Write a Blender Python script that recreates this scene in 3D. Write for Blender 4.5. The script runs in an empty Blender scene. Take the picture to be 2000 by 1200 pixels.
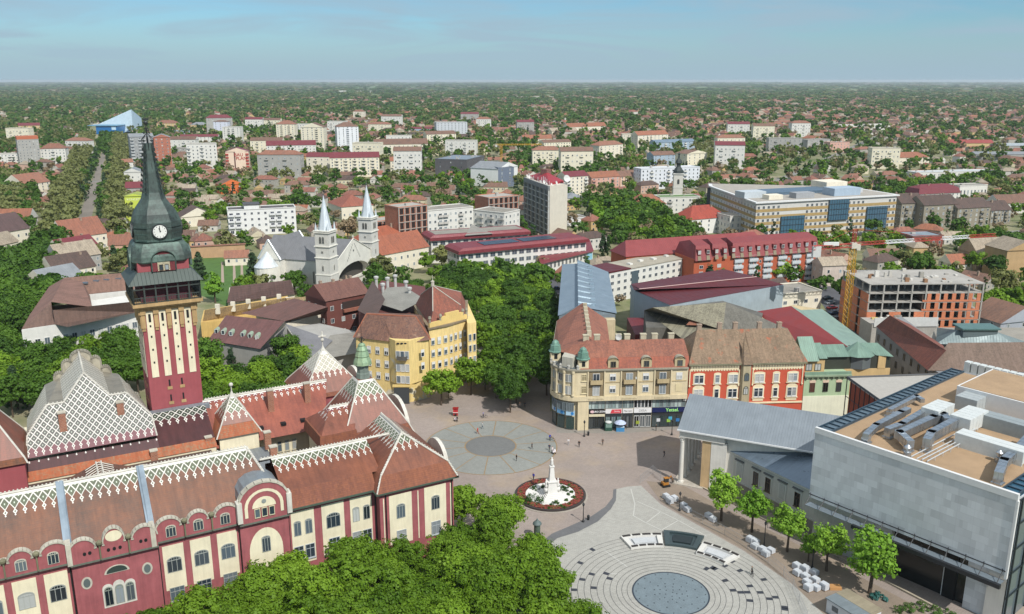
import bpy, math, random
import numpy as np
from mathutils import Vector, Matrix
sc = bpy.context.scene
R = math.radians
# ---------------------------------------------------------------- camera
FPX, CAMH = 1700.0, 84.0
TH = math.atan(443/FPX)
CT, ST = math.cos(TH), math.sin(TH)
cam = bpy.data.cameras.new('camera'); co = bpy.data.objects.new('camera', cam)
sc.collection.objects.link(co); sc.camera = co
co.location = (0, 0, CAMH); co.rotation_euler = (math.pi/2-TH, 0, 0)
cam.sensor_width = 36; cam.lens = 36*FPX/2000; cam.clip_start = 1; cam.clip_end = 120000
# ---------------------------------------------------------------- sky, sun, exposure
SUN_AZ, SUN_EL = R(34), R(47)          # sun stands behind the camera, to its right
sdir = Vector((math.sin(SUN_AZ)*math.cos(SUN_EL), -math.cos(SUN_AZ)*math.cos(SUN_EL), math.sin(SUN_EL)))
w = bpy.data.worlds.new('World'); sc.world = w; w.use_nodes = True
nt = w.node_tree; nd = nt.nodes; lk = nt.links
bg = nd['Background']
sky = nd.new('ShaderNodeTexSky'); sky.sky_type = 'NISHITA'; sky.sun_disc = False
sky.sun_elevation = SUN_EL; sky.sun_rotation = math.pi-SUN_AZ
sky.altitude = 100; sky.air_density = 1.0; sky.dust_density = 0.4; sky.ozone_density = 1.5
tc = nd.new('ShaderNodeTexCoord')
mp = nd.new('ShaderNodeMapping'); mp.inputs['Scale'].default_value = (1.6, .7, 13.0); mp.inputs['Rotation'].default_value = (0.0, 0.16, 0.3)
ns = nd.new('ShaderNodeTexNoise'); ns.inputs['Scale'].default_value = 2.3; ns.inputs['Detail'].default_value = 7; ns.inputs['Roughness'].default_value = 0.52
ns.inputs['Distortion'].default_value = 1.1
rp = nd.new('ShaderNodeMapRange'); rp.inputs[1].default_value = 0.36; rp.inputs[2].default_value = 0.6; rp.inputs[4].default_value = 0.85
mx = nd.new('ShaderNodeMix'); mx.data_type = 'RGBA'
lk.new(tc.outputs['Generated'], mp.inputs[0]); lk.new(mp.outputs[0], ns.inputs[0]); lk.new(ns.outputs[0], rp.inputs[0])
sz = nd.new('ShaderNodeSeparateXYZ'); lk.new(tc.outputs['Generated'], sz.inputs[0])
hr = nd.new('ShaderNodeMapRange'); hr.inputs[1].default_value = 0.0; hr.inputs[2].default_value = 0.075; hr.inputs[3].default_value = 0.9; hr.inputs[4].default_value = 0.0; hr.interpolation_type = 'SMOOTHSTEP'
lk.new(sz.outputs[2], hr.inputs[0])
om = nd.new('ShaderNodeMath'); om.operation = 'MAXIMUM'; lk.new(rp.outputs[0], om.inputs[0]); lk.new(hr.outputs[0], om.inputs[1])
lk.new(om.outputs[0], mx.inputs[0]); mx.inputs[7].default_value = (3.45, 4.75, 5.75, 1)
tint = nd.new('ShaderNodeMix'); tint.data_type = 'RGBA'; tint.blend_type = 'MULTIPLY'; tint.inputs[0].default_value = 1
tint.inputs[7].default_value = (.5, .76, .96, 1); lk.new(sky.outputs[0], tint.inputs[6]); lk.new(tint.outputs[2], mx.inputs[6])
# unseen bright layer added high overhead as neutral fill light for shaded walls
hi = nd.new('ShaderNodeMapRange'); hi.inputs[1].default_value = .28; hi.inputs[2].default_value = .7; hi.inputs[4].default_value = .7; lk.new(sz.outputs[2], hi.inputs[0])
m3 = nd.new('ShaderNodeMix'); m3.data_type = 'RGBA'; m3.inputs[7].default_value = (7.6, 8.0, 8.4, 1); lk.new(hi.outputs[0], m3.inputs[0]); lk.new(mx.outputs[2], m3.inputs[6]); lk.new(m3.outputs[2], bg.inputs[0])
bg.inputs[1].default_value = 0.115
sl = bpy.data.lights.new('sun', 'SUN'); sl.energy = 4.8; sl.angle = R(0.53); sl.color = (1, 0.965, 0.915)
so = bpy.data.objects.new('sun', sl); sc.collection.objects.link(so)
so.rotation_euler = sdir.to_track_quat('Z', 'Y').to_euler()
sc.view_settings.view_transform = 'Standard'; sc.view_settings.look = 'None'; sc.view_settings.exposure = -0.1
sc.render.engine = 'CYCLES'
sc.cycles.max_bounces = 4; sc.cycles.diffuse_bounces = 2; sc.cycles.glossy_bounces = 2; sc.cycles.transparent_max_bounces = 6
sc.cycles.volume_bounces = 0
# ---------------------------------------------------------------- helpers
rnd = random.Random(7)
def P(u, v, z=0.0):
    a = (u-1000)/FPX; b = (v-600)/FPX
    dz = -ST-b*CT; t = (z-CAMH)/dz
    return Vector((a*t, (CT-b*ST)*t, z))
def HZ(v, y):
    b = (v-600)/FPX
    return CAMH-y*(ST+b*CT)/(CT-b*ST)
def PX(p):
    x, y, z = p; fw = y*CT+(CAMH-z)*ST; up = y*ST-(CAMH-z)*CT
    return 1000+FPX*x/fw, 600-FPX*up/fw
def srgb(c):
    if isinstance(c, str): c = [int(c[i:i+2], 16)/255 for i in (0, 2, 4)]
    return tuple(((x+0.055)/1.055)**2.4 if x > 0.04045 else x/12.92 for x in c)
class G:
    """small material graph builder"""
    def __init__(s, name):
        s.m = bpy.data.materials.new(name); s.m.use_nodes = True
        s.t = s.m.node_tree; s.b = s.t.nodes['Principled BSDF']; s.c = {}
    def n(s, kind, **k):
        o = s.t.nodes.new('ShaderNode'+kind)
        for a, v in k.items(): setattr(o, a, v)
        return o
    def ln(s, a, b): s.t.links.new(a, b)
    def put(s, sock, v):
        if isinstance(v, bpy.types.NodeSocket): s.ln(v, sock)
        else: sock.default_value = v
    def f(s, op, a, b=0.0, c=0.0):
        o = s.n('Math', operation=op); s.put(o.inputs[0], a); s.put(o.inputs[1], b); s.put(o.inputs[2], c); return o.outputs[0]
    def co(s, k='Object'):
        if k not in s.c:
            s.c[k] = s.n('TexCoord').outputs[k]
        return s.c[k]
    def uv(s):
        if 'xy' not in s.c:
            o = s.n('SeparateXYZ'); s.ln(s.co('UV'), o.inputs[0]); s.c['xy'] = (o.outputs[0], o.outputs[1])
        return s.c['xy']
    def noise(s, scale, detail=3, rough=.55, stretch=None, k='Object'):
        o = s.n('TexNoise'); o.inputs['Scale'].default_value = scale; o.inputs['Detail'].default_value = detail
        o.inputs['Roughness'].default_value = rough
        v = s.co(k)
        if stretch:
            mpp = s.n('Mapping'); mpp.inputs['Scale'].default_value = stretch; s.ln(v, mpp.inputs[0]); v = mpp.outputs[0]
        s.ln(v, o.inputs[0]); return o.outputs[0]
    def rng(s, x, a, b, c=0., d=1.):
        o = s.n('MapRange'); s.put(o.inputs[0], x); 
        for i, q in enumerate((a, b, c, d)): o.inputs[i+1].default_value = q
        return o.outputs[0]
    def mix(s, a, b, fac, mode='MIX'):
        o = s.n('Mix', data_type='RGBA', blend_type=mode)
        s.put(o.inputs[0], fac)
        for i, q in ((6, a), (7, b)):
            if not isinstance(q, bpy.types.NodeSocket) and len(q) == 3: q = (*q, 1)
            s.put(o.inputs[i], q)
        return o.outputs[2]
    def scale(s, col, fac):
        o = s.n('Mix', data_type='RGBA', blend_type='MULTIPLY'); o.inputs[0].default_value = 1
        if not isinstance(col, bpy.types.NodeSocket): col = (*col[:3], 1)
        s.put(o.inputs[6], col); s.ln(fac, o.inputs[7]); return o.outputs[2]
    def ramp(s, x, stops):
        o = s.n('ValToRGB'); e = o.color_ramp.elements
        while len(e) < len(stops): e.new(0.5)
        for i, (p, c) in enumerate(stops): e[i].position = p; e[i].color = (*c[:3], 1)
        s.ln(x, o.inputs[0]); return o.outputs[0]
    def rand(s):
        return s.n('ObjectInfo').outputs['Random']
    def out(s, col, rough=.8, metal=0., bump=None, bs=.3, spec=None):
        if not isinstance(col, bpy.types.NodeSocket): col = (*col[:3], 1)
        s.put(s.b.inputs['Base Color'], col); s.put(s.b.inputs['Roughness'], rough); s.put(s.b.inputs['Metallic'], metal)
        if spec is not None: s.b.inputs['Specular IOR Level'].default_value = spec
        if bump is not None:
            o = s.n('Bump'); o.inputs['Strength'].default_value = bs; o.inputs['Distance'].default_value = .1
            s.ln(bump, o.inputs['Height']); s.ln(o.outputs[0], s.b.inputs['Normal'])
        return s.m
MC = {}
def cached(fn):
    def g(*a, **k):
        key = (fn.__name__, a, tuple(sorted(k.items())))
        if key not in MC: MC[key] = fn(*a, **k)
        return MC[key]
    return g
@cached
def plaster(c, dirt=.25, var=.0):
    g = G('plaster'); c = srgb(c)
    a = g.noise(.35, 5, .65); b = g.noise(1.3, 4, .65, (1.8, 1.8, .16))
    k = g.f('MULTIPLY', g.rng(a, .3, .75, 1-dirt, 1.06), g.rng(b, .35, .75, 1-dirt*.7, 1.03))
    if var: k = g.f('MULTIPLY', k, g.rng(g.rand(), 0, 1, 1-var, 1.0))
    return g.out(g.scale(c, k), .88)
@cached
def peeling(c, c2):
    g = G('peeling_plaster'); a = g.noise(.16, 4, .65); b = g.noise(1.2, 3, .6, (1.6, 1.6, .3))
    col = g.mix(srgb(c), srgb(c2), g.rng(a, .60, .64))
    return g.out(g.scale(col, g.rng(b, .3, .75, .8, 1.05)), .88)
@cached
def tiles(c, c2, patch=.5, c3=None, row=.36):
    """clay tiles: rows down the slope, single tiles of another tone, weathered patches"""
    g = G('roof_tiles'); u, v = g.uv()
    a = g.noise(.16, 5, .62); b = g.noise(2.6, 3, .7)
    wn = g.n('TexWhiteNoise', noise_dimensions='2D'); cb = g.n('CombineXYZ')
    vr = g.f('DIVIDE', v, row)
    g.ln(g.f('FLOOR', g.f('DIVIDE', u, .3)), cb.inputs[0]); g.ln(g.f('FLOOR', vr), cb.inputs[1]); g.ln(cb.outputs[0], wn.inputs['Vector'])
    t = g.f('ADD', g.f('MULTIPLY', a, .9), g.f('MULTIPLY', g.f('SUBTRACT', b, .5), .55))
    t = g.f('ADD', t, g.f('MULTIPLY', g.f('SUBTRACT', wn.outputs[0], .5), .34))
    col = g.mix(srgb(c), srgb(c2), g.rng(t, patch-.17, patch+.17))
    if c3: col = g.mix(col, srgb(c3), g.rng(g.noise(.5, 4, .7), .6, .7))
    fr = g.f('FRACT', vr)
    col = g.scale(col, g.rng(fr, .0, .22, .78, 1.0))
    col = g.scale(col, g.rng(g.noise(.8, 4, .7, (1.6, .18, 1), 'UV'), .34, .62, .74, 1.05))
    col = g.scale(col, g.rng(g.rand(), 0, 1, .86, 1.08))
    return g.out(col, .82, bump=fr, bs=.35)
@cached
def metal(c, seam=.6, rough=.45, met=.35, dirt=.2, streak=True):
    g = G('sheet_metal'); u, v = g.uv()
    fr = g.f('FRACT', g.f('DIVIDE', u, seam))
    a = g.noise(.3, 5, .65); k = g.rng(a, .3, .75, 1-dirt, 1.08)
    if streak: k = g.f('MULTIPLY', k, g.rng(g.noise(.9, 3, .6, (2.2, .25, .25), 'UV'), .3, .7, 1-dirt*.6, 1.05))
    k = g.f('MULTIPLY', k, g.rng(fr, .0, .12, .72, 1.0))
    return g.out(g.scale(srgb(c), k), g.rng(a, .3, .7, rough-.08, rough+.14), met, bump=g.rng(fr, 0, .12), bs=.4)
@cached
def patina(c, c2, c3):
    g = G('copper_patina'); u, v = g.uv(); a = g.noise(.35, 6, .7); b = g.noise(1.4, 3, .6, (2.0, 2.0, .3))
    col = g.mix(srgb(c), srgb(c2), g.rng(a, .4, .62)); col = g.mix(col, srgb(c3), g.rng(b, .56, .74))
    fr = g.f('FRACT', g.f('DIVIDE', v, .9))
    return g.out(g.scale(col, g.rng(fr, 0, .1, .74, 1.)), .55, .25)
@cached
def plain(c, rough=.6, met=0., n=.12, sc_=1.2):
    g = G('paint'); return g.out(g.scale(srgb(c), g.rng(g.noise(sc_, 4, .6), .3, .7, 1-n, 1+n*.3)), rough, met)
@cached
def concrete(c='9a9690', n=.3, s=.25):
    g = G('concrete'); a = g.noise(s, 6, .65); b = g.noise(s*8, 3, .6)
    return g.out(g.scale(srgb(c), g.f('MULTIPLY', g.rng(a, .3, .72, 1-n, 1.08), g.rng(b, .3, .7, .9, 1.06))), .9)
@cached
def brick(c='b4643f'):
    g = G('hollow_brick'); t = g.n('TexBrick'); t.inputs['Scale'].default_value = 1.0
    t.inputs['Brick Width'].default_value = .5; t.inputs['Row Height'].default_value = .25; t.inputs['Mortar Size'].default_value = .015
    c0 = srgb(c); t.inputs['Color1'].default_value = (*c0, 1); t.inputs['Color2'].default_value = (c0[0]*.8, c0[1]*.75, c0[2]*.75, 1)
    t.inputs['Mortar'].default_value = (.38, .33, .29, 1)
    g.ln(g.co('UV'), t.inputs[0]); return g.out(g.scale(t.outputs[0], g.rng(g.noise(.4, 4), .3, .7, .82, 1.05)), .9)
@cached
def glass(c='2b3640', rough=.12):
    g = G('window_glass'); a = g.rand()
    col = g.mix(srgb(c), (.17, .19, .2), g.rng(a, .45, 1, 0, .6))
    return g.out(col, rough, 0., spec=.7)
@cached
def gravel(c):
    g = G('gravel'); a = g.noise(6, 4, .8); b = g.noise(.25, 4, .6)
    return g.out(g.scale(srgb(c), g.f('MULTIPLY', g.rng(a, .25, .75, .72, 1.15), g.rng(b, .3, .7, .85, 1.08))), .95, bump=a, bs=.5)
@cached
def stone_panels(c):
    g = G('stone_panels'); u, v = g.uv(); col = srgb(c); k = None
    for wd, hh, am in ((2.6, 1.3, .10), (1.3, 1.3, .07), (5.2, 2.6, .06)):
        wn = g.n('TexWhiteNoise', noise_dimensions='2D'); cb = g.n('CombineXYZ'); rv = g.f('FLOOR', g.f('DIVIDE', v, hh))
        g.ln(g.f('FLOOR', g.f('DIVIDE', g.f('ADD', u, g.f('MULTIPLY', rv, wd*.37)), wd)), cb.inputs[0]); g.ln(rv, cb.inputs[1]); g.ln(cb.outputs[0], wn.inputs['Vector'])
        q = g.rng(wn.outputs[0], 0, 1, 1-am, 1+am); k = q if k is None else g.f('MULTIPLY', k, q)
    j = g.f('MINIMUM', g.rng(g.f('FRACT', g.f('DIVIDE', v, 1.3)), 0, .05, .8, 1), g.rng(g.f('FRACT', g.f('DIVIDE', u, 2.6)), 0, .03, .86, 1))
    return g.out(g.scale(g.scale(col, k), j), .6)
@cached
def pavers(c, s=1.0, mort=.02, n=.2, warm=None):
    g = G('pavers'); a = g.noise(.06, 5, .6); b = g.noise(.9, 4, .7)
    t = g.n('TexBrick'); t.inputs['Scale'].default_value = 1/s; t.inputs['Mortar Size'].default_value = mort
    c0 = srgb(c); t.inputs['Color1'].default_value = (*c0, 1); t.inputs['Color2'].default_value = tuple(x*.88 for x in c0)+(1,)
    t.inputs['Mortar'].default_value = tuple(x*.66 for x in c0)+(1,); g.ln(g.co('Object'), t.inputs[0])
    col = t.outputs[0]
    if warm: col = g.mix(col, srgb(warm), g.rng(g.noise(.045, 4, .65), .52, .7, 0, .8))
    return g.out(g.scale(col, g.f('MULTIPLY', g.rng(a, .3, .7, 1-n, 1.06), g.rng(b, .3, .7, .9, 1.05))), .85)
def diamond_roof(base, base2, bg_, p=1.75, rows=1.0, bgw=.0, full=False, line=.17, dots=True, strip=.55, pend=True, qf=1.15):
    """glazed tile pattern: white crossing lines hung from the ridge, green lozenges, small pendants"""
    g = G('glazed_tile_pattern'); u, v = g.uv()
    a = g.noise(.16, 5, .62); b = g.noise(2.6, 3, .7)
    t = g.f('ADD', g.f('MULTIPLY', a, .9), g.f('MULTIPLY', g.f('SUBTRACT', b, .5), .5))
    red = g.mix(srgb(base), srgb(base2), g.rng(t, .3, .62))
    red = g.scale(red, g.rng(g.noise(.8, 4, .7, (1.6, .18, 1), 'UV'), .34, .62, .74, 1.05))
    red = g.scale(red, g.rng(g.f('FRACT', g.f('DIVIDE', v, .36)), 0, .22, .8, 1.))
    q = p*qf; y = g.f('SUBTRACT', v, strip)
    x0 = g.f('DIVIDE', u, p); y0 = g.f('DIVIDE', y, q)
    def tri(z): return g.f('ABSOLUTE', g.f('SUBTRACT', g.f('FRACT', z), .5))      # 0 in cell centre, .5 on its edge
    A = g.f('ADD', x0, y0); B = g.f('SUBTRACT', x0, y0)
    la = tri(A); lb = tri(B)
    dl = g.f('MAXIMUM', la, lb); wl = .5-line*.5/p*1.3
    line_m = g.f('GREATER_THAN', dl, wl)
    dot = g.f('LESS_THAN', g.f('ADD', la, lb), .13)
    # lower limit: zig-zag hanging in points every p
    pv = g.f('ABSOLUTE', g.f('SUBTRACT', g.f('FRACT', g.f('ADD', x0, .0)), .5))    # .5 at lattice nodes
    lim = g.f('MULTIPLY', g.f('ADD', rows-.5, pv), q)             # deepest at nodes
    inside = g.f('MULTIPLY', g.f('GREATER_THAN', y, 0.), g.f('LESS_THAN', y, g.f('ADD', lim, .06)))
    col = g.mix(red, srgb(bg_), g.f('MULTIPLY', inside, g.rng(g.f('SUBTRACT', lim, y), -.01, .01)))
    white = (.66, .64, .58)
    if dots: col = g.mix(col, (.55, .62, .5), g.f('MULTIPLY', dot, inside))
    col = g.mix(col, white, g.f('MULTIPLY', line_m, inside))
    if pend:
        yn = rows*q+p*.30
        du = g.f('MULTIPLY', g.f('SUBTRACT', .5, pv), p)
        dm = g.f('ADD', g.f('DIVIDE', du, p*.25), g.f('DIVIDE', g.f('ABSOLUTE', g.f('SUBTRACT', y, yn)), p*.36))
        col = g.mix(col, white, g.f('LESS_THAN', dm, 1.0)); col = g.mix(col, srgb(bg_), g.f('LESS_THAN', dm, .42))
        d2 = g.f('ADD', g.f('DIVIDE', du, p*.11), g.f('DIVIDE', g.f('ABSOLUTE', g.f('SUBTRACT', y, yn+p*.42)), p*.14))
        col = g.mix(col, white, g.f('LESS_THAN', d2, 1.0))
    col = g.mix(col, white, g.f('LESS_THAN', v, strip))
    col = g.scale(col, g.rng(g.noise(.5, 4, .6), .3, .7, .84, 1.04))
    return g.out(col, .5)
# ---------------------------------------------------------------- mesh building
class MB:
    def __init__(s, ztop=0.): s.v = []; s.f = []; s.m = []; s.zt = ztop
    def face(s, pts, m=0):
        i = len(s.v); s.v += [tuple(p) for p in pts]; s.f.append(tuple(range(i, i+len(pts)))); s.m.append(m); return s
    def box(s, x0, y0, z0, x1, y1, z1, m=0, rot=0., top=None):
        c = [(x0, y0), (x1, y0), (x1, y1), (x0, y1)]
        if rot:
            cx, cy = (x0+x1)/2, (y0+y1)/2; a, b = math.cos(rot), math.sin(rot)
            c = [(cx+(x-cx)*a-(y-cy)*b, cy+(x-cx)*b+(y-cy)*a) for x, y in c]
        return s.prism(c, z0, z1, m, top)
    def prism(s, c, z0, z1, m=0, top=None, sc_=1., cap=True):
        n = len(c)
        if sum(c[i][0]*c[(i+1) % n][1]-c[(i+1) % n][0]*c[i][1] for i in range(n)) < 0: c = c[::-1]
        i = len(s.v); cx = sum(p[0] for p in c)/n; cy = sum(p[1] for p in c)/n
        s.v += [(p[0], p[1], z0) for p in c]+[(cx+(p[0]-cx)*sc_, cy+(p[1]-cy)*sc_, z1) for p in c]
        for k in range(n): s.f.append((i+k, i+(k+1) % n, i+n+(k+1) % n, i+n+k)); s.m.append(m)
        if cap:
            s.f.append(tuple(range(i+n, i+2*n))); s.m.append(m if top is None else top)
            s.f.append(tuple(range(i+n-1, i-1, -1))); s.m.append(m)
        return s
    def tube(s, a, b, r, m=0, n=6, r2=None):
        a = Vector(a); b = Vector(b); d = (b-a); q = d.to_track_quat('Z', 'Y').to_matrix(); r2 = r if r2 is None else r2
        i = len(s.v)
        for p, rr in ((a, r), (b, r2)):
            for k in range(n):
                t = 2*math.pi*k/n; s.v.append(tuple(p+q@Vector((math.cos(t)*rr, math.sin(t)*rr, 0))))
        for k in range(n): s.f.append((i+k, i+(k+1) % n, i+n+(k+1) % n, i+n+k)); s.m.append(m)
        s.f.append(tuple(range(i+n-1, i-1, -1))); s.m.append(m); s.f.append(tuple(range(i+n, i+2*n))); s.m.append(m)
        return s
    def lathe(s, prof, c=(0, 0, 0), n=12, m=0, ph=0.):
        i = len(s.v)
        for r, z in prof:
            for k in range(n):
                t = 2*math.pi*k/n+ph; s.v.append((c[0]+r*math.cos(t), c[1]+r*math.sin(t), c[2]+z))
        for j in range(len(prof)-1):
            for k in range(n):
                s.f.append((i+j*n+k, i+j*n+(k+1) % n, i+(j+1)*n+(k+1) % n, i+(j+1)*n+k)); s.m.append(m)
        s.f.append(tuple(range(i+n-1, i-1, -1))); s.m.append(m)
        e = i+(len(prof)-1)*n; s.f.append(tuple(range(e, e+n))); s.m.append(m)
        return s
    def blob(s, c, r, m=0, n=7, sq=(1, 1, 1), j=.0):
        prof = []
        i = len(s.v); rings = 5
        for a in range(1, rings):
            for k in range(n):
                t = 2*math.pi*k/n; ph = math.pi*a/rings; q = 1+rnd.uniform(-j, j)
                s.v.append((c[0]+r*sq[0]*q*math.sin(ph)*math.cos(t), c[1]+r*sq[1]*q*math.sin(ph)*math.sin(t), c[2]-r*sq[2]*q*math.cos(ph)))
        lo = len(s.v); s.v += [(c[0], c[1], c[2]-r*sq[2]), (c[0], c[1], c[2]+r*sq[2])]
        for a in range(rings-2):
            for k in range(n): s.f.append((i+a*n+k, i+a*n+(k+1) % n, i+(a+1)*n+(k+1) % n, i+(a+1)*n+k)); s.m.append(m)
        for k in range(n):
            s.f.append((lo, i+(k+1) % n, i+k)); s.m.append(m)
            b = i+(rings-2)*n; s.f.append((lo+1, b+k, b+(k+1) % n)); s.m.append(m)
        return s
    def mesh(s, name, mats, smooth=False):
        me = bpy.data.meshes.new(name); me.from_pydata(s.v, [], s.f)
        for mm in (mats if isinstance(mats, (list, tuple)) else [mats]): me.materials.append(mm)
        me.polygons.foreach_set('material_index', s.m)
        if smooth: me.polygons.foreach_set('use_smooth', [True]*len(s.f))
        uvl = me.uv_layers.new(name='UVMap'); n = len(me.loops); out = np.zeros(n*2, np.float32); V = s.v; k = 0
        for fc in s.f:
            p0 = V[fc[0]]; nx = ny = nz = 0.
            for a in range(len(fc)):
                p = V[fc[a]]; q = V[fc[(a+1) % len(fc)]]
                nx += (p[1]-q[1])*(p[2]+q[2]); ny += (p[2]-q[2])*(p[0]+q[0]); nz += (p[0]-q[0])*(p[1]+q[1])
            l = math.sqrt(nx*nx+ny*ny+nz*nz) or 1; nx /= l; ny /= l; nz /= l
            h = math.hypot(nx, ny)
            if h < .02:
                for a in fc: p = V[a]; out[k] = p[0]; out[k+1] = p[1]; k += 2
            else:
                tx, ty = -ny/h, nx/h
                for a in fc: p = V[a]; out[k] = p[0]*tx+p[1]*ty; out[k+1] = (s.zt-p[2])/h; k += 2
        uvl.data.foreach_set('uv', out); me.update()
        return me
    def build(s, name, mats, parent=None, smooth=False, **tags):
        o = bpy.data.objects.new(name, s.mesh(name, mats, smooth)); sc.collection.objects.link(o)
        if parent is not None: o.parent = parent
        tag(o, **tags); return o
def tag(o, label=None, cat=None, group=None, kind=None):
    if label: o['label'] = label
    if cat: o['category'] = cat
    if group: o['group'] = group
    if kind: o['kind'] = kind
    return o
def empty(name, loc, rz=0., label=None, cat=None, group=None):
    o = bpy.data.objects.new(name, None); sc.collection.objects.link(o); o.empty_display_size = .5
    o.location = loc; o.rotation_euler = (0, 0, rz); return tag(o, label, cat, group)
def inst(name, me, parent=None, loc=(0, 0, 0), rz=0., s=1.):
    o = bpy.data.objects.new(name, me); sc.collection.objects.link(o); o.location = loc; o.rotation_euler = (0, 0, rz)
    if s != 1.: o.scale = (s, s, s) if not isinstance(s, tuple) else s
    if parent is not None: o.parent = parent
    return o
def copy_tree(o, parent=None):
    c = o.copy(); sc.collection.objects.link(c)
    if parent is not None: c.parent = parent
    for ch in list(o.children): copy_tree(ch, c)
    return c
def text_mesh(s, size, mat, parent, loc, rz=0., depth=.04, up=True, align='CENTER', name='lettering', bold=0.):
    cu = bpy.data.curves.new('lettering', 'FONT'); cu.body = s; cu.size = size; cu.extrude = depth; cu.align_x = align; cu.align_y = 'CENTER'
    cu.offset = bold
    t = bpy.data.objects.new('tmp_text', cu); sc.collection.objects.link(t)
    dg = bpy.context.evaluated_depsgraph_get(); me = bpy.data.meshes.new_from_object(t.evaluated_get(dg))
    bpy.data.objects.remove(t); me.materials.clear(); me.materials.append(mat)
    o = inst(name, me, parent, loc); o.rotation_euler = (math.pi/2, 0, rz); return o
# ---------------------------------------------------------------- windows
WHITE = plain('dcdcd8', .5); GLASS = glass(); DARK = plain('16181a', .6)
@cached
def win_mesh(w, h, style='plain', fr='dcdcd8', gl='2b3640'):
    """frame + pane meshes, centred in x, sill at z=0, facing -y"""
    f = MB(); p = MB(); t = .09 if w > .8 else .06; d = .12
    if style in ('arch', 'round'):
        n = 9; hs = h-w/2 if style == 'arch' else h-w*.28; rr = w/2; ry = h-hs
        out = [(-w/2, 0), (w/2, 0)]+[(rr*math.cos(math.pi*k/n), hs+ry*math.sin(math.pi*k/n)) for k in range(n+1)]
        inn = [(x*(1-2*t/w), t+(z-t)*(1-t/h)*.98) for x, z in out]
        for k in range(len(out)):
            a, b = out[k], out[(k+1) % len(out)]; c, e = inn[(k+1) % len(out)], inn[k]
            f.face([(a[0], -d, a[1]), (b[0], -d, b[1]), (c[0], -d, c[1]), (e[0], -d, e[1])]); f.face([(b[0], -d, b[1]), (a[0], -d, a[1]), (a[0], .02, a[1]), (b[0], .02, b[1])])
            f.face([(e[0], -d, e[1]), (c[0], -d, c[1]), (c[0], -.03, c[1]), (e[0], -.03, e[1])])
        p.face([(x, -.035, z) for x, z in inn])
        f.box(-w/2, -.08, hs-.06, w/2, -.04, hs+.04)
        nm = 3 if w > 1.3 else 2
        for k in range(1, nm): x = -w/2+w*k/nm; f.box(x-.04, -.08, .05, x+.04, -.04, hs)
        for k in range(1, nm*2): x = -w/2+w*k/(nm*2); f.box(x-.03, -.078, hs, x+.03, -.045, hs+ry*math.sqrt(max(0, 1-(2*x/w)**2))*.95)
    else:
        f.box(-w/2, -d, 0, -w/2+t, .02, h); f.box(w/2-t, -d, 0, w/2, .02, h); f.box(-w/2+t, -d, 0, w/2-t, .02, t); f.box(-w/2+t, -d, h-t, w/2-t, .02, h)
        p.face([(-w/2+t, -.035, t), (w/2-t, -.035, t), (w/2-t, -.035, h-t), (-w/2+t, -.035, h-t)])
        nm = max(1, round(w/.75))
        for k in range(1, nm): x = -w/2+w*k/nm; f.box(x-.035, -.09, t, x+.035, -.04, h-t)
        if style == 'sill': f.box(-w/2-.12, -.2, -.12, w/2+.12, .02, 0)
        if style == 'blind': f.box(-w/2+t, -.06, h*rnd.uniform(.45, .7), w/2-t, -.04, h-t)
        if style == 'old': f.box(-w/2+t, -.09, h*.66, w/2-t, -.04, h*.66+.07); f.box(-w/2-.14, -.22, -.14, w/2+.14, .02, 0); 
    frm = plain(fr, .5)
    return f.mesh('window', frm), p.mesh('pane', glass(gl))
@cached
def win_joined(w, h, style='plain', fr='dcdcd8', gl='2b3640'):
    """one mesh for windows seen from afar"""
    f = MB(); t = .09; d = .09
    f.box(-w/2, -d, 0, -w/2+t, .02, h); f.box(w/2-t, -d, 0, w/2, .02, h); f.box(-w/2+t, -d, 0, w/2-t, .02, t); f.box(-w/2+t, -d, h-t, w/2-t, .02, h)
    f.face([(-w/2+t, -.03, t), (w/2-t, -.03, t), (w/2-t, -.03, h-t), (-w/2+t, -.03, h-t)], 1)
    if w > 1.1: f.box(-.035, -.07, t, .035, -.035, h-t)
    if style == 'sill': f.box(-w/2-.12, -.2, -.12, w/2+.12, .02, 0)
    return f.mesh('window', [plain(fr, .5), glass(gl)])
def window(root, x, y, z, rz, w, h, style='plain', fr='dcdcd8', gl='2b3640', split=True):
    if gl == '2b3640': gl = rnd.choice(('2b3640', '2b3640', '20282e', '56626a', '8f989c', 'b4b6b2'))
    w, h = round(w, 1), round(h, 1)
    if split:
        a, b = win_mesh(w, h, style, fr, gl); o = inst('window', a, root, (x, y, z), rz); inst('pane', b, o)
    else: o = inst('window', win_joined(w, h, style, fr, gl), root, (x, y, z), rz)
    return o
# ================================================================ ground, haze, occupancy
occ = set()
CELL = 5.0
def mark(cx, cy, L, D, rz, m=1.5):
    a, b = math.cos(rz), math.sin(rz); n = int((L+2*m)/3)+1; k = int((D+2*m)/3)+1
    for i in range(n+1):
        for j in range(k+1):
            x = -m+(L+2*m)*i/n; y = -m+(D+2*m)*j/k
            occ.add((int((cx+x*a-y*b)//CELL), int((cy+x*b+y*a)//CELL)))
def free(x, y, r=0.):
    c = int(r//CELL)+0
    for i in range(-c, c+1):
        for j in range(-c, c+1):
            if (int(x//CELL)+i, int(y//CELL)+j) in occ: return False
    return True
def inpoly(u, v, poly):
    r = False; n = len(poly)
    for i in range(n):
        x1, y1 = poly[i]; x2, y2 = poly[(i+1) % n]
        if (y1 > v) != (y2 > v) and u < (x2-x1)*(v-y1)/(y2-y1)+x1: r = not r
    return r
g = G('open_ground')
a = g.noise(.012, 6, .6); b = g.noise(.11, 5, .65)
near = g.mix(srgb('5f6a3f'), srgb('988d74'), g.rng(g.f('ADD', g.f('MULTIPLY', a, .6), g.f('MULTIPLY', b, .5)), .45, .7))
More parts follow.
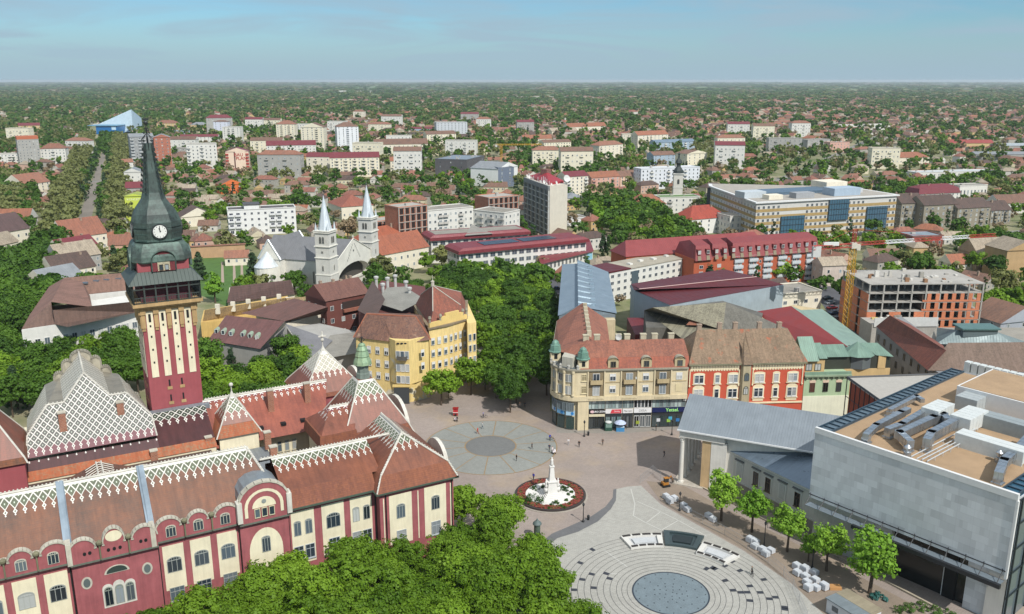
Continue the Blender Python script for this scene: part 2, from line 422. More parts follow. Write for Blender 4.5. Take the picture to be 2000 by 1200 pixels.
vo = g.n('TexVoronoi'); vo.inputs['Scale'].default_value = .0021; mpp = g.n('Mapping'); mpp.inputs['Scale'].default_value = (1, .45, 1)
g.ln(g.co(), mpp.inputs[0]); g.ln(mpp.outputs[0], vo.inputs[0])
sp = g.n('SeparateColor'); g.ln(vo.outputs['Color'], sp.inputs[0])
fields = g.ramp(sp.outputs[0], [(0, srgb('3c5226')), (.35, srgb('55702e')), (.6, srgb('6d7f3f')), (.78, srgb('85795a')), (1, srgb('2f4224'))])
ln_ = g.n('VectorMath', operation='LENGTH'); g.ln(g.co(), ln_.inputs[0])
col = g.mix(near, fields, g.rng(ln_.outputs['Value'], 3200, 6000))
gm = g.out(col, .95)
mb = MB(); N = 72; rr = [0, 400, 1500, 5000, 15000, 60000]
for i in range(len(rr)-1):
    for k in range(N):
        t0, t1 = 2*math.pi*k/N, 2*math.pi*(k+1)/N
        q = [(rr[i], t0), (rr[i+1], t0), (rr[i+1], t1), (rr[i], t1)]
        mb.face([(r*math.cos(t), r*math.sin(t), 0) for r, t in (q if i else [q[0], q[1], q[2]])])
mb.build('ground', gm, kind='structure')
# haze: one closed box round everything
hm = bpy.data.materials.new('haze_air'); hm.use_nodes = True; hn = hm.node_tree
hn.nodes.remove(hn.nodes['Principled BSDF']); pv = hn.nodes.new('ShaderNodeVolumePrincipled')
pv.inputs['Color'].default_value = (.84, .94, 1, 1); pv.inputs['Density'].default_value = 0.00005; pv.inputs['Anisotropy'].default_value = 0.1
hn.links.new(pv.outputs[0], hn.nodes['Material Output'].inputs['Volume'])
MB().box(-61000, -61000, -1.0, 61000, 61000, 92).build('haze', hm, kind='stuff')
def flat(name, pts, m, z=.02, kind='structure', **k):
    mb = MB(); mb.face([(p[0], p[1], z) for p in pts]); return mb.build(name, m, kind=kind, **k)
# ================================================================ generic buildings
CAMP = Vector((0, 0, 84))
def roof_solid(mb, L, D, h, kind, rise, o=.45, wallm=1, mans=1.3):
    x0, y0, x1, y1 = -o, -o, L+o, D+o; z = h
    E = [(x0, y0, z), (x1, y0, z), (x1, y1, z), (x0, y1, z)]
    if kind == 'gx':
        a, b = (x0, D/2, z+rise), (x1, D/2, z+rise)
        mb.face([E[0], E[1], b, a]); mb.face([E[2], E[3], a, b]); mb.face([E[1], E[2], b], wallm); mb.face([E[3], E[0], a], wallm); mb.face(E[::-1], wallm)
    elif kind == 'gy':
        a, b = (L/2, y0, z+rise), (L/2, y1, z+rise)
        mb.face([E[1], E[2], b, a]); mb.face([E[3], E[0], a, b]); mb.face([E[0], E[1], a], wallm); mb.face([E[2], E[3], b], wallm); mb.face(E[::-1], wallm)
    elif kind in ('hip', 'mans'):
        if kind == 'mans':
            i = mans; zz = z+rise*.62; M = [(x0+i, y0+i, zz), (x1-i, y0+i, zz), (x1-i, y1-i, zz), (x0+i, y1-i, zz)]
            for k in range(4): mb.face([E[k], E[(k+1) % 4], M[(k+1) % 4], M[k]])
            x0, y0, x1, y1 = x0+i, y0+i, x1-i, y1-i; F = M; rise2 = rise*.38; z = zz
        else: F = E; rise2 = rise
        w_, d_ = x1-x0, y1-y0
        if w_ >= d_: a, b = (x0+d_/2*.95, (y0+y1)/2, z+rise2), (x1-d_/2*.95, (y0+y1)/2, z+rise2); fs = [(F[0], F[1], b, a), (F[1], F[2], b), (F[2], F[3], a, b), (F[3], F[0], a)]
        else: a, b = ((x0+x1)/2, y0+w_/2*.95, z+rise2), ((x0+x1)/2, y1-w_/2*.95, z+rise2); fs = [(F[0], F[1], a), (F[1], F[2], b, a), (F[2], F[3], b), (F[3], F[0], a, b)]
        for q in fs: mb.face(q)
        mb.face(E[::-1], wallm)
    return mb
def facade_sides(L, D, rz, loc):
    """(origin, direction angle, length) of the walls that look towards the camera"""
    r = []
    for (x, y, a, ln) in ((0, 0, 0., L), (L, 0, math.pi/2, D), (0, D, -math.pi/2, D)):
        nx, ny = math.sin(a), -math.cos(a)
        wx = nx*math.cos(rz)-ny*math.sin(rz); wy = nx*math.sin(rz)+ny*math.cos(rz)
        px = x*math.cos(rz)-y*math.sin(rz)+loc[0]; py = x*math.sin(rz)+y*math.cos(rz)+loc[1]
        if wx*(-px)+wy*(-py) > -8: r.append((x, y, a, ln))
    return r
def put_windows(root, specs, cap=98):
    """specs: (x,y,z,rz,w,h,style,fr,gl)"""
    specs = sorted(specs, key=lambda s: -s[2])
    for s in specs[:cap]: window(root, *s[:4], s[4], s[5], s[6], s[7], s[8], split=False)
    if len(specs) > cap:
        fr = specs[0][7]; mb = MB()
        for (x, y, z, rz, w_, h_, st, f_, g_) in specs[cap:]:
            c, s_ = math.cos(rz), math.sin(rz)
            T = lambda a, b, q: (x+a*c-b*s_, y+a*s_+b*c, z+q)
            mb.face([T(-w_/2, -.07, 0), T(w_/2, -.07, 0), T(w_/2, -.07, h_), T(-w_/2, -.07, h_)]); 
            n_ = 2 if w_ > 1.1 else 1; t = .09; ww = (w_-t*(n_+1))/n_
            for k in range(n_):
                xa = -w_/2+t+k*(ww+t); mb.face([T(xa, -.09, t), T(xa+ww, -.09, t), T(xa+ww, -.09, h_-t), T(xa, -.09, h_-t)], 1)
        mb.build('window', [plain(fr, .5), glass(specs[0][8])], root, kind='stuff')
def balcony(root, x, y, z, rz, w_, m, m2=None, d=1.1):
    mb = MB(); mb.box(-w_/2, -d, -.15, w_/2, 0, 0); mb.box(-w_/2, -d, 0, w_/2, -d+.1, .95, 1); mb.box(-w_/2, -d+.1, 0, -w_/2+.1, 0, .95, 1); mb.box(w_/2-.1, -d+.1, 0, w_/2, 0, .95, 1)
    key = ('balc', round(w_, 1), m.name, (m2 or m).name)
    if key not in MC: MC[key] = mb.mesh('balcony', [m, m2 or m])
    return inst('balcony', MC[key], root, (x, y, z), rz)
def chimney(root, x, y, z, h=1.6, s=.45, m=None):
    key = ('chim', round(h, 1), s, m.name if m else '')
    if key not in MC:
        mb = MB(); mb.box(-s, -s*.8, -1.2, s, s*.8, h); mb.box(-s-.08, -s*.8-.08, h, s+.08, s*.8+.08, h+.15); mb.tube((-.15, 0, h+.15), (-.15, 0, h+.4), .12, n=5)
        MC[key] = mb.mesh('chimney', m or plaster('b09a86', .3))
    return inst('chimney', MC[key], root, (x, y, z))
def bld(name, label, A, B, h, D, wall, roof=None, kind='hip', rise=3.5, fl=3, bays=None, wsz=(1.1, 1.5), fr='dcdcd8', gl='2b3640', balc=(), bm=None,
        cat='building', group=None, chim=0, style='plain', g0=1.2, o=.45, bands=None, sides=None, roofm2=None, band_m=None, skip=(), dish=0, zt=None, cols=None, L=None, plinth=None):
    """rectangular building on the front line A-B (ground points), D metres deep"""
    A = Vector(A[:2]); B = Vector(B[:2]); d = B-A; rz = math.atan2(d.y, d.x)
    if L is None: L = d.length
    root = empty(name, (A.x, A.y, 0), rz, label, cat, group); mark(A.x, A.y, L, D, rz)
    w_ = MB(); w_.prism([(0, 0), (L, 0), (L, D), (0, D)], 0, h, 0)
    w_.build('wall', wall, root)
    if kind == 'flat':
        r = MB(); r.box(-.15, -.15, h, L+.15, D+.15, h+.12); t = .3
        for q in ((-.15, -.15, L+.15, t), (-.15, D-t, L+.15, D+.15), (-.15, t, t, D-t), (L-t, t, L+.15, D-t)): r.box(q[0], q[1], h+.12, q[2], q[3], h+.5, 1)
        r.build('roof', [roof, band_m or wall], root)
        for k in range(max(1, int(L*D/160))):
            x, y = rnd.uniform(1.5, L-2.5), rnd.uniform(1.5, D-2); s = rnd.uniform(.5, 1.3)
            MB().box(-s, -s*.7, 0, s, s*.7, rnd.uniform(.7, 1.7)).build('roof_vent', plaster('b8b4ac'), root).location = (x, y, h+.12)
    elif kind:
        zr = h+rise
        mb = MB(zr); roof_solid(mb, L, D, h, kind, rise, o, 1); rf = mb.build('roof', [roof, wall if kind in ('gx', 'gy') else plaster('a09a90')], root)
        for k in range(chim):
            x = L*(k+.5+rnd.uniform(-.25, .25))/chim; y = D*rnd.uniform(.36, .64)
            if kind == 'gy': x, y = L*rnd.uniform(.36, .64), D*(k+.5)/chim
            chimney(root, x, y, h+rise*.75, 1.2+rnd.random()*.6)
    sp = []; n = bays or max(1, int(L/3.2)); fh = (h-g0)/max(fl, 1)
    for si, (x, y, a, ln) in enumerate(facade_sides(L, D, rz, A)):
        if sides is not None and ('f', 'r', 'l')[(0 if a == 0 else (1 if a > 0 else 2))] not in sides: continue
        nb = n if a == 0 else max(1, round(ln/(L/n)))
        for i in range(fl):
            for k in range(nb):
                if (k in skip) and a == 0: continue
                q = ln*(k+.5)/nb; X = x+q*math.cos(a); Y = y+q*math.sin(a); z = g0+i*fh+.15*fh
                isb = (k in balc) and a == 0
                sp.append((X, Y, z-(.5 if isb else 0), a, min(wsz[0]*(1.5 if isb else 1), ln/nb*.82), wsz[1]*(1.25 if isb else 1), style, fr, gl))
                if isb and i > 0: balcony(root, X, Y, z-.55, a, min(ln/nb*.95, 3.2), bm or wall, bm or wall)
    put_windows(root, sp)
    if bands:
        for (z0, z1, m) in bands:
            mb = MB(); mb.box(-.12, -.12, z0, L+.12, D+.12, z1); mb.build('cornice', m, root)
    if cols:
        mb = MB()
        for x0, x1, z0, z1 in cols: mb.box(x0*L, -.1, z0*h, x1*L, -.003, z1*h)
        mb.build('wall_panel', band_m, root)
    root['_L'] = L; root['_D'] = D; root['_h'] = h
    for k in ('_L', '_D', '_h'): DIM.setdefault(root.name, {})[k] = root[k]; del root[k]
    return root
DIM = {}
def by_px(name, label, l, r, vt, D, *a, hmin=3., **k):
    """l, r: pixels of the foot of the front wall; vt: pixel row of its left eave"""
    A, B = P(*l), P(*r); h = max(hmin, HZ(vt, A.y)); return bld(name, label, A, B, h, D, *a, **k)
# ================================================================ foliage
@cached
def leaf_mat(c1, c2, tr=.35):
    m = bpy.data.materials.new('foliage'); m.use_nodes = True; t = m.node_tree; b = t.nodes['Principled BSDF']; L_ = t.links.new
    oi = t.nodes.new('ShaderNodeObjectInfo'); tc_ = t.nodes.new('ShaderNodeTexCoord'); nz = t.nodes.new('ShaderNodeTexNoise'); nz.inputs['Scale'].default_value = .55; nz.inputs['Detail'].default_value = 2
    L_(tc_.outputs['Object'], nz.inputs[0])
    ad = t.nodes.new('ShaderNodeMath'); ad.operation = 'ADD'; L_(oi.outputs['Random'], ad.inputs[0]); L_(nz.outputs[0], ad.inputs[1])
    mr = t.nodes.new('ShaderNodeMapRange'); mr.inputs[1].default_value = .4; mr.inputs[2].default_value = 1.6; L_(ad.outputs[0], mr.inputs[0])
    x = t.nodes.new('ShaderNodeMix'); x.data_type = 'RGBA'; L_(mr.outputs[0], x.inputs[0]); x.inputs[6].default_value = (*srgb(c1), 1); x.inputs[7].default_value = (*srgb(c2), 1)
    L_(x.outputs[2], b.inputs['Base Color']); b.inputs['Roughness'].default_value = .6; b.inputs['Specular IOR Level'].default_value = .25
    ts = t.nodes.new('ShaderNodeBsdfTranslucent'); br = t.nodes.new('ShaderNodeMix'); br.data_type = 'RGBA'; br.blend_type = 'MULTIPLY'; br.inputs[0].default_value = 1
    br.inputs[7].default_value = (1.25, 1.3, .5, 1); L_(x.outputs[2], br.inputs[6]); L_(br.outputs[2], ts.inputs[0])
    ms = t.nodes.new('ShaderNodeMixShader'); ms.inputs[0].default_value = tr; L_(b.outputs[0], ms.inputs[1]); L_(ts.outputs[0], ms.inputs[2])
    L_(ms.outputs[0], t.nodes['Material Output'].inputs[0]); return m
nr = np.random.default_rng(5)
def crown_arrays(nc, nl, rx, rz, leaf, shape='round', shell=.62, cr=.30):
    """leaf quads spread over clumps; centre of crown at origin"""
    d = nr.normal(size=(nc, 3)); d /= np.linalg.norm(d, axis=1)[:, None]; rad = nr.uniform(shell, 1, nc)**.8
    lump = 1+.3*np.sin(d[:, 0]*3+nr.uniform(0, 6))*np.cos(d[:, 1]*3+nr.uniform(0, 6))+.15*np.sin(d[:, 2]*5+nr.uniform(0, 6))
    C = d*(rad*lump)[:, None]*np.array([rx, rx, rz])*.84
    if shape == 'cone':
        t = nr.uniform(0, 1, nc)**1.25; a = nr.uniform(0, 6.283, nc); r = rx*(1-t)*nr.uniform(.55, 1., nc)
        C = np.stack([np.cos(a)*r, np.sin(a)*r, (t*2-1)*rz], 1)
    if shape == 'column':
        t = nr.uniform(-1, 1, nc); a = nr.uniform(0, 6.283, nc); r = rx*np.sqrt(1-t**2*.85)*nr.uniform(.3, .85, nc)
        C = np.stack([np.cos(a)*r, np.sin(a)*r, t*rz], 1)
    if shape == 'round': C[:, 2] = np.where(C[:, 2] < 0, C[:, 2]*.72, C[:, 2])
    ci = nr.integers(0, nc, nl); dl = nr.normal(size=(nl, 3)); dl /= np.linalg.norm(dl, axis=1)[:, None]
    crr = cr*rx*nr.uniform(.6, 1.2, nc)[ci]
    p = C[ci]+dl*(crr*nr.uniform(.55, 1.12, nl))[:, None]*np.array([1, 1, .8])
    nn = dl+C[ci]/rx*.5+nr.normal(size=(nl, 3))*.45+np.array([0, 0, .35]); nn /= np.linalg.norm(nn, axis=1)[:, None]
    a = np.cross(nn, nr.normal(size=(nl, 3))); a /= np.linalg.norm(a, axis=1)[:, None]; b = np.cross(nn, a)
    s = leaf*nr.uniform(.6, 1.25, nl)[:, None]*.5
    e = nr.uniform(.55, 1., nl)[:, None]
    V = np.stack([p-a*s-b*s*e*.5, p+a*s*.4-b*s*e, p+a*s+b*s*e*.4, p-a*s*.3+b*s*e], 1).reshape(-1, 3)
    return V
def mesh_np(name, V, F, mats, midx=None):
    me = bpy.data.meshes.new(name); k = F.shape[1]
    me.vertices.add(len(V)); me.vertices.foreach_set('co', V.astype(np.float32).ravel())
    me.loops.add(F.size); me.loops.foreach_set('vertex_index', F.astype(np.int32).ravel())
    me.polygons.add(len(F)); me.polygons.foreach_set('loop_start', np.arange(0, F.size, k, dtype=np.int32))
    me.polygons.foreach_set('loop_total', np.full(len(F), k, np.int32))
    for m in (mats if isinstance(mats, (list, tuple)) else [mats]): me.materials.append(m)
    if midx is not None: me.polygons.foreach_set('material_index', midx.astype(np.int32))
    me.update(calc_edges=True); return me
BARK = plain('5a4c3e', .95, 0, .3, 3.)
def trunk_mesh(h, rx, zc, r=.22, n=6, dense=5):
    mb = MB(); top = zc*.62; mb.tube((0, 0, -.3), (0.1, 0.05, top), r, n=n, r2=r*.7)
    for k in range(dense):
        a = 6.283*k/dense+rnd.uniform(-.4, .4); q = rnd.uniform(.45, .8)
        m_ = (math.cos(a)*rx*.35, math.sin(a)*rx*.35, top+(zc-top)*.6+rnd.uniform(0, 1)); e = (math.cos(a)*rx*q, math.sin(a)*rx*q, zc+rnd.uniform(0, h-zc)*.55)
        mb.tube((0.1, .05, top-.4-.25*k/dense), m_, r*.5, n=5, r2=r*.32); mb.tube(m_, e, r*.32, n=4, r2=r*.08)
        e2 = (m_[0]*1.2-m_[1]*.9, m_[1]*1.2+m_[0]*.9, zc+rnd.uniform(.2, .5)*(h-zc)); mb.tube(m_, e2, r*.22, n=4, r2=r*.06)
    return mb.mesh('trunk', BARK)
SPECIES = {
 # key: (h, rx, rz, leafcol1, leafcol2, shape, sparse)
 'broad': (10.5, 4.6, 3.9, '486812', '7a9a2a', 'round', 1.),
 'deep':  (11.5, 4.8, 4.3, '345316', '587a26', 'round', 1.),
 'lime':  (8.6, 3.1, 3.3, '66902a', '8fb23f', 'round', .5),
 'olive': (12., 5.2, 4.8, '646a3c', '888c54', 'round', .9),
 'conifer': (11., 2.9, 4.9, '2a4028', '445c38', 'cone', 1.),
 'bare':  (9., 3.9, 3.4, '7a6b54', '948268', 'round', .3),
 'poplar': (14., 1.9, 6.2, '2f4a26', '4c6a30', 'column', 1.),
}
NEARCOL = {'broad': ('3f6a18', '6f9c2c')}
TM = {}
def tree_meshes(sp, lod, i):
    k = (sp, lod, i)
    if k not in TM:
        h, rx, rz, c1, c2, shape, sparse = SPECIES[sp]
        nl, lf, nc = {0: (12000, .40, 170), 1: (4200, .6, 90), 2: (1900, 1.05, 50), 3: (300, 1.9, 20)}[lod]
        nl = int(nl*sparse*(1 if rx > 3.5 else .6)); lf *= 1 if rx > 2.6 else .8
        V = crown_arrays(nc, nl, rx, rz, lf, shape, cr={0: .2, 1: .24}.get(lod, .3), shell=.4 if lod < 2 else .6)
        zc = h-rz*1.05; V[:, 2] += zc
        F = np.arange(len(V)).reshape(-1, 4)
        TM[k] = (mesh_np('crown', V, F, leaf_mat(c1, c2, .3)), trunk_mesh(h, rx, zc if shape == 'round' else h*.6, r=.24 if lod < 2 else .3, dense=6 if lod < 2 else 3) )
    return TM[k]
def tree(x, y, sp='broad', s=1., label=None, group=None, lod=None, name=None, z=0.):
    d = math.hypot(x, y)
    if lod is None: lod = 0 if d < 215 else (1 if d < 340 else 2)
    c, t = tree_meshes(sp, lod, rnd.randrange(4 if lod < 2 else 3))
    nm = name or {'conifer': 'conifer_tree', 'poplar': 'poplar_tree', 'bare': 'bare_tree'}.get(sp, 'tree')
    r = empty(nm, (x, y, z), rnd.uniform(0, 6.28), label, 'tree', group); s *= rnd.uniform(.9, 1.1); r.scale = (s, s, s*rnd.uniform(.92, 1.08))
    inst('crown', c, r); inst('trunk', t, r); return r
# ================================================================ town hall
RED = plaster('a85f62', .28); RED2 = plaster('9c5054', .12); CREAM = plaster('e4dabc', .14); COPE = plaster('c9c3b2', .3); OCH = plaster('c0a070', .3)
TILE = tiles('825238', '644a3c', .56); TILER = tiles('845038', '744636', .5); TILEB = tiles('6b4a3e', '4d3a34', .5); ORANGE = tiles('a8603f', '94795e', .6)
GREYM = metal('8f989e', .6); COPG = patina('3c5a52', '5f8a7c', '2c3a36'); BROWNM = metal('5d4a42', .7, .6, .1)
DG = diamond_roof('825238', '644a3c', '5a604a', 1.28, 1, qf=1.65, line=.15)
DG2 = diamond_roof('865038', '704434', '5a604a', 1.25, 1, strip=.45, qf=1.65, line=.15)
DPEND = diamond_roof('9c5642', '80463a', '6d2f3a', 1.3, .5, strip=.4, dots=False)
DBIG = diamond_roof('6d2f3a', '6d2f3a', '45463f', 1.2, 9, strip=.25, qf=1.2, line=.15)
DPAV = diamond_roof('8c5340', '744636', '57603f', 1.35, 2, strip=.5)
DSTR = diamond_roof('55302f', '4a2c2e', '3b4238', 1.5, 2, strip=.3)
DGREY = diamond_roof('8d8778', '7a7468', '9a9484', 1.5, 9, strip=.4, line=.22, dots=False, pend=False)
TA = R(29); TO = P(885, 929, 15.5); 
hall = empty('town_hall', (TO.x, TO.y, 0), TA, 'long red and cream ornate hall with white diamond patterns along its clay tile roofs', 'town hall')
def TW(x, y, z=0.):
    return Vector((TO.x+x*math.cos(TA)-y*math.sin(TA), TO.y+x*math.sin(TA)+y*math.cos(TA), z))
mark(TW(-110, 0).x, TW(-110, 0).y, 112, 64, TA)
WHITEC = plaster('d8d4c8', .25)
# walls
mb = MB()
mb.box(-110, 2, 0, -61.5, 12, 16.4); mb.box(-61.5, 1, 0, -49.6, 12, 16.4); mb.box(-49.6, 2, 0, -37.2, 12, 16.4); mb.box(-37.2, 1.2, 0, -29.4, 12, 16.4)
mb.box(-29.4, 2, 0, -14, 12, 15.9); mb.box(-14, 0, 0, 0, 16, 15.7); mb.box(-11, 16, 0, -1.5, 20, 14); mb.box(-13.6, 20, 0, .6, 37, 15.5); mb.box(-11, 37, 0, -1.5, 48, 14); mb.box(-13.2, 48, 0, .2, 61.4, 16.6)
mb.build('wall', RED, hall)
mb = MB(); mb.box(-34, 36, 0, -13.6, 52, 15.2); mb.box(-34, 33, 0, -26.6, 41, 17.6); mb.box(-110, 31.2, 0, -35, 60, 16.4); mb.box(-17.2, 21, 0, -13.6, 31, 17.); mb.box(-34, 12, 0, -26, 33, 13.6)
mb.build('courtyard_wall', CREAM, hall)
mb = MB(); mb.box(-80, 28.5, 16, -66.5, 43, 21.5); mb.build('attic_wall', RED2, hall)
# ---- roofs of the front wing
def slope(mb, x0, x1, ya, za, yb, zb, m=0): mb.face([(x0, ya, za), (x1, ya, za), (x1, yb, zb), (x0, yb, zb)], m)
mb = MB(23.8)
zf, yf = 16.3, 2.3
slope(mb, -110, -62, yf, zf, 11, 23.8); slope(mb, -61.2, -50.5, yf, zf, 11, 23.8)
mb.face([(-49.7, yf, zf), (-29.6, yf, zf), (-33.3, 11, 23.8), (-49.7, 11, 23.8)])
mb.face([(-29.6, yf, zf), (-29.6, 20, zf), (-33.3, 11, 23.8)]); mb.face([(-29.6, 20, zf), (-110, 20, zf), (-110, 11, 23.8), (-33.3, 11, 23.8)])
mb.build('roof', DG, hall)
mb = MB(21.4); slope(mb, -29.6, -12.5, 3.2, 18.0, 10, 21.4); slope(mb, -12.5, -32, 16.8, 18., 10, 21.4); mb.build('roof', DG2, hall)
mb = MB(19); slope(mb, -29.4, -14, 1.3, 15.6, 3.2, 18.02); mb.box(-29.4, 3.2, 17.0, -14, 16, 17.9); mb.build('lower_roof', TILER, hall)
# pavilion at the corner
mb = MB(22.5); a, b = (-6.8, 7, 22.5), (-6.8, 17.5, 22.5); q = [(-13.2, 1, 18.0), (-.5, 1, 18.0), (-.5, 17.5, 18.0), (-13.2, 17.5, 18.0)]
mb.face([q[0], q[1], a]); mb.face([q[1], q[2], b, a]); mb.face([q[3], q[0], a, b]); mb.build('pavilion_roof', DG2, hall)
mb = MB(19); Q = [(-14.6, -.6, 15.5), (.6, -.6, 15.5), (.6, 17.5, 15.5), (-14.6, 17.5, 15.5)]
for k in (0, 1, 3): mb.face([Q[k], Q[(k+1) % 4], (q[(k+1) % 4][0], q[(k+1) % 4][1], 18.02), (q[k][0], q[k][1], 18.02)])
mb.face([Q[2], Q[3], q[3], q[2]]); mb.face([q[2], q[3], b]); mb.build('lower_roof', TILER, hall)
# centre block and star pavilion: pyramids with broken slopes
def pavilion(x0, y0, x1, y1, ze, zb, za, inset, flat_, mat_, low, name='pavilion_roof'):
    cx, cy = (x0+x1)/2, (y0+y1)/2; q = [(x0, y0), (x1, y0), (x1, y1), (x0, y1)]; i = inset
    p = [(x0+i, y0+i), (x1-i, y0+i), (x1-i, y1-i), (x0+i, y1-i)]; t = [(cx+s*flat_, cy+r*flat_) for s, r in ((-1, -1), (1, -1), (1, 1), (-1, 1))]
    m = MB(zb); l = MB(za)
    for k in range(4):
        n = (k+1) % 4
        m.face([(*q[k], ze), (*q[n], ze), (*p[n], zb), (*p[k], zb)]); l.face([(*p[k], zb+.02), (*p[n], zb+.02), (*t[n], za), (*t[k], za)])
    m.face([(*c, ze) for c in q[::-1]]); l.face([(*c, za) for c in t]); m.build('lower_roof', low, hall); l.build(name, mat_, hall)
    c = MB()
    for k in range(4): c.tube((*q[k], ze), (*p[k], zb), .14, n=5); c.tube((*p[k], zb), (*t[k], za), .16, n=5)
    c.build('hip_capping', WHITEC, hall)
pavilion(-14.2, 19.5, 1.4, 36.5, 15.3, 18.2, 26.6, 1.3, 1.5, DPAV, TILER)
pavilion(-13.8, 47.4, .8, 62, 16.4, 17.2, 25.2, .5, .25, diamond_roof('8c5340', '744636', 'a8a290', 1.3, 3, strip=1.2), TILER)
pavilion(-34.6, 32.4, -26, 41.5, 17.4, 19.5, 24.2, 1.2, .3, DPAV, ORANGE)
pavilion(-80.5, 28, -66, 43, 21.4, 22.4, 33.5, .4, .3, diamond_roof('8a4a36', '6e4434', '8f897a', 1.5, 2, strip=1.6), TILE)
# rotunda steeple on the centre block
cp = MB(); cp.lathe([(1.45, 26.4), (1.35, 27.6), (1.2, 27.8), (1.2, 29.6)], (-6.4, 28, 0), 8)
cp.build('lantern', plaster('7d8a80', .3), hall)
cp = MB(); cp.lathe([(1.9, 29.5), (1.75, 30.1), (1.35, 31.0), (1.45, 31.2), (1.1, 32.2), (1.15, 32.4), (.7, 33.2), (.75, 33.4), (.3, 33.8)], (-6.4, 28, 0), 10)
cp.build('cupola', patina('7f9a7c', '95a985', '6b8570'), hall)
cp = MB(); 
for k in range(6): t = k*math.pi/3; cp.tube((-6.4, 28, 33.8), (-6.4+.65*math.cos(t), 28+.65*math.sin(t), 34.4), .05, n=4); cp.tube((-6.4+.65*math.cos(t), 28+.65*math.sin(t), 34.4), (-6.4, 28, 35.1), .05, n=4)
cp.tube((-6.4, 28, 33.5), (-6.4, 28, 38.5), .06, n=5, r2=.03); cp.build('finial', DARK, hall)
for x, y, z, star in ((-6.5, 54.7, 25.1, 1), (-30.3, 37, 24.1, 0), (-73.2, 35.5, 33.4, 0)):
    m = MB(); m.lathe([(.55, 0), (.3, .5), (.12, 1.0), (.1, 2.)], (x, y, z), 8); m.blob((x, y, z+2.3), .42, n=8)
    if star: m.box(x-.9, y-.1, z+3.0, x+.9, y+.1, z+3.3); m.box(x-.13, y-.1, z+2.5, x+.13, y+.1, z+4.3); m.blob((x, y, z+3.15), .4, n=6)
    m.build('finial', WHITEC, hall)
# ---- north range with its ridge, sub-pavilion, gable-ended dormer roofs
mb = MB(21.9); slope(mb, -35, -13, 33.6, 15.1, 43, 21.9); slope(mb, -13, -35, 52.4, 15.1, 43, 21.9)
mb.face([(-13, 33.6, 15.1), (-13, 52.4, 15.1), (-9.5, 43, 21.9)]); mb.face([(-13, 33.6, 15.1), (-9.5, 43, 21.9), (-13, 43, 21.9)]); mb.face([(-13, 52.4, 15.1), (-13, 43, 21.9), (-9.5, 43, 21.9)]); mb.build('roof', DPEND, hall)
mb = MB(22.4); mb.face([(-17.6, 20.6, 17.0+2), (-11, 20.6, 19.0), (-8.8, 26, 22.4), (-14.2, 26, 22.4)]); mb.face([(-17.6, 31, 19), (-17.6, 20.6, 19), (-14.2, 26, 22.4)]); mb.face([(-11, 31, 19), (-17.6, 31, 19), (-14.2, 26, 22.4), (-8.8, 26, 22.4)]); mb.face([(-11, 20.6, 19.), (-11, 31, 19), (-8.8, 26, 22.4)])
mb.build('roof', diamond_roof('8c5340', '744636', '6d2f3a', 1.4, .5, strip=.4, dots=False), hall)
mb = MB(19); mb.prism([(-18.2, 20), (-10.5, 20), (-10.5, 31), (-18.2, 31)], 16.8, 19.0, sc_=.93); mb.build('lower_roof', TILER, hall)
# ---- steep hall roof beside the tower, lower glazed strip, orange eaves
g6 = math.atan2(1, 1)
mb = MB(32.2)
def FP(x, z): return (x, 34.5+(z-19)/1.86, z)
PK = FP(-55.5, 31.7)
FR = [FP(-66.4, 19.5), FP(-44.8, 19.5), FP(-45.2, 23.1), FP(-48.9, 27.4), FP(-51.7, 27.4), PK, FP(-59.4, 27.4), FP(-62.1, 27.4), FP(-65.8, 23.0)]
mb.face(FR); mb.build('steep_roof', DBIG, hall)
mb = MB(22); slope(mb, -110, -66, 33, 17.7, 41, 21.6); slope(mb, -66.5, -44.8, 33, 17.7, 34.55, 19.03); slope(mb, -45, -34.8, 33, 17.7, 41.6, 21.6); mb.build('roof', DSTR, hall)
mb = MB(20); slope(mb, -110, -34.8, 31, 16.6, 33.02, 17.72); mb.build('eaves_roof', ORANGE, hall)
mb = MB(31.9); BK = (-55.5, 54.5, 31.9)
mb.face([PK, FR[4], (-51.7, 54.5, 27.4), BK]); mb.face([FR[4], FR[3], (-48.9, 54.5, 26.4), (-51.7, 54.5, 27.4)]); mb.face([FR[3], FR[2], FR[1], (-45, 54.5, 20), (-48.9, 54.5, 26.4)])
mb.face([FR[6], PK, BK, (-59.4, 54.5, 27.4)]); mb.face([FR[7], FR[6], (-59.4, 54.5, 27.4), (-62.1, 54.5, 26.4)]); mb.face([FR[0], FR[8], FR[7], (-62.1, 54.5, 26.4), (-66, 54.5, 20)])
mb.build('steep_roof', DGREY, hall)
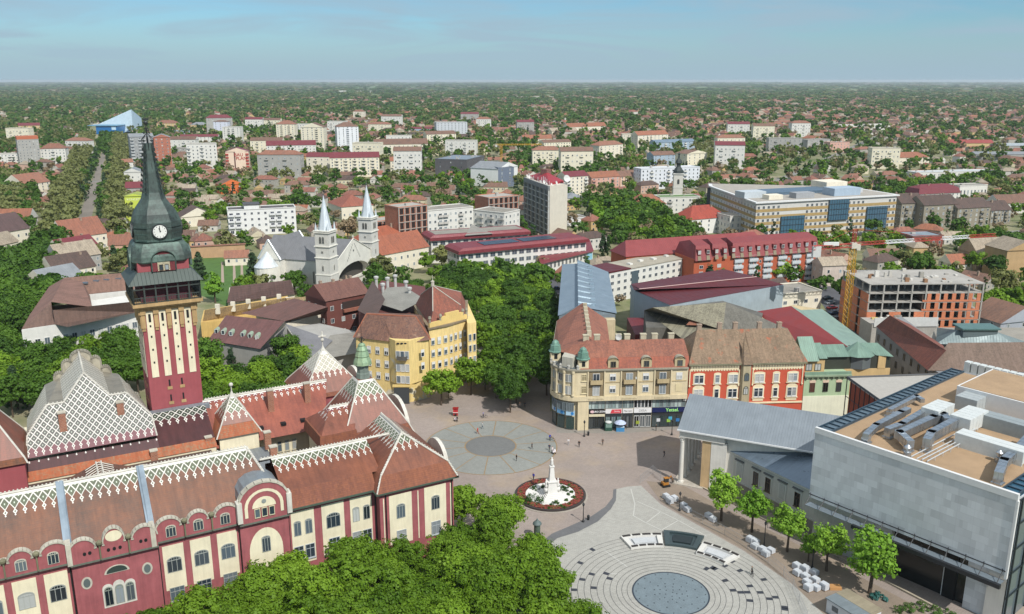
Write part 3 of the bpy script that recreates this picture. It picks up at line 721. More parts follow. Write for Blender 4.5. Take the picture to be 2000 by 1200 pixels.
# scalloped rear gable
def scallop(pts_, y, th, m, name, rim=None):
    mb = MB(); n = len(pts_); a = [(x, y, z) for x, z in pts_]; b = [(x, y+th, z) for x, z in pts_]
    mb.face(a[::-1] if (pts_[1][0] < pts_[0][0]) == False and False else a); mb.face(b[::-1])
    for k in range(n): mb.face([a[(k+1) % n], a[k], b[k], b[(k+1) % n]])
    return mb.build(name, m, hall)
def arcs(segs, zb):
    """segs: (x0,x1,zs,rise) round-headed bays"""
    top = []
    for x0, x1, zs, rs in segs:
        n = 10
        for k in range(n+1):
            t = math.pi*(1-k/n); top.append(((x0+x1)/2+(x1-x0)/2*math.cos(t), zs+rs*math.sin(t)))
    return [(segs[0][0], zb)]+[(segs[-1][1], zb)][:0]+top+[(segs[-1][1], zb)], top
def rim(top, y, th, mat_, r=.2):
    mb = MB()
    for (x0, z0), (x1, z1) in zip(top, top[1:]):
        if abs(x0-x1)+abs(z0-z1) < .02: continue
        l = math.hypot(x1-x0, z1-z0); nx, nz = -(z1-z0)/l*r, (x1-x0)/l*r; ya, yb = y-.18, y+th+.12
        a = [(x0, ya, z0), (x1, ya, z1), (x1+nx, ya, z1+nz), (x0+nx, ya, z0+nz)]; b = [(p[0], yb, p[2]) for p in a]
        mb.face(a); mb.face(b[::-1]); mb.face([a[3], a[2], b[2], b[3]]); mb.face([a[0], b[0], b[1], a[1]])
    return mb.build('coping', mat_, hall)
segs = []
for k in range(5): segs.append((-65.2+1.64*k, -63.56+1.64*k, 20.6+2.25*k, 1.0))
segs.append((-57.0, -53.6, 30.9, 1.3))
for k in range(5): segs.append((-53.6+1.62*k, -51.98+1.62*k, 29.6-2.25*k, 1.0))
poly, top = arcs(segs, 16); scallop(poly[::-1], 54.4, .8, plaster('bdb6a2', .35), 'rear_gable'); rim(top, 54.4, .8, plaster('a9a393', .4), .3)
# ---- facade attic with round heads
def attic(x0, x1, n, y, zs, rs, wn=True, mid=None):
    wd = (x1-x0)/n; sg = []
    for k in range(n):
        a, b = x0+wd*k, x0+wd*(k+1); r = rs; z = zs
        if mid == k: r = rs*1.35; z = zs+.25
        sg.append((a+.55, b-.55, z, r)); 
        if k < n-1: sg.append((b-.55, b+.55, zs+.1, .35))
    sg[0] = (x0, sg[0][1], sg[0][2], sg[0][3]); sg[-1] = (sg[-1][0], x1, sg[-1][2], sg[-1][3])
    poly, top = arcs(sg, 15.2); scallop(poly[::-1], y, .7, RED, 'attic_gable'); rim(top, y, .7, COPE)
    for k in range(n):
        cx = x0+wd*(k+.5)
        if wn: window(hall, cx, y-.01, 15.75, 0, 1.5, 1.9, 'round', 'b9b7a8')
        if k: m = MB(); m.lathe([(.12, 15.3), (.12, 17.5), (.42, 17.9), (.45, 18.2), (.1, 18.5)], (x0+wd*k, y-.35, 0), 8); m.build('pendant_shaft', plaster('7f7c62', .3), hall)
attic(-99, -86.5, 3, 1.3, 17.4, 1.5); attic(-86.3, -74, 3, 1.3, 17.4, 1.5, mid=1); attic(-74, -61.6, 3, 1.3, 17.4, 1.5)
attic(-61.5, -49.6, 3, .3, 17.2, 1.7, wn=False, mid=1); attic(-49.5, -37.3, 3, 1.3, 17.3, 1.5)
sg = [(-37.2, -29.4, 18.3, 3.5)]; poly, top = arcs(sg, 15.2); scallop(poly[::-1], .5, .7, RED, 'attic_gable'); rim(top, .5, .7, COPE, .3)
mb = MB(); mb.prism([(-37, 1.2), (-29.6, 1.2), (-30.2, 6.5), (-36.4, 6.5)], 16.3, 18.6); 
for k in range(8):
    t0, t1 = math.pi*k/8, math.pi*(k+1)/8; mb.face([(-33.3-3.6*math.cos(t0), 1.15, 18.3+3.3*math.sin(t0)), (-33.3-3.6*math.cos(t0), 8.5, 18.6+2.2*math.sin(t0)), (-33.3-3.6*math.cos(t1), 8.5, 18.6+2.2*math.sin(t1)), (-33.3-3.6*math.cos(t1), 1.15, 18.3+3.3*math.sin(t1))])
mb.build('dormer_roof', GREYM, hall)
for (ri, ro, zc, mm) in ((1.5, 1.9, 17.6, CREAM), (2.6, 3.1, 17.8, CREAM)):
    mb = MB()
    for k in range(12):
        t0, t1 = math.pi*k/12, math.pi*(k+1)/12
        mb.face([(-33.3+ro*math.cos(t0), .42, zc+ro*math.sin(t0)*.95), (-33.3+ri*math.cos(t0)*(0 if ri < 2 else 1), .42, zc+ri*math.sin(t0)*(0 if ri < 2 else .95)), (-33.3+ri*math.cos(t1)*(0 if ri < 2 else 1), .42, zc+ri*math.sin(t1)*(0 if ri < 2 else .95)), (-33.3+ro*math.cos(t1), .42, zc+ro*math.sin(t1)*.95)])
    if ri > 2: mb.box(-36.4, .4, 16.2, -35.9, .46, 17.9); mb.box(-30.7, .4, 16.2, -30.2, .46, 17.9)
    mb.build('arch_band', mm, hall)
for dx in (-1.15, 0, 1.15): window(hall, -33.3+dx, .42, 15.9, 0, .9, 1.6, 'plain', 'cfc9a8')
m = MB(); m.lathe([(.38, 0), (.38, .08), (.22, .1)], (0, 0, 0), 10); e_ = m.build('crest', plain('8a8f8a'), hall); e_.location = (-33.3, .42, 18.6); e_.rotation_euler = (math.pi/2, 0, 0)
# oval, small openings, fan window of the projecting bay
def disc(x, y, z, rx, rz_, mat_, name, d=.06, n=20, half=False):
    mb = MB(); N = n
    pts = [(x+rx*math.cos((math.pi if half else 2*math.pi)*k/N), z+rz_*math.sin((math.pi if half else 2*math.pi)*k/N)) for k in range(N+(1 if half else 0))]
    mb.face([(a, y-d, b) for a, b in pts]); 
    for k in range(len(pts)): (a, b), (c, e) = pts[k], pts[(k+1) % len(pts)]; mb.face([(c, y-d, e), (a, y-d, b), (a, y, b), (c, y, e)])
    return mb.build(name, mat_, hall)
disc(-55.5, .3, 18.5, 1.15, .85, CREAM, 'oval_panel')
for x in (-56.4, -55.6, -54.8, -59.6, -58.9, -51.9, -51.2):
    disc(x, .29, 16.6 if abs(x+55.6) > 1 else 16.4, .24, .3, DARK, 'opening', .03, 10)
disc(-55.6, .99, 12.1, 1.75, 1.25, COPE, 'surround', .05, 16, True); disc(-55.6, .94, 12.2, 1.45, 1.0, glass('3a4440'), 'fan_window', .03, 16, True)
for s in (-1, 1): disc(-55.6+s*4.2, .99, 11.5, .75, 1.0, COPE, 'surround', .05); disc(-55.6+s*4.2, .94, 11.5, .48, .72, glass('4a5650'), 'oval_window', .03)
poly, top = arcs([(-57.9, -56.4, 9.8, .7), (-56.4, -54.8, 10.0, .8), (-54.8, -53.3, 9.8, .7)], 6.6); scallop(poly[::-1], .93, .06, WHITEC, 'window_surround')
for dx in (-1.5, 0, 1.5): window(hall, -55.6+dx, .92, 7.0, 0, 1.2, 3.1, 'arch', '8e9488')
# cream panels and windows
def panel(x0, x1, y, z0=1.2, z1=14.2):
    mb = MB(); mb.box(x0, y-.06, z0, x1, y+.02, z1); mb.build('wall_panel', CREAM, hall)
for x0, n, y in ((-99, 3, 2), (-86.3, 3, 2), (-74, 3, 2), (-49.5, 3, 2)):
    for k in range(n):
        c = x0+4.1*(k+.5)+.05; panel(c-1.55, c+1.55, y, 6.2, 13.9); window(hall, c, y-.06, 9.3, 0, 2.2, 2.6, 'round', '9da09a'); window(hall, c, y-.06, 4.2, 0, 2.2, 2.4, 'old', '9da09a')
for c, ws in ((-26.9, 2), (-21.7, 1), (-16.7, 2)):
    panel(c-1.95, c+1.95, 2, 4.9, 14.6)
    for dx in ((-.95, .95) if ws == 2 else (0,)): window(hall, c+dx, 1.94, 10.2, 0, 1.2 if ws == 2 else 2.4, 2.7, 'round', '9da09a'); 
    for dx in ((-.95, .95) if ws == 2 else (0,)): window(hall, c+dx, 1.94, 5.6, 0, 1.6 if ws == 2 else 1.9, 2.6, 'old', 'a9b0b4')
for c in (-10.2, -3.6):
    panel(c-2.1, c+2.1, 0, 4.9, 14.4); window(hall, c, -.06, 9.9, 0, 1.6, 2.7, 'round', '9da09a'); window(hall, c, -.06, 4.9, 0, 1.8, 2.6, 'old', 'a9b0b4')
for x in (-13.3, -6.9, -.6):
    mb = MB(); mb.box(x-.1, -.08, 5, x+.1, .02, 14.2); mb.build('pilaster_strip', CREAM, hall)
disc(-33.3, 1.19, 9.5, 2.7, 4.0, CREAM, 'arch_panel', .05, 16, True); panel(-36, -30.6, 1.2, 1.5, 9.5); window(hall, -33.3, 1.1, 9.3, 0, 1.4, 2.8, 'round', '9da09a')
for k in range(5):
    y = 3+k*2.7
    mb = MB(); mb.box(-.02, y-.9, 5, .06, y+.9, 14); mb.build('wall_panel', CREAM, hall); window(hall, .06, y, 10, math.pi/2, 1.3, 2.5, 'round', '9da09a')
# cornices
mb = MB()
for (x0, x1, y) in ((-110, -61.6, 2), (-61.6, -49.5, 1), (-49.5, -37.3, 2), (-37.3, -29.3, 1.2)): mb.box(x0, y-.75, 14.95, x1, y+.3, 15.25)
mb.build('cornice', plaster('6f7468', .3), hall)
mb = MB(); mb.box(-29.3, 1.0, 15.35, -14.4, 2.0, 15.6); mb.box(-14.8, -.8, 15.25, .8, 0, 15.5); mb.box(0, -.8, 15.25, .8, 17, 15.5); mb.box(-14.8, 0, 15.25, -14, 3, 15.5); mb.build('gutter', plaster('4b5a4c', .3), hall)
for x, y in ((-61.7, 1.7), (-49.5, 1.7), (-37.2, 1.7), (-29.3, 1.6), (-14.15, 1.7), (-12.9, -.15), (-.4, -.15)):
    mb = MB(); mb.tube((x, y, 3), (x, y, 15), .11, n=6); mb.build('downpipe', DARK, hall)
for x in (-61.6, -50.1):
    mb = MB(); mb.face([(x-.55, 2, 17.0), (x+.55, 2, 17.0), (x+.55, 11, 24.3), (x-.55, 11, 24.3)]); mb.face([(x-.55, 2, 17.), (x-.55, 11, 24.3), (x-.55, 11, 23), (x-.55, 2, 16)]); mb.face([(x+.55, 2, 16.), (x+.55, 11, 23), (x+.55, 11, 24.3), (x+.55, 2, 17)])
    mb.build('firewall_capping', metal('8795a0', 1.2, .4, .4), hall)
    mb = MB(); mb.box(x-.35, .2, 15.2, x+.35, 2.2, 18.6); mb.build('parapet_pier', COPE, hall)
for x in (-37.2, -29.3):
    mb = MB(); mb.box(x-.4, .1, 15.6, x+.4, 1.6, 19.1); mb.lathe([(.45, 19.1), (.2, 19.6)], (x, .8, 0), 8); mb.build('parapet_pier', WHITEC, hall)
# white ridge crests
def crest(a, b, name='ridge_crest', r=.2, m=None):
    a = Vector(a); b = Vector(b); mb = MB(); mb.tube(a, b, r, n=6); n = int((b-a).length/.55)
    for k in range(n): p = a.lerp(b, (k+.5)/n); mb.blob((p.x, p.y, p.z+r+.06), .14, n=5)
    return mb.build(name, m or WHITEC, hall)
crest((-110, 11, 23.9), (-33.3, 11, 23.9)); crest((-31.5, 10, 21.5), (-8, 10, 21.5)); crest((-34.6, 43, 22), (-9.5, 43, 22)); crest((-14.2, 26, 22.5), (-8.8, 26, 22.5), r=.15)
crest((-6.8, 7, 22.6), (-6.8, 17.5, 22.6)); crest((-33.3, 11, 23.9), (-29.6, 2.4, 16.5), 'hip_capping'); crest((-6.8, 7, 22.6), (-.5, 1, 18.1), 'hip_capping'); crest((-6.8, 7, 22.6), (-13.2, 1, 18.1), 'hip_capping')
crest((-.5, 1, 18.1), (.6, -.6, 15.6), 'hip_capping', .14); crest((-13.2, 1, 18.1), (-14.6, -.6, 15.6), 'hip_capping', .14)
crest(PK, BK, 'ridge_crest', .25)
for i_ in range(2, 9):
    if i_ < 8: crest(FR[i_], FR[i_+1], 'hip_capping', .16)
crest(FR[1], FR[2], 'hip_capping', .16); crest(FR[8], FR[0], 'hip_capping', .16)
# curved white gable fronts seen edge on over the square
for y0, y1, zt in ((3.5, 12.5, 19.5), (21.5, 34.5, 21.5), (49.5, 60, 20)):
    mb = MB(); n = 12; pr = [(y0, 14.5)]+[(y0+(y1-y0)*(.5-.5*math.cos(math.pi*k/n)), 15+(zt-15)*math.sin(math.pi*k/n)) for k in range(n+1)]+[(y1, 14.5)]
    mb.face([(.9, a, b) for a, b in pr]); mb.face([(.2, a, b) for a, b in pr][::-1])
    for (a, b), (c, d) in zip(pr, pr[1:]): mb.face([(.9, a, b), (.2, a, b), (.2, c, d), (.9, c, d)])
    mb.build('street_gable', WHITEC, hall)
# gable ends towards the inner passages, courtyard pieces
mb = MB(); mb.face([(-12.6, 17.55, 18), (-1, 17.55, 18), (-6.8, 17.55, 22.4)][::-1]); mb.build('gable_end', plaster('8d8474', .4), hall)
for (x, y) in ((-22.5, 39), (-14.8, 39.5), (-29.5, 38.6), (-5, 24.2), (-60, 37.0), (-50.3, 37.6), (-67.5, 29.3), (-46, 31.4), (-36, 33), (-25.6, 30), (-28.2, 14), (-36, 14.5), (-44, 14.4)):
    z = 15.5+(6.3 if y > 36 else 0); 
    if y < 20: z = 20.3
    if -61 < x < -50 and y > 36.5: z = 24.8
    if y < 34 and y > 28: z = 16.6
    mb = MB(); mb.box(x-.6, y-.5, z-4 if y > 33 else z-2, x+.6, y+.5, z+1.4); mb.box(x-.7, y-.6, z+1.4, x+.7, y+.6, z+1.6, 1); mb.build('chimney', [brick('a0694c'), COPE], hall)
mb = MB(); mb.box(-110, 26, 15.0, -36, 31, 16.2); mb.build('courtyard_roof', BROWNM, hall)
mb = MB(); mb.box(-110, 24.4, 14.6, -64, 26.1, 15.2); mb.box(-46, 24.4, 14.6, -36, 26.1, 15.2); mb.build('courtyard_gutter', plaster('6c6f68'), hall)
mb = MB(); mb.box(-110, 26, 0, -36, 26.6, 14.9); mb.box(-64, 20, 0, -46.5, 26, 14.9); mb.build('courtyard_wall', plaster('b9a684', .3), hall)
mb = MB(); mb.face([(-64, 19, 16.2), (-55.4, 19, 19.6), (-55.4, 27, 19.6), (-64, 27, 16.2)]); mb.face([(-55.4, 19, 19.6), (-46.4, 19, 16.2), (-46.4, 27, 16.2), (-55.4, 27, 19.6)]); mb.build('courtyard_roof', tiles('6a4a3c', '54392f', .5), hall)
mb = MB(); 
for k in range(7): y = 20+k; mb.tube((-55.4, y+.6, 19.75), (-57.6, y, 18.9), .09, n=4); mb.tube((-55.4, y+.6, 19.75), (-53.2, y, 18.9), .09, n=4)
mb.tube((-55.8, 19, 19.7), (-55.8, 27, 19.7), .14, n=5); mb.tube((-55., 19, 19.7), (-55., 27, 19.7), .14, n=5); mb.build('ridge_ornament', WHITEC, hall)
mb = MB(); mb.box(-88, 24.5, 15.3, -68, 30, 16.4); mb.build('courtyard_roof', metal('55685c', .7, .5, .3), hall)
mb = MB(); mb.box(-34.4, 14, 13.6, -25.6, 32.6, 14.1); mb.build('courtyard_roof', metal('8d9498', .8, .5, .3), hall)
for (x, y) in ((-61.5, 28.6), (-48.5, 28.4), (-62, 25), (-47, 25.4)):
    mb = MB(); mb.lathe([(1.3, 16.2), (1.3, 16.5), (1.0, 16.5), (.95, 16.3)], (x, y, 0), 14); mb.build('skylight_ring', COPE, hall)
for x in (-100, -90, -80, -74, -44.5, -41.5, -38.5): window(hall, x, 25.98, 11.4, 0, 2.0, 2.4, 'round', 'a9b8b0')
for x in (-22, -20.5, -19, -27.5): window(hall, x, 35.98, 10.8, 0, .9, 2.3, 'old', 'b3ad98')
for x in (-25.5, -21, -17): 
    mb = MB(); mb.box(x-.5, 35.2, 16.6, x+.5, 36.2, 17.1); mb.build('roof_hatch', DARK, hall)
# ================================================================ tower
# the tower is part of the hall's body but rises as a thing of its own
tc_ = TW(-39.6, 48.0); tower = empty('clock_tower', (tc_.x, tc_.y, 0), TA, 'tall red tower with cream strips, open gallery and green copper spire with a white clock', 'tower')
ty = tc_.y
def TZ(v, dy=0.): return HZ(v, ty+dy)
H_ = 4.8
mb = MB(); mb.box(-H_, -H_, 0, H_, H_, 42.2); mb.build('wall', plaster('9c5054', .15), tower)
mb = MB(); mb.box(-5.7, -6.6, 20.3, 5.7, -5, 21.6); mb.build('base_roof', GREYM, tower)
for f_ in range(4):
    a = f_*math.pi/2; c, s = math.cos(a), math.sin(a); rot = lambda x, y: (x*c-y*s, x*s+y*c)
    st = MB(); co_ = MB(); op = MB()
    for k in range(4):
        x = -3.45+2.3*k
        st.box(x-.62, -H_-.12, 28.2, x+.62, -H_+.05, 41.4)
        for z in (31., 33.6, 36.2, 38.3): op.box(x-.15, -H_-.16, z, x+.15, -H_-.1, z+.4)
        op.box(x-.22, -H_-.17, 39.3, x+.22, -H_-.1, 40.9)
    for k in range(5):
        x = -4.6+2.3*k; c5 = MB(); c5.box(x-.38, -H_-.35, 38.2, x+.38, -H_, 41.6); c5.box(x-.5, -H_-.55, 40.9, x+.5, -H_, 42.0); c5.box(x-.3, -H_-.2, 37.6, x+.3, -H_, 38.2); c5.build('corbel', OCH, tower).rotation_euler = (0, 0, a)
    co_.box(-5.1, -H_-.25, 41.5, 5.1, -H_, 42.2)
    for x in (-1.1, 1.2):
        for z in (22.9, 26.0): op.box(x-.15, -H_-.04, z, x+.15, -H_+.02, z+1.3); co_.box(x-.45, -H_-.1, z-.7, x+.45, -H_+.02, z-.1)
    for m_, nm, mt in ((st, 'cream_strip', CREAM), (co_, 'frieze', OCH), (op, 'opening', DARK)):
        o = m_.build(nm, mt, tower); o.rotation_euler = (0, 0, a)
mb = MB(); mb.box(-5.9, -5.9, 42.2, 5.9, 5.9, 42.6); mb.box(-6.3, -6.3, 42.6, 6.3, 6.3, 43.2); mb.build('gallery_floor', OCH, tower)
mb = MB(); mb.box(-4.6, -4.6, 43.2, 4.6, 4.6, 47); mb.build('gallery_core', plaster('5c2f38', .2), tower)
mb = MB()
for i in range(4):
    for k in range(7):
        t = -6+2*k; 
        for (x, y) in ((t, -6), (t, 6), (-6, t), (6, t)): mb.box(x-.14, y-.14, 43.2, x+.14, y+.14, 47.2)
    break
for (x0, y0, x1, y1) in ((-6, -6.1, 6, -5.9), (-6, 5.9, 6, 6.1), (-6.1, -6, -5.9, 6), (5.9, -6, 6.1, 6)): mb.box(x0, y0, 44.3, x1, y1, 44.45); mb.box(x0, y0, 43.3, x1, y1, 43.4); mb.box(x0, y0, 45.9, x1, y1, 46.1)
for k in range(30):
    t = -5.9+.4*k; mb.box(t-.04, -6.05, 43.3, t+.04, -5.97, 44.4); mb.box(5.97, t-.04, 43.3, 6.05, t+.04, 44.4); mb.box(-6.05, t-.04, 43.3, -5.97, t+.04, 44.4)
mb.build('gallery_frame', plain('39403c', .6), tower)
sk = metal('4a544f', .7, .5, .3)
mb = MB(49.3); mb.prism([(-6.7, -6.7), (6.7, -6.7), (6.7, 6.7), (-6.7, 6.7)], 46.9, 49.0, sc_=.72); mb.build('skirt_roof', sk, tower)
mb = MB(); mb.box(-4.6, -4.6, 48.6, 4.6, 4.6, 51.3); mb.build('upper_wall', RED2, tower)
# rounded copper roof over the upper wall: square with chamfered corners, gabled over the middle of each face
def oct_(r, ch): 
    k = r*ch; return [(-r, -k), (-k, -r), (k, -r), (r, -k), (r, k), (k, r), (-k, r), (-r, k)]
cop = MB(65); prof = [(5.15, 50.6), (5.35, 50.9), (5.3, 51.8), (5.05, 52.8), (4.75, 53.7), (4.35, 54.2)]
def ring_stack(mb, prof, ch=.62):
    for (r0, z0), (r1, z1) in zip(prof, prof[1:]):
        a, b = oct_(r0, ch), oct_(r1, ch)
        for k in range(8): n = (k+1) % 8; mb.face([(*a[k], z0), (*a[n], z0), (*b[n], z1), (*b[k], z1)])
    mb.face([(*p, prof[0][1]) for p in oct_(prof[0][0], ch)][::-1]); mb.face([(*p, prof[-1][1]) for p in oct_(prof[-1][0], ch)])
ring_stack(cop, prof, .72); cop.build('copper_roof', patina('454f4a', '62786e', '2f3835'), tower)
nk = MB(60)
nprof = [(3.9, 54.2), (4.25, 54.5), (4.2, 54.8), (3.75, 55.0), (3.75, 55.6), (4.15, 55.8), (4.1, 56.0), (3.7, 56.2), (3.8, 56.9), (4.35, 57.1)]
ring_stack(nk, nprof, .55); nk.build('neck', patina('2f3a36', '465d55', '1f2624'), tower)
bb = MB(75)
bp = [(470, 43), (462, 44.5), (445, 46), (430, 45), (415, 40.5), (405, 35), (397, 29), (388, 23), (375, 19), (360, 17), (340, 14.5), (320, 12), (300, 9.8), (280, 8.2)]
pr = [(px_*.0935, TZ(v)) for v, px_ in bp]
ring_stack(bb, pr, .5); bb.build('spire', patina('363f3c', '4e5f59', '282d2b'), tower, smooth=False)
for f_ in range(4):
    a = f_*math.pi/2
    o = MB(); o.lathe([(1.45, 0), (1.45, .3), (1.2, .32), (1.2, .25)], (0, 0, 0), 24); c_ = o.build('clock_rim', plain('23282a'), tower)
    r_ = pr[3][0]+.05; c_.location = (math.sin(a)*r_, -math.cos(a)*r_, TZ(446)); c_.rotation_euler = (math.pi/2, 0, a)
    d_ = MB(); d_.lathe([(1.22, .2), (1.22, .33)], (0, 0, 0), 24); d_.build('clock_face', plain('d8d8d2', .5), c_)
    h_ = MB(); h_.box(-.06, -.1, .34, .06, 1.0, .4); h_.box(-.07, -.1, .34, .07, .7, .39, rot=R(22))
    for k in range(12): t = k*math.pi/6; h_.box(math.sin(t)*1.02-.05, math.cos(t)*1.02-.08, .335, math.sin(t)*1.02+.05, math.cos(t)*1.02+.08, .36)
    h_.build('clock_hand', DARK, c_)
    # gabled window bay in the upper wall
    q = MB(); n = 10; ps = [(-2.0, 49.0)]+[(-2.0*math.cos(math.pi*k/n), 50.9+1.9*math.sin(math.pi*k/n)) for k in range(n+1)]+[(2.0, 49.0)]
    q.face([(x, -5.2, z) for x, z in ps][::-1]); q.face([(x, -5.2, z) for x, z in ps]); o = q.build('window_gable', RED2, tower); o.rotation_euler = (0, 0, a)
    q = MB(); 
    for (x0, z0), (x1, z1) in zip(ps, ps[1:]): q.face([(x0*1.12, -5.6, z0+.1), (x1*1.12, -5.6, z1+.1), (x1*1.12, -3.9, z1+.6), (x0*1.12, -3.9, z0+.6)]); q.face([(x0, -5.25, z0-.02), (x0*1.12, -5.6, z0+.1), (x1*1.12, -5.6, z1+.1), (x1, -5.25, z1-.02)][::-1])
    o = q.build('gable_roof', patina('454f4a', '62786e', '2f3835'), tower); o.rotation_euler = (0, 0, a)
    q = MB(); ps = [(-1.1, 49.1)]+[(-1.1*math.cos(math.pi*k/n), 50.7+1.1*math.sin(math.pi*k/n)) for k in range(n+1)]+[(1.1, 49.1)]; q.face([(x, -5.24, z) for x, z in ps]); q.face([(x, -5.24, z) for x, z in ps][::-1]); o = q.build('window_surround', CREAM, tower); o.rotation_euler = (0, 0, a)
    for dx in (-.5, .5): window(tower, (dx)*math.cos(a)+5.26*math.sin(a), dx*math.sin(a)-5.26*math.cos(a), 49.2, a, .7, 1.1, 'plain', '5a4a3c')
fl_ = MB(); z0 = TZ(282)
for k in range(8): 
    t = k*math.pi/4; r_ = .85
    fl_.tube((r_*math.cos(t), r_*math.sin(t), z0-1.2), (r_*1.25*math.cos(t), r_*1.25*math.sin(t), z0+.9), .06, n=4); fl_.tube((r_*1.25*math.cos(t), r_*1.25*math.sin(t), z0+.9), (.1*math.cos(t), .1*math.sin(t), z0+2.0), .06, n=4)
    fl_.tube((.6*math.cos(t), .6*math.sin(t), z0+1.9), (.25*math.cos(t+.6), .25*math.sin(t+.6), z0+3.1), .05, n=4)
fl_.tube((0, 0, z0-.5), (0, 0, TZ(222)), .12, n=5, r2=.05); fl_.blob((0, 0, TZ(240)), .4, n=6); fl_.box(-.55, -.03, TZ(232)-.3, .55, .03, TZ(232)+.05); fl_.build('finial', plain('22282a', .5), tower)
# open ironwork on the slim part of the spire
for f_ in range(4):
    a = f_*math.pi/2; q = MB()
    for s in (-1, 1):
        for i in range(9): z = TZ(375)+(TZ(285)-TZ(375))*i/9; r_ = 1.9-(1.9-.85)*i/9; q.box(s*r_*.72-.12, -r_-.12, z, s*r_*.72+.12, -r_+.1, z+.55)
    o = q.build('spire_lucarne', plain('1d2624'), tower); o.rotation_euler = (0, 0, a)
# ================================================================ grey museum block
def frame(o, rz):
    c, s = math.cos(rz), math.sin(rz)
    def W(x, y, z=0.): return Vector((o.x+x*c-y*s, o.y+x*s+y*c, z))
    def Lc(u, v, z=0.): p = P(u, v, z); x, y = p.x-o.x, p.y-o.y; return (x*c+y*s, -x*s+y*c, z)
    return W, Lc
def boxpart(name, root, m, *bx, **k):
    mb = MB()
    for b in bx: mb.box(*b)
    return mb.build(name, m, root, **k)
mo = P(1593, 835, 23); MR = R(-50.5); MW, ML = frame(mo, MR)
mus = empty('museum', (mo.x, mo.y, 0), MR, 'grey stone clad block with brown gravel roof, glass roof edge and rooftop air ducts', 'building'); mark(mo.x, mo.y, 38, 60, MR)
LM = ML(1988, 967, 23)[0]; DM = 54
STN = stone_panels('c6c9ca'); WHT = plain('d8d8d6', .5, n=.06); CHAR = plain('25282c', .5); BG = glass('33566a', .15)
boxpart('wall', mus, STN, (0, 0, 9.2, LM, DM, 22.3))
boxpart('roof', mus, gravel('a88d6e'), (2.8, .5, 22.25, LM-2.6, DM-.5, 22.5))
boxpart('parapet', mus, WHT, (-.05, -.12, 22.0, LM+.1, .45, 23.05)); boxpart('parapet', mus, WHT, (LM-.1, -.15, 8.6, LM+.28, .35, 21.98))
for x0, x1 in ((.0, 2.8), (LM-2.6, LM-.05)):
    mb = MB(); mb.box(x0, .46, 22.3, x1, DM-.5, 22.62); mb.build('glass_strip', BG, mus)
    mb = MB(); n = 28
    for k in range(n+1): y = .5+(DM-1.1)*k/n; mb.box(x0, y, 22.62, x1, y+.22, 22.86)
    mb.box(x0, .5, 22.62, x0+.2, DM-.5, 22.95); mb.box(x1-.25, .5, 22.62, x1, DM-.5, 22.95); mb.build('glazing_bar', plain('2c3f4c', .4), mus)
boxpart('lower_wall', mus, plaster('c4c4be', .15), (.6, 1.2, 0, 15.5, 20, 9.2)); boxpart('lower_wall', mus, STN, (LM-6, 1.2, 0, LM-2.6, 20, 9.2)); boxpart('lower_wall', mus, plaster('cfcbc2', .1), (LM-2.6, .6, 0, LM+.1, 30, 9.2))
boxpart('shopfront_glass', mus, glass('10181a', .25), (15.5, 2.2, 0, LM-6, 20, 9.2)); boxpart('pier', mus, plain('060708', .7), (24.6, 1.9, .0, 26.6, 2.19, 9.1))
boxpart('pier', mus, plaster('b9bab6', .1), (11.2, .9, 0, 12.2, 1.19, 9.1)); boxpart('mullion', mus, WHT, (24.4, 2.05, 0, 24.55, 2.19, 9.1))
boxpart('canopy_beam', mus, CHAR, (9.8, -2.3, 7.7, LM+.2, -1.7, 8.4)); boxpart('canopy', mus, glass('6d7880', .25), (0.3, -1.7, 8.22, LM, 0, 8.3))
mb = MB(); mb.tube((0, -.15, 9.9), (LM, -.15, 9.9), .09, n=5)
for k in range(13): x = .4+(LM-.8)*k/12; mb.tube((x, -.1, 9.9), (x, -1.9, 8.4), .07, n=4); mb.tube((x, -.3, 9.4), (x, -.3, 10.3), .06, n=4)
mb.build('canopy_stay', CHAR, mus)
mb = MB(); mb.box(LM+.3, .6, 0, LM+.34, DM, 22.2); mb.build('curtain_wall', glass('39505a', .15), mus)
mb = MB()
for k in range(12): y = .8+k*4.2; mb.box(LM+.34, y, .1, LM+.6, y+.22, 22.2)
for z in (5, 9.2, 13.4, 17.8, 22): mb.box(LM+.34, .6, z, LM+.56, DM, z+.2)
mb.build('curtain_wall_frame', plain('202a2e', .5), mus)
DUCT = metal('b9bec2', 1.2, .28, .85, .12, False); UNIT = plain('c9cdca', .5)
def duct(pts, w_=1.1, h_=1.0, z=23.4):
    mb = MB()
    Pp = [ML(u, v, z+h_) for u, v in pts]
    for a, b in zip(Pp, Pp[1:]):
        d = Vector((b[0]-a[0], b[1]-a[1])); l = d.length; d /= l; n = Vector((-d.y, d.x))*w_/2; e = d*w_*.5
        q = [(a[0]-e.x+n.x, a[1]-e.y+n.y), (a[0]-e.x-n.x, a[1]-e.y-n.y), (b[0]+e.x-n.x, b[1]+e.y-n.y), (b[0]+e.x+n.x, b[1]+e.y+n.y)]
        mb.prism(q, z, z+h_)
        for k in range(int(l/1.6)): p = Vector(a[:2])+d*(k+.5)*1.6; mb.prism([(p.x+n.x*1.05-d.x*.04, p.y+n.y*1.05-d.y*.04), (p.x-n.x*1.05-d.x*.04, p.y-n.y*1.05-d.y*.04), (p.x-n.x*1.05+d.x*.04, p.y-n.y*1.05+d.y*.04), (p.x+n.x*1.05+d.x*.04, p.y+n.y*1.05+d.y*.04)], z-.03, z+h_+.04)
    a = Pp[0]; mb.box(a[0]-.6, a[1]-.6, 22.5, a[0]+.6, a[1]+.6, z+.2); mb.box(a[0]-.8, a[1]-.8, 22.45, a[0]+.8, a[1]+.8, 22.8)
    return mb.build('air_duct', DUCT, mus)
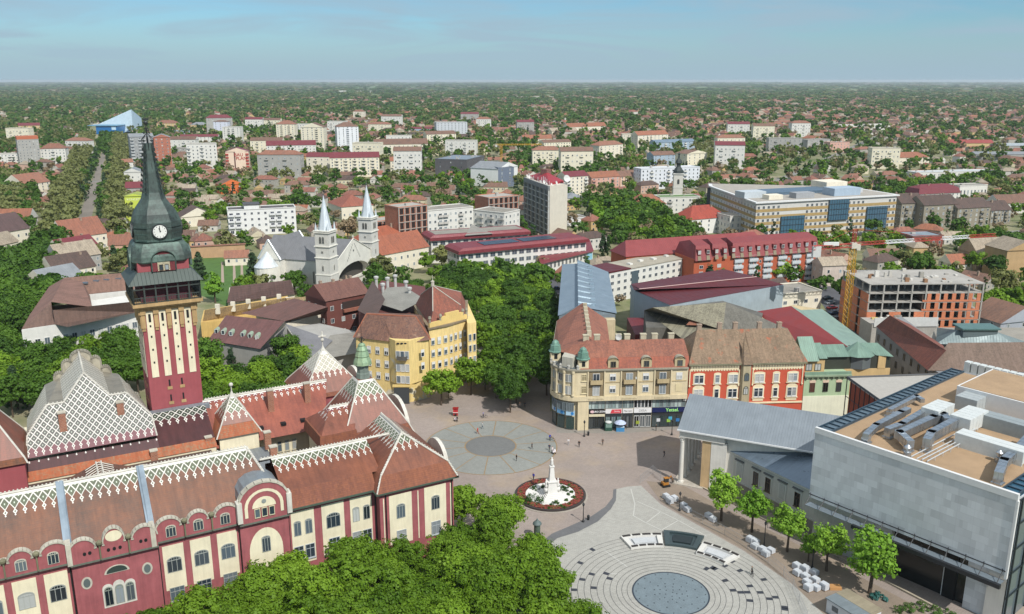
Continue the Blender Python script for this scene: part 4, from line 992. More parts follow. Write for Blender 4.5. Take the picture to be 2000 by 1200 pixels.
duct([(1693, 846), (1712, 828), (1760, 803), (1772, 797)]); duct([(1737, 835), (1762, 826), (1806, 800)], 1.2, 1.1); duct([(1776, 858), (1758, 842), (1824, 812), (1842, 806), (1850, 815)], 1.3, 1.4); duct([(1812, 855), (1820, 842), (1880, 810)], 1.3, 1.7); duct([(1952, 920), (1962, 896), (1990, 872), (2010, 850)], 1.3, 1.3); duct([(1740, 798), (1790, 772), (1800, 778)], .9, .8)
def unit(u, v, L_, D_, h_, m=UNIT, nm='air_handler'):
    x, y, z = ML(u, v, 24.8); mb = MB(); mb.box(x-D_/2, y-L_/2, 22.8, x+D_/2, y+L_/2, 22.8+h_)
    for k in range(int(L_/1.3)): yy = y-L_/2+.1+1.3*k; mb.box(x-D_/2-.03, yy, 22.8, x+D_/2+.03, yy+.06, 22.83+h_)
    for k in range(3): mb.box(x-D_/2, y-L_/2+(L_-.3)*k/2, 22.5, x+D_/2, y-L_/2+.3+(L_-.3)*k/2, 22.82)
    return mb.build(nm, m, mus)
unit(1832, 796, 6.5, 3.2, 2.4); unit(1893, 812, 7.5, 3.6, 2.6); unit(1905, 773, 8, 4, 2.4, plain('a5abab', .5)); unit(1938, 862, 3, 11, 2.2); unit(1975, 822, 3.2, 12, 2.2, plain('8f9798', .5)); unit(1985, 752, 3, 12, 1.7, plain('9aa3a8', .5))
for z_, m_ in ((22.5, plain('b5b9ba', .5)),):
    for u0, v0, u1, v1 in ((1780, 892, 1900, 830), (1791, 896, 1905, 838), (1801, 898, 1900, 847), (1811, 901, 1901, 853)):
        a, b = ML(u0, v0, 23.2), ML(u1, v1, 23.2); mb = MB(); mb.tube((a[0], a[1], 23.2), (b[0], b[1], 23.2), .1, n=5)
        for k in range(7): p = Vector(a).lerp(Vector(b), k/6); mb.tube((p.x, p.y, 22.5), (p.x, p.y, 23.2), .05, n=4)
        mb.build('pipe', m_, mus)
a = ML(1772, 886, 23); mb = MB(); mb.lathe([(.6, 22.5), (.6, 23.3), (.3, 23.4), (.3, 23.8), (.55, 23.9), (.6, 24.2), (.2, 24.6)], (a[0], a[1], 0), 12); mb.build('roof_fan', DUCT, mus)
a = ML(1951, 897, 23); mb = MB(); mb.lathe([(.6, 22.5), (.6, 23.3), (.3, 23.4), (.3, 23.8), (.55, 23.9), (.6, 24.2), (.2, 24.6)], (a[0], a[1], 0), 12); mb.build('roof_fan', DUCT, mus)
x, y, _ = ML(1925, 740, 26); boxpart('penthouse', mus, WHT, (x-2, y-8, 22.4, x+16, y+8, 25.8)); boxpart('penthouse_roof', mus, gravel('a88d6e'), (x-1.6, y-7.6, 25.8, x+15.6, y+7.6, 25.9))
a = ML(1896, 722, 23); mb = MB()
for k in range(9): mb.box(a[0]-1+k*1.5, a[1]-1.2, 22.5, a[0]-1+k*1.5+1.2, a[1]+.3, 24.8-.0*k)
mb.build('louvre_unit', UNIT, mus)
# annex with grey flat roof and dark steel edge, behind the block
ax = [P(u, v, 17) for u, v in ((1655, 738), (1862, 731), (1905, 760), (1718, 783))]
anx = empty('glass_annex', (ax[0].x, ax[0].y, 0), 0, 'flat pale roofed annex with dark steel edge between green house and grey block', 'building')
O_ = ax[0]; q = [(p.x-O_.x, p.y-O_.y) for p in ax]; mb = MB(); mb.prism(q, 16.6, 17.0); mb.build('roof', plain('a8a49c', .8), anx)
mb = MB()
for i in range(4): a, b = q[i], q[(i+1) % 4]; mb.tube((*a, 17.1), (*b, 17.1), .28, n=4)
n_ = 7
for k in range(n_+1): p = Vector(q[3]).lerp(Vector(q[0]), k/n_); mb.tube((*p, 0), (*p, 17), .12, n=4)
for z in (4, 8, 12.5): mb.tube((*q[3], z), (*q[0], z), .1, n=4)
mb.build('steel_frame', CHAR, anx)
mb = MB(); c = [(a*.985+q[2][0]*.015, b*.985+q[2][1]*.015) for a, b in q]; mb.prism([(q[0][0]+1, q[0][1]+.5), (q[1][0]-1, q[1][1]-.2), (q[2][0]-1, q[2][1]+1), (q[3][0]+2, q[3][1]+2)], 0, 16.5); mb.build('wall', plaster('a85a45', .25), anx)
mark(ax[0].x, ax[0].y-8, 35, 22, 0)
# ================================================================ theatre: columned portico, long grey roof, low grey wing
po = P(1328, 945); PR = R(-25); PW, PL = frame(po, PR)
the = empty('theatre', (po.x, po.y, 0), PR, 'old theatre with long grey sheet roof over a white columned portico', 'theatre'); mark(po.x, po.y, 40, 18, PR)
TWH = plaster('d9d5cb', .15); GR = metal('858d93', .55, .5, .25, .12)
W_ = 17.
mb = MB(); mb.box(5, .8, 0, 44, W_-.8, 12.6); mb.build('wall', TWH, the)
mb = MB(18); y0, y1, zr, ze = -.9, W_+.9, 17.6, 12.7
mb.face([(-.9, y0, ze), (46, y0, ze), (46, W_/2, zr), (-.9, W_/2, zr)]); mb.face([(46, y1, ze), (-.9, y1, ze), (-.9, W_/2, zr), (46, W_/2, zr)]); mb.face([(-.9, y0, ze), (-.9, W_/2, zr), (-.9, y1, ze)], 1); mb.face([(46, y0, ze), (46, y1, ze), (46, W_/2, zr)], 1); mb.face([(-.9, y0, ze), (-.9, y1, ze), (46, y1, ze), (46, y0, ze)], 1); mb.build('roof', [GR, TWH], the)
boxpart('gutter', the, WHT, (-1, -1.05, 12.45, 46, -.85, 12.75))
boxpart('entablature', the, TWH, (-.5, -.4, 10.9, 9, .79, 11.6), (-.55, -.5, 11.62, 9, .79, 12.5), (-.55, .8, 10.9, .9, W_+.4, 12.5), (-.5, W_-.7, 10.9, 9, W_+.4, 12.45))
boxpart('corner_pier', the, plaster('c9ab80', .2), (4.3, -.05, 0, 6.2, .78, 10.9)); boxpart('pier', the, TWH, (6.2, -.12, 0, 9.4, .78, 10.9))
for k in range(6):
    y = .35+(W_-.7)*k/5; mb = MB(); mb.box(-.65, y-.65, 0, .65, y+.65, .5); mb.lathe([(.62, .5), (.62, .75), (.5, .8), (.5, 3), (.42, 9.6), (.5, 9.7), (.45, 9.9), (.62, 10.5), (.72, 10.75)], (0, y, 0), 14); mb.box(-.7, y-.7, 10.7, .7, y+.7, 10.9)
    for t in range(8): a = t*math.pi/4; mb.blob((.5*math.cos(a), y+.5*math.sin(a), 10.15), .16, n=5)
    mb.build('column', TWH, the)
mb = MB(); mb.box(-1.5, -.9, 0, 5, W_+.9, .3); mb.build('plinth', concrete('b5ada0'), the)
# low grey wing with single storey windows
wo = P(1415, 872, 9.3); WR = R(-58.5); WW, WL = frame(wo, WR)
win_ = empty('low_wing', (wo.x, wo.y, 0), WR, 'low pale grey wing with five framed windows behind the row of young trees', 'building')
mb = MB(); mb.box(-1, 0, 0, 25, 13, 9.1); mb.build('wall', plaster('bcbdb4', .12), win_)
mb = MB(13); mb.face([(-1.4, -.5, 9.15), (25.4, -.5, 9.15), (25.4, 9.5, 12.2), (3, 9.5, 12.2)]); mb.face([(-1.4, -.5, 9.15), (3, 9.5, 12.2), (3, 13.5, 11), (-1.4, 13.5, 9.15)]); mb.face([(3, 9.5, 12.2), (25.4, 9.5, 12.2), (25.4, 13.5, 11), (3, 13.5, 11)]); mb.face([(-1.4, -.5, 9.12), (-1.4, 13.5, 9.12), (25.4, 13.5, 9.12), (25.4, -.5, 9.12)]); mb.build('roof', metal('7d8d9c', .6, .3, .5, .2), win_)
boxpart('cornice', win_, plaster('c9cac2', .1), (-1.2, -.35, 8.7, 25.1, .0, 9.1)); boxpart('plinth', win_, plaster('8d877a', .2), (-1, -.12, 0, 25, .0, 2.9)); boxpart('string_course', win_, plaster('b5b6ae', .1), (-1, -.2, 2.92, 25, .0, 3.2))
for k, x in enumerate((4.6, 9.2, 12.4, 16, 19.8)):
    mb = MB(); mb.box(x-.95, -.13, 4.0, x+.95, .02, 7.3); mb.box(x-1.2, -.35, 7.7, x+1.2, .02, 7.95, 1); mb.build('window_surround', [plaster('c6c8c0', .1), plain('5a5f60')], win_)
    if k in (1, 2, 4): window(win_, x, -.14, 4.2, 0, 1.3, 2.9, 'old', '5a4a38', '1c2224')
    else: boxpart('blind_window', win_, plaster('aeb1aa', .1), (x-.65, -.2, 4.2, x+.65, -.13, 7.1))
# ================================================================ pale corner house with the shops
bo = P(1126, 841); BR = R(4); BW, BL = frame(bo, BR)
bei = empty('corner_house', (bo.x, bo.y, 0), BR, 'beige corner house with shops, curved columned corner, two green domes and red mansard roof', 'building'); mark(bo.x-5, bo.y, 33, 13, BR); mark(bo.x-4, bo.y+8, 17, 38, R(-3))
BE = plaster('d6c7a4', .16); BE2 = plaster('b9a67f', .2); STO = plaster('a09a88', .25)
arc = [(-5.6+5.6*math.sin(t), 6.4-6.4*math.cos(t)) for t in [math.pi/2*k/8 for k in range(9)]]      # (−5.6,0)…(0,6.4) mirrored below
arc = [(-x-5.6, y) for x, y in arc]
arc = [(-5.6*math.sin(math.pi/2*k/8), 6.4*(1-math.cos(math.pi/2*k/8))) for k in range(9)]             # from (0,0) round to (−5.6,6.4)
foot = [(27.4, 0), (27.4, 12.6), (10.5, 12.6), (14.6, 44), (.6, 44)]+arc[::-1]
inset = [(x*.955+.1, y*.985+.35) if i > 4 else (x, y) for i, (x, y) in enumerate(foot)]
mb = MB(); mb.prism(foot, 8.7, 15.6); mb.prism([(27.4, .8), (27.4, 12.6), (10.5, 12.6), (14.6, 44), (1.2, 44)]+[(x*.9-.0, y*.93+.8) for x, y in arc[::-1]], 0, 8.7); mb.build('wall', BE, bei)
mb = MB(); o2 = [(x*1.09, y*1.04-.5) for x, y in arc[::-1]]; mb.prism([(27.4, -.5), (27.4, 1), (1, 1), (-4, 7), (1, 44), (.1, 44)]+o2, 15.55, 15.95); mb.build('cornice', STO, bei)
mb = MB(); o2 = [(x*1.07, y*1.03-.35) for x, y in arc[::-1]]; mb.prism([(27.4, -.35), (27.4, 1.5), (1, 1.5), (-4, 7.5), (1, 44), (.25, 44)]+o2, 7.75, 8.9); mb.build('balustrade_band', BE, bei)
zt = 21.3; A_ = (-.5, 6.3, zt); B_ = (27.6, 6.3, zt)
mb = MB(zt); rt = tiles('95604c', '7a5144', .5); 
mb.face([(1.5, 1.0, 18.5), (27.6, 1.0, 18.5), B_, (3.3, 6.3, zt)]); mb.face([(27.6, 12.8, 16.2), (9, 12.8, 16.2), (3.3, 6.3, zt), B_]); mb.face([(27.6, -.1, 15.95), (27.6, 12.8, 15.95), (27.6, 6.3, zt)], 1)
mb.face([(1.5, 1.0, 18.5), (3.3, 6.3, zt), (-3.9, 6.8, 18.5)]); mb.face([(-5.4, 9, 16), (-3.9, 6.8, 18.5), (3.3, 6.3, zt), (7.6, 44, zt), (.2, 44, 16)]); mb.face([(3.3, 6.3, zt), (10.5, 12.8, 16.2), (14.8, 44, 16.2), (7.6, 44, zt)]); mb.face([(.2, 44, 16), (7.6, 44, zt), (14.8, 44, 16.2)], 1)
mb.build('roof', [rt, BE2], bei)
mb = MB(19); mb.face([(.6, -.2, 15.95), (27.6, -.2, 15.95), (27.6, 1.02, 18.48), (1.5, 1.02, 18.48)]); mb.build('lower_roof', tiles('a5604a', '8c5548', .55), bei)
mb = MB(); mb.prism([(x*.98, y*1.0) for x, y in arc]+[(1.2, 8), (1.4, .1)], 15.9, 16.1); mb.build('terrace', metal('6d7478', .8, .5, .3), bei)
for (x, y) in ((1.4, .9), (-4.6, 7.4)):
    mb = MB(); mb.box(x-1.25, y-1.0, 15.9, x+1.25, y+1.2, 18.4); mb.build('turret_wall', BE, bei)
    mb = MB(); mb.lathe([(1.75, 18.3), (1.8, 18.5), (1.5, 18.7), (1.25, 19.9), (1.3, 20.0), (1.05, 20.1), (.85, 20.8), (.4, 21.2), (.05, 21.4)], (x, y, 0), 8, ph=math.pi/8); mb.build('dome', patina('5f8273', '7a9c8c', '4c6a5e'), bei)
    disc2 = MB(); disc2.box(x-.4, y-1.04, 16.6, x+.4, y-1.0, 17.9); disc2.build('opening', DARK, bei)
mb = MB(); c = (-2.6, 3.4); mb.prism([(-3.6, 2.2), (-1.2, .6), (.6, 3.6), (-2.6, 5.4)], 15.9, 18.6); mb.build('corner_gable', plaster('bdb9aa', .2), bei)
for k in range(9):
    t = math.pi/2*k/8; x, y = -5.75*math.sin(t), 6.4*(1-math.cos(t))-.1
    mb = MB(); 
    if k in (1, 3, 5, 7): mb.lathe([(.42, 0), (.42, .3), (.33, .4), (.3, 5.6), (.42, 5.9), (.42, 6.4)], (x, y-.15, 9.1), 10); mb.build('column', BE, bei)
    else: mb.blob((x, y-.1, 16.7), .38, n=6, j=.3); mb.box(x-.3, y-.35, 15.9, x+.3, y+.25, 16.4); mb.build('roof_ornament', plaster('b9b7ae', .3), bei)
for k in (1.6, 2.5, 4, 5.2, 6.4):
    t = math.pi/2*k/8; x, y = -5.5*math.sin(t), 6.4*(1-math.cos(t)); 
    window(bei, x-.1, y-.12, 9.4, -t*1.02, 1.2, 2.2, 'plain', 'c9c5b8'); window(bei, x-.1, y-.12, 12.6, -t*1.02, 1.2, 2., 'plain', 'c9c5b8')
    window(bei, x*1.0, y-.05, 5.0, -t*1.02, 1.9, 2.2, 'plain', '7f8a8c', '5a6468')
xs = [4.6, 8.7, 12.8, 16.9, 21.1, 25.2]
for i, x in enumerate(xs):
    if i % 2 == 0:
        boxpart('recess_panel', bei, plaster('8f7f62', .25), (x-1.9, -.06, 8.95, x+1.9, .0, 15.2)); boxpart('pilaster', bei, BE, (x-2.2, -.3, 8.9, x-1.9, 0, 15.5)); boxpart('pilaster', bei, BE, (x+1.9, -.3, 8.9, x+2.2, 0, 15.5))
        for z in (9.1, 12.35): window(bei, x, -.09, z, 0, 1.7, 2.4, 'plain')
        balcony(bei, x, -.02, 12.3, 0, 3.0, BE2, BE2, .9)
        mb = MB(); 
        for k in range(12): mb.lathe([(.06, 0), (.11, .3), (.05, .6)], (x-1.8+k*.33, -.42, 8.05), 5)
        mb.build('baluster', plaster('e0d2ae', .1), bei)
    else:
        for z in (9.7, 12.8): 
            if i == 5 and z < 10: boxpart('blind_window', bei, plaster('d6c79f', .1), (x-.8, -.08, z, x+.8, 0, z+1.9)); continue
            window(bei, x, -.02, z, 0, 1.5, 1.8, 'blind')
        boxpart('string_course', bei, BE2, (x-1.9, -.14, 12.35, x+1.9, -.002, 12.5))
window(bei, 1.6, -.03, 9.7, 0, 1.2, 1.9, 'old', 'd8cba6', '8c8062'); window(bei, 1.6, -.03, 12.9, 0, 1.2, 1.7, 'old', 'd8cba6', '8c8062')
boxpart('pier', bei, BE, (0.2, -.1, 0, 2.9, .79, 8.7))
for x in (8.7, 16.9, 25.2):
    mb = MB(); mb.box(x-1.3, -.1, 15.9, x+1.3, 1.6, 18.0); n = 8
    ps = [(x-1.3*math.cos(math.pi*k/n), 18+.8*math.sin(math.pi*k/n)) for k in range(n+1)]; mb.face([(a, -.1, b) for a, b in ps][::-1]); mb.face([(a, -.1, b) for a, b in ps])
    for (a, b), (c, d) in zip(ps, ps[1:]): mb.face([(a*1.0, -.3, b), (c, -.3, d), (c, 1.9, d), (a, 1.9, b)], 1)
    mb.build('dormer', [plaster('c2b28c', .2), STO], bei); window(bei, x, -.12, 16.3, 0, 1.3, 1.5, 'plain', '6a6454', '1a1c1e')
for x in (3, 5.8, 11.2, 13.4, 17.5, 20.4, 24.6): boxpart('chimney', bei, plaster('c8bfa4', .3), (x-.7, 6.9, 19, x+.7, 7.9, 22.3), (x-.8, 6.8, 22.3, x+.8, 8.0, 22.5))
for x in (-.5,): 
    for k in range(8): y = 12+k*4; boxpart('chimney', bei, plaster('c8bfa4', .3), (3.3+(y-6)*.113, y-.5, 20, 4.4+(y-6)*.113, y+.5, 22.2))
mb = MB(); mb.lathe([(.1, 0), (.75, .25), (.8, .3), (.1, .1)], (0, 0, 0), 14); e_ = mb.build('satellite_dish', plain('b9b9b4'), bei); e_.location = (11, 5.8, 22.2); e_.rotation_euler = (R(80), 0, R(-15))
# shops: mezzanine glazing, sign, shopfront
SH = [(2.95, 7.1, '3c4446', '20181a', 'EURO ZONE', 'd8d8d8', .62), (7.2, 11.4, '7f9a98', 'd9d5d2', None, '', 0), (11.5, 14.2, '8aa09e', 'd9d7d4', 'Marrson', '4a4444', .6), (14.3, 18.8, 'd6d6d4', 'dcdcdc', 'DESA', '8a8a88', .85), (18.9, 27.3, '5d7070', '1a2452', 'Yettel.', 'a8ee84', 1.25)]
for i, (x0, x1, mz, sg, tx, tcol, ts) in enumerate(SH):
    n = 5 if i != 4 else 9
    for k in range(n):
        a = x0+(x1-x0)*k/n; b = x0+(x1-x0)*(k+1)/n
        window(bei, (a+b)/2, .76, 5.3, 0, (b-a)*.96, 2.1, 'plain', 'dadada' if i == 3 else '8d9696', '1c2022' if i == 3 else rnd.choice(['7f9290', 'a9b8b4', '5f7070']), split=True)
    boxpart('shop_sign', bei, plain('1a2452' if i == 4 else sg, .4, n=.04), (x0+.05, .45, 4.05, x1-.05, .79, 5.15))
    if i == 1:
        mb = MB(); mb.face([(8.4, .43, 4.1), (11.2, .43, 4.1), (11.2, .43, 5.1), (8.8, .43, 5.1)]); mb.build('sign_field', plain('c84048', .4, n=.03), bei); text_mesh('Sunky', .6, plain('e8d8d8'), bei, (10.1, .42, 4.6), 0, .01)
    if tx: text_mesh(tx, ts, plain(tcol, .5), bei, ((x0+x1)/2+(.9 if i == 4 else (.6 if i == 0 else 0)), .44, 4.6), 0, .015, bold=.02 if i in (0, 4) else 0)
    if i == 0: mb = MB(); mb.blob((3.9, .44, 4.6), .42, sq=(1.2, .1, .9), n=8); mb.build('sign_emblem', plain('d9b8bc'), bei); boxpart('awning_box', bei, plaster('cfc6a8', .1), (x0+.1, .1, 3.45, x1-.1, .79, 3.95))
    boxpart('shopfront', bei, plain('2a2e30', .5), (x0+.02, .66, .1, x1-.02, .79, 4.04))
    n = 3 if i < 4 else 4
    for k in range(n):
        a = x0+(x1-x0)*k/n+.1; b = x0+(x1-x0)*(k+1)/n-.1; window(bei, (a+b)/2, .64, .25, 0, b-a, 3.0 if i != 0 else 2.9, 'plain', 'd0d0cc' if i in (3,) else '3c4244', ['1d2322', '68807c', '3a3c3e', '15181a', '2a3a3a'][i])
for (x, z, c_) in ((23.2, 1.8, '8fb84a'), (23.6, 2.4, '4aa0c0'), (25.5, 1.9, '2f6fa8'), (15.4, 1.5, '8f9a3a'), (20.6, 2.0, 'c8ccd0')):
    mb = MB(); mb.box(x-.45, .5, z-.45, x+.45, .53, z+.4); mb.build('window_poster', plain(c_, .5), bei)
for k in range(3):
    t = math.pi/2*(1.5+k*2.4)/8; x, y = -5.3*math.sin(t), 6.3*(1-math.cos(t))+.35
    window(bei, x, y-.15, .3, -t, 2.0, 3.2, 'plain', '3c4a48', '28403c'); 
    s_ = MB(); s_.box(-1.1, -.12, 0, 1.1, .05, 1.3); e_ = s_.build('shop_sign', plain(['a8c8dc', '6fa8d0', 'b8ccd8'][k], .4), bei); e_.location = (x*1.02, y-.28, 3.9); e_.rotation_euler = (0, 0, -t)
    s_ = MB(); s_.lathe([(.38, 0), (.38, .05)], (0, 0, 0), 12); e2 = s_.build('sign_dot', plain('2f7fc0', .4), e_); e2.location = (.5, -.13, .55); e2.rotation_euler = (math.pi/2, 0, 0)
for x, z in ((4.3, 7.3), (14.7, 13.4), (27, 7.2)): boxpart('air_conditioner', bei, plain('cfcfca'), (x-.4, -.1 if z > 9 else .4, z-.3, x+.4, .2 if z > 9 else .79, z+.3))
# ================================================================ orange-red house with pale window surrounds
ro_ = BW(27.6, .1); red = empty('red_house', (ro_.x, ro_.y, 0), BR, 'orange red ornate house with cream window surrounds and patched tan tile roof', 'building'); mark(ro_.x, ro_.y, 29, 16, BR)
RO = plaster('c4573e', .12); CR = plaster('e6d8b4', .1); LR = 29.2
mb = MB(); mb.box(0, 0, 0, LR, 14.5, 16.6); mb.build('wall', RO, red)
tt = tiles('8d765f', '75634f', .5, 'a25e42')
mb = MB(23.5); zc = 23.4
mb.face([(-.3, -.7, 16.7), (12.9, -.7, 16.7), (12.9, 6.6, zc), (3.4, 6.6, zc)]); mb.face([(15.6, -.7, 16.7), (LR+.4, -.7, 16.7), (LR-2.6, 6.6, zc), (15.6, 6.6, zc)]); mb.face([(12.9, -.7, 16.7), (14.3, .9, 16.7), (14.0, 6.6, zc), (12.9, 6.6, zc)]); mb.face([(14.3, .9, 16.7), (15.6, -.7, 16.7), (15.6, 6.6, zc), (14.0, 6.6, zc)])
mb.face([(LR+.4, -.7, 16.7), (LR+.4, 15, 16.7), (LR-2.6, 6.6, zc)]); mb.face([(LR+.4, 15, 16.7), (-.3, 15, 16.7), (3.4, 6.6, zc), (LR-2.6, 6.6, zc)]); mb.face([(-.3, 15, 16.7), (-.3, -.7, 16.7), (3.4, 6.6, zc)]); mb.build('roof', tt, red)
[boxpart('cornice', red, plaster('8f8c70', .3), b_) for b_ in ((-.2, -.75, 16.3, 12.9, 0, 16.66), (15.6, -.75, 16.3, LR+.3, 0, 16.66), (12.9, -.3, 16.3, 15.6, 0.5, 16.66))]; boxpart('frieze', red, CR, (.3, -.1, 15.0, 12.6, .0, 16.28), (15.9, -.1, 15.0, LR-.3, .0, 16.28))
mb = MB()
for k in range(42):
    x = .5+k*.68
    if not 12.2 < x < 16: mb.box(x, -.5, 15.8, x+.22, -.1, 16.28); mb.box(x, -.12, 14.7, x+.4, .0, 15.0)
mb.build('corbel', CR, red)
mb = MB(); mb.prism([(12.9, 0), (13.3, -1.0), (15.2, -1.0), (15.6, 0)], 6, 16.3); mb.build('oriel', plaster('b5a98a', .2), red); mb = MB(24); mb.face([(12.6, -.3, 16.5), (13.2, -1.4, 16.5), (14.2, 2.5, 22.8)]); mb.face([(13.2, -1.4, 16.5), (15.3, -1.4, 16.5), (14.2, 2.5, 22.8)]); mb.face([(15.3, -1.4, 16.5), (15.9, -.3, 16.5), (14.2, 2.5, 22.8)]); mb.build('oriel_roof', tiles('857058', '6d5c4c', .5), red)
for z in (8.8, 12.3): window(red, 14.25, -1.03, z, 0, 1.2, 2.1, 'arch', '6a6a58')
for i, (x, dbl) in enumerate(((2.6, 1), (7.2, 0), (11.2, 1), (17.8, 1), (22.1, 0), (26.3, 1))):
    w_ = 2.3 if dbl else 1.2
    for z, h_ in ((11.6, 2.1), (7.7, 2.3)):
        mb = MB(); mb.box(x-w_/2-.3, -.1, z-.25, x+w_/2+.3, .0, z+h_+.15); mb.box(x-w_/2-.45, -.3, z-.4, x+w_/2+.45, .0, z-.25); n = 8
        ps = [(x-(w_/2+.35)*math.cos(math.pi*k/n), z+h_+.15+(.9 if z < 9 else .45)*math.sin(math.pi*k/n)) for k in range(n+1)]; mb.face([(a, -.1, b) for a, b in ps]); mb.build('window_surround', CR, red)
        for dx in ((-.58, .58) if dbl else (0,)): window(red, x+dx, -.11, z, 0, 1.05, h_, 'old', 'd8d8d4')
    mb = MB(); mb.box(x-w_/2-.2, -.12, 6.6, x+w_/2+.2, 0, 7.2); mb.build('apron_panel', CR, red)
for x in (.25, 12.6, 16.1, LR-.5): mb = MB(); mb.box(x-.12, -.2, 10.9, x+.12, 0, 15); mb.lathe([(.1, 0), (.25, .3), (.1, .6)], (x, -.2, 10.6), 6); mb.build('wall_shaft', CR, red)
boxpart('string_course', red, CR, (0, -.25, 5.9, LR, .0, 6.3))
for x, y in ((4, 7), (9.5, 8), (13.6, 8.2), (19.8, 8), (24.8, 7.6)): chimney(red, x, y, 23, 1.6, .55)
# ================================================================ green house
gr_ = BW(57, .3); grn = empty('green_house', (gr_.x, gr_.y, 0), BR, 'pale green house with small roof terrace and folded green copper roofs', 'building'); mark(gr_.x, gr_.y, 16, 16, BR)
GW = plaster('a9bf9a', .12); COPR = metal('7a9686', .5, .5, .2, .3)
boxpart('wall', grn, GW, (0, 0, 0, 11.8, 15, 12.9)); boxpart('lower_front', grn, plaster('dfe0c8', .1), (0, -.12, 0, 11.8, -.002, 7.4)); boxpart('cornice', grn, plaster('94a68a', .2), (-.1, -.7, 12.6, 11.9, .3, 13.0)); boxpart('parapet', grn, plaster('7f9a84', .2), (-.1, -.2, 13.0, 11.9, .25, 13.7))
mb = MB(); 
for k in range(9): mb.box(.4+k*1.35, -.55, 12.1, .75+k*1.35, 0, 12.6)
mb.build('corbel', plaster('8a9a7c', .2), grn)
for i, x in enumerate((2.2, 5.6, 9.0)): 
    mb = MB(); mb.box(x-.8, -.08, 10.9, x+.8, 0, 11.6); mb.build('window_surround', plaster('d8c0a8', .1), grn); window(grn, x, -.05, 8.5, 0, 1.3, 2.4, 'plain', '5f4a3c' if i == 0 else '4a4c44', '5a4038' if i == 0 else '1a1e1c')
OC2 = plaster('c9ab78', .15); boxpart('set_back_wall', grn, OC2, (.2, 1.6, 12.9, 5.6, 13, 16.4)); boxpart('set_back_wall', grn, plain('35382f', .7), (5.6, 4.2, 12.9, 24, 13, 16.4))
mb = MB(21.4)
for (x0, x1, yf, zf, yb, zb) in ((-.2, 3.9, .9, 16.2, 6, 21.2), (3.9, 6.0, 1.1, 16.8, 5.6, 19.6), (6.0, 12.8, 3.4, 16.4, 7.2, 18.6)):
    mb.face([(x0, yf, zf), (x1, yf, zf), (x1-.2, yb, zb), (x0, yb, zb)]); mb.face([(x1, yf, zf), (x1, yb+2, zf), (x1-.2, yb, zb)]); mb.face([(x0, yb+3, zf), (x0, yf, zf), (x0, yb, zb)])
c = (16.2, 6.5); n = 8; ring = [(c[0]+4.6*math.cos(2*math.pi*k/n+.39), c[1]+4.2*math.sin(2*math.pi*k/n+.39)) for k in range(n)]
for k in range(n): a, b = ring[k], ring[(k+1) % n]; mb.face([(*a, 16.3), (*b, 16.3), (c[0], c[1]+.4, 19.3)])
mb.face([(20, 4, 16.4), (24.2, 3.2, 16.2), (22, 8, 18.5), (17, 8, 18.6)]); mb.build('roof', COPR, grn)
mb = MB(); mb.prism([(c[0]+3.6*math.cos(2*math.pi*k/8), c[1]+3.3*math.sin(2*math.pi*k/8)) for k in range(8)], 12.9, 16.3); mb.build('glazed_bay', glass('2c3330'), grn)
boxpart('rear_wall', grn, OC2, (12, 4, 0, 24, 15, 12.9)); boxpart('pier', grn, OC2, (20.6, 3.9, 12.9, 22.6, 4.2, 16.3))
for x in (1.6, 3.9): window(grn, x, 1.58, 13.6, 0, 1.6, 1.8, 'plain', '4a5048')
# ================================================================ yellow corner houses
YE = peeling('dfc583', 'cfc8b0'); YE2 = plaster('d9bd78', .12); ytile = tiles('7d5a4a', '5f4840', .5, 'a08872')
def polyb(name, label, top, h, wallm, cat='building', group=None, z0=0.):
    pts = [P(u, v, h) if not isinstance(u, tuple) else Vector((*u, h)) for u, v in top]; O = pts[0]; q = [(p.x-O.x, p.y-O.y) for p in pts]
    r = empty(name, (O.x, O.y, 0), 0, label, cat, group); mb = MB(); mb.prism(q, z0, h); mb.build('wall', wallm, r)
    xs_ = [p.x for p in pts]; ys_ = [p.y for p in pts]
    for i in range(int((max(xs_)-min(xs_))/3)+1):
        for j in range(int((max(ys_)-min(ys_))/3)+1):
            X, Y = min(xs_)+i*3, min(ys_)+j*3
            if inpoly(X, Y, [(p.x, p.y) for p in pts]): occ.add((int(X//CELL), int(Y//CELL)))
    return r, O, q
def wins_on(root, a, b, n, zs, w_, h_, style='plain', fr='dcdcd8', gl='2b3640', ofs=.04, e=0.):
    a, b = Vector(a), Vector(b); d = b-a; rz = math.atan2(d.y, d.x); nx, ny = math.sin(rz), -math.cos(rz)
    for i in range(n):
        p = a.lerp(b, e+(1-2*e)*(i+.5)/n)
        for z in zs: window(root, p.x+nx*ofs, p.y+ny*ofs, z, rz, w_, h_, style, fr, gl)
ye, O, q = polyb('yellow_house', 'yellow corner house with weathered brown hipped roof and rounded bay on the square', [(695, 658), (763, 666), (772, 668), (800, 669), (837, 662), (828, 615), (718, 612)], 16.8, YE)
YF = [Vector((*p, 0)) for p in q]
mb = MB(); mb.prism([(q[1][0]-.3, q[1][1]-.3), (q[2][0]+.2, q[2][1]-1.5), (q[3][0], q[3][1]-1.5), (q[4][0]-1, q[4][1]-.6), (q[4][0]-2, q[4][1]+3), (q[1][0], q[1][1]+3)], 5.5, 17.6); mb.build('rounded_bay', YE, ye)
ya = [P(u, v, 22.3)-O for u, v in ((716, 613), (748, 618), (792, 620), (812, 618))]
mb = MB(23); E2 = [(p[0], p[1], 16.7) for p in q]; rr_ = [(a.x, a.y, 22.2) for a in ya]
cx = sum(p[0] for p in q)/7; cy = sum(p[1] for p in q)/7
E3 = [(cx+(p[0]-cx)*1.06, cy+(p[1]-cy)*1.06, 16.7) for p in q]
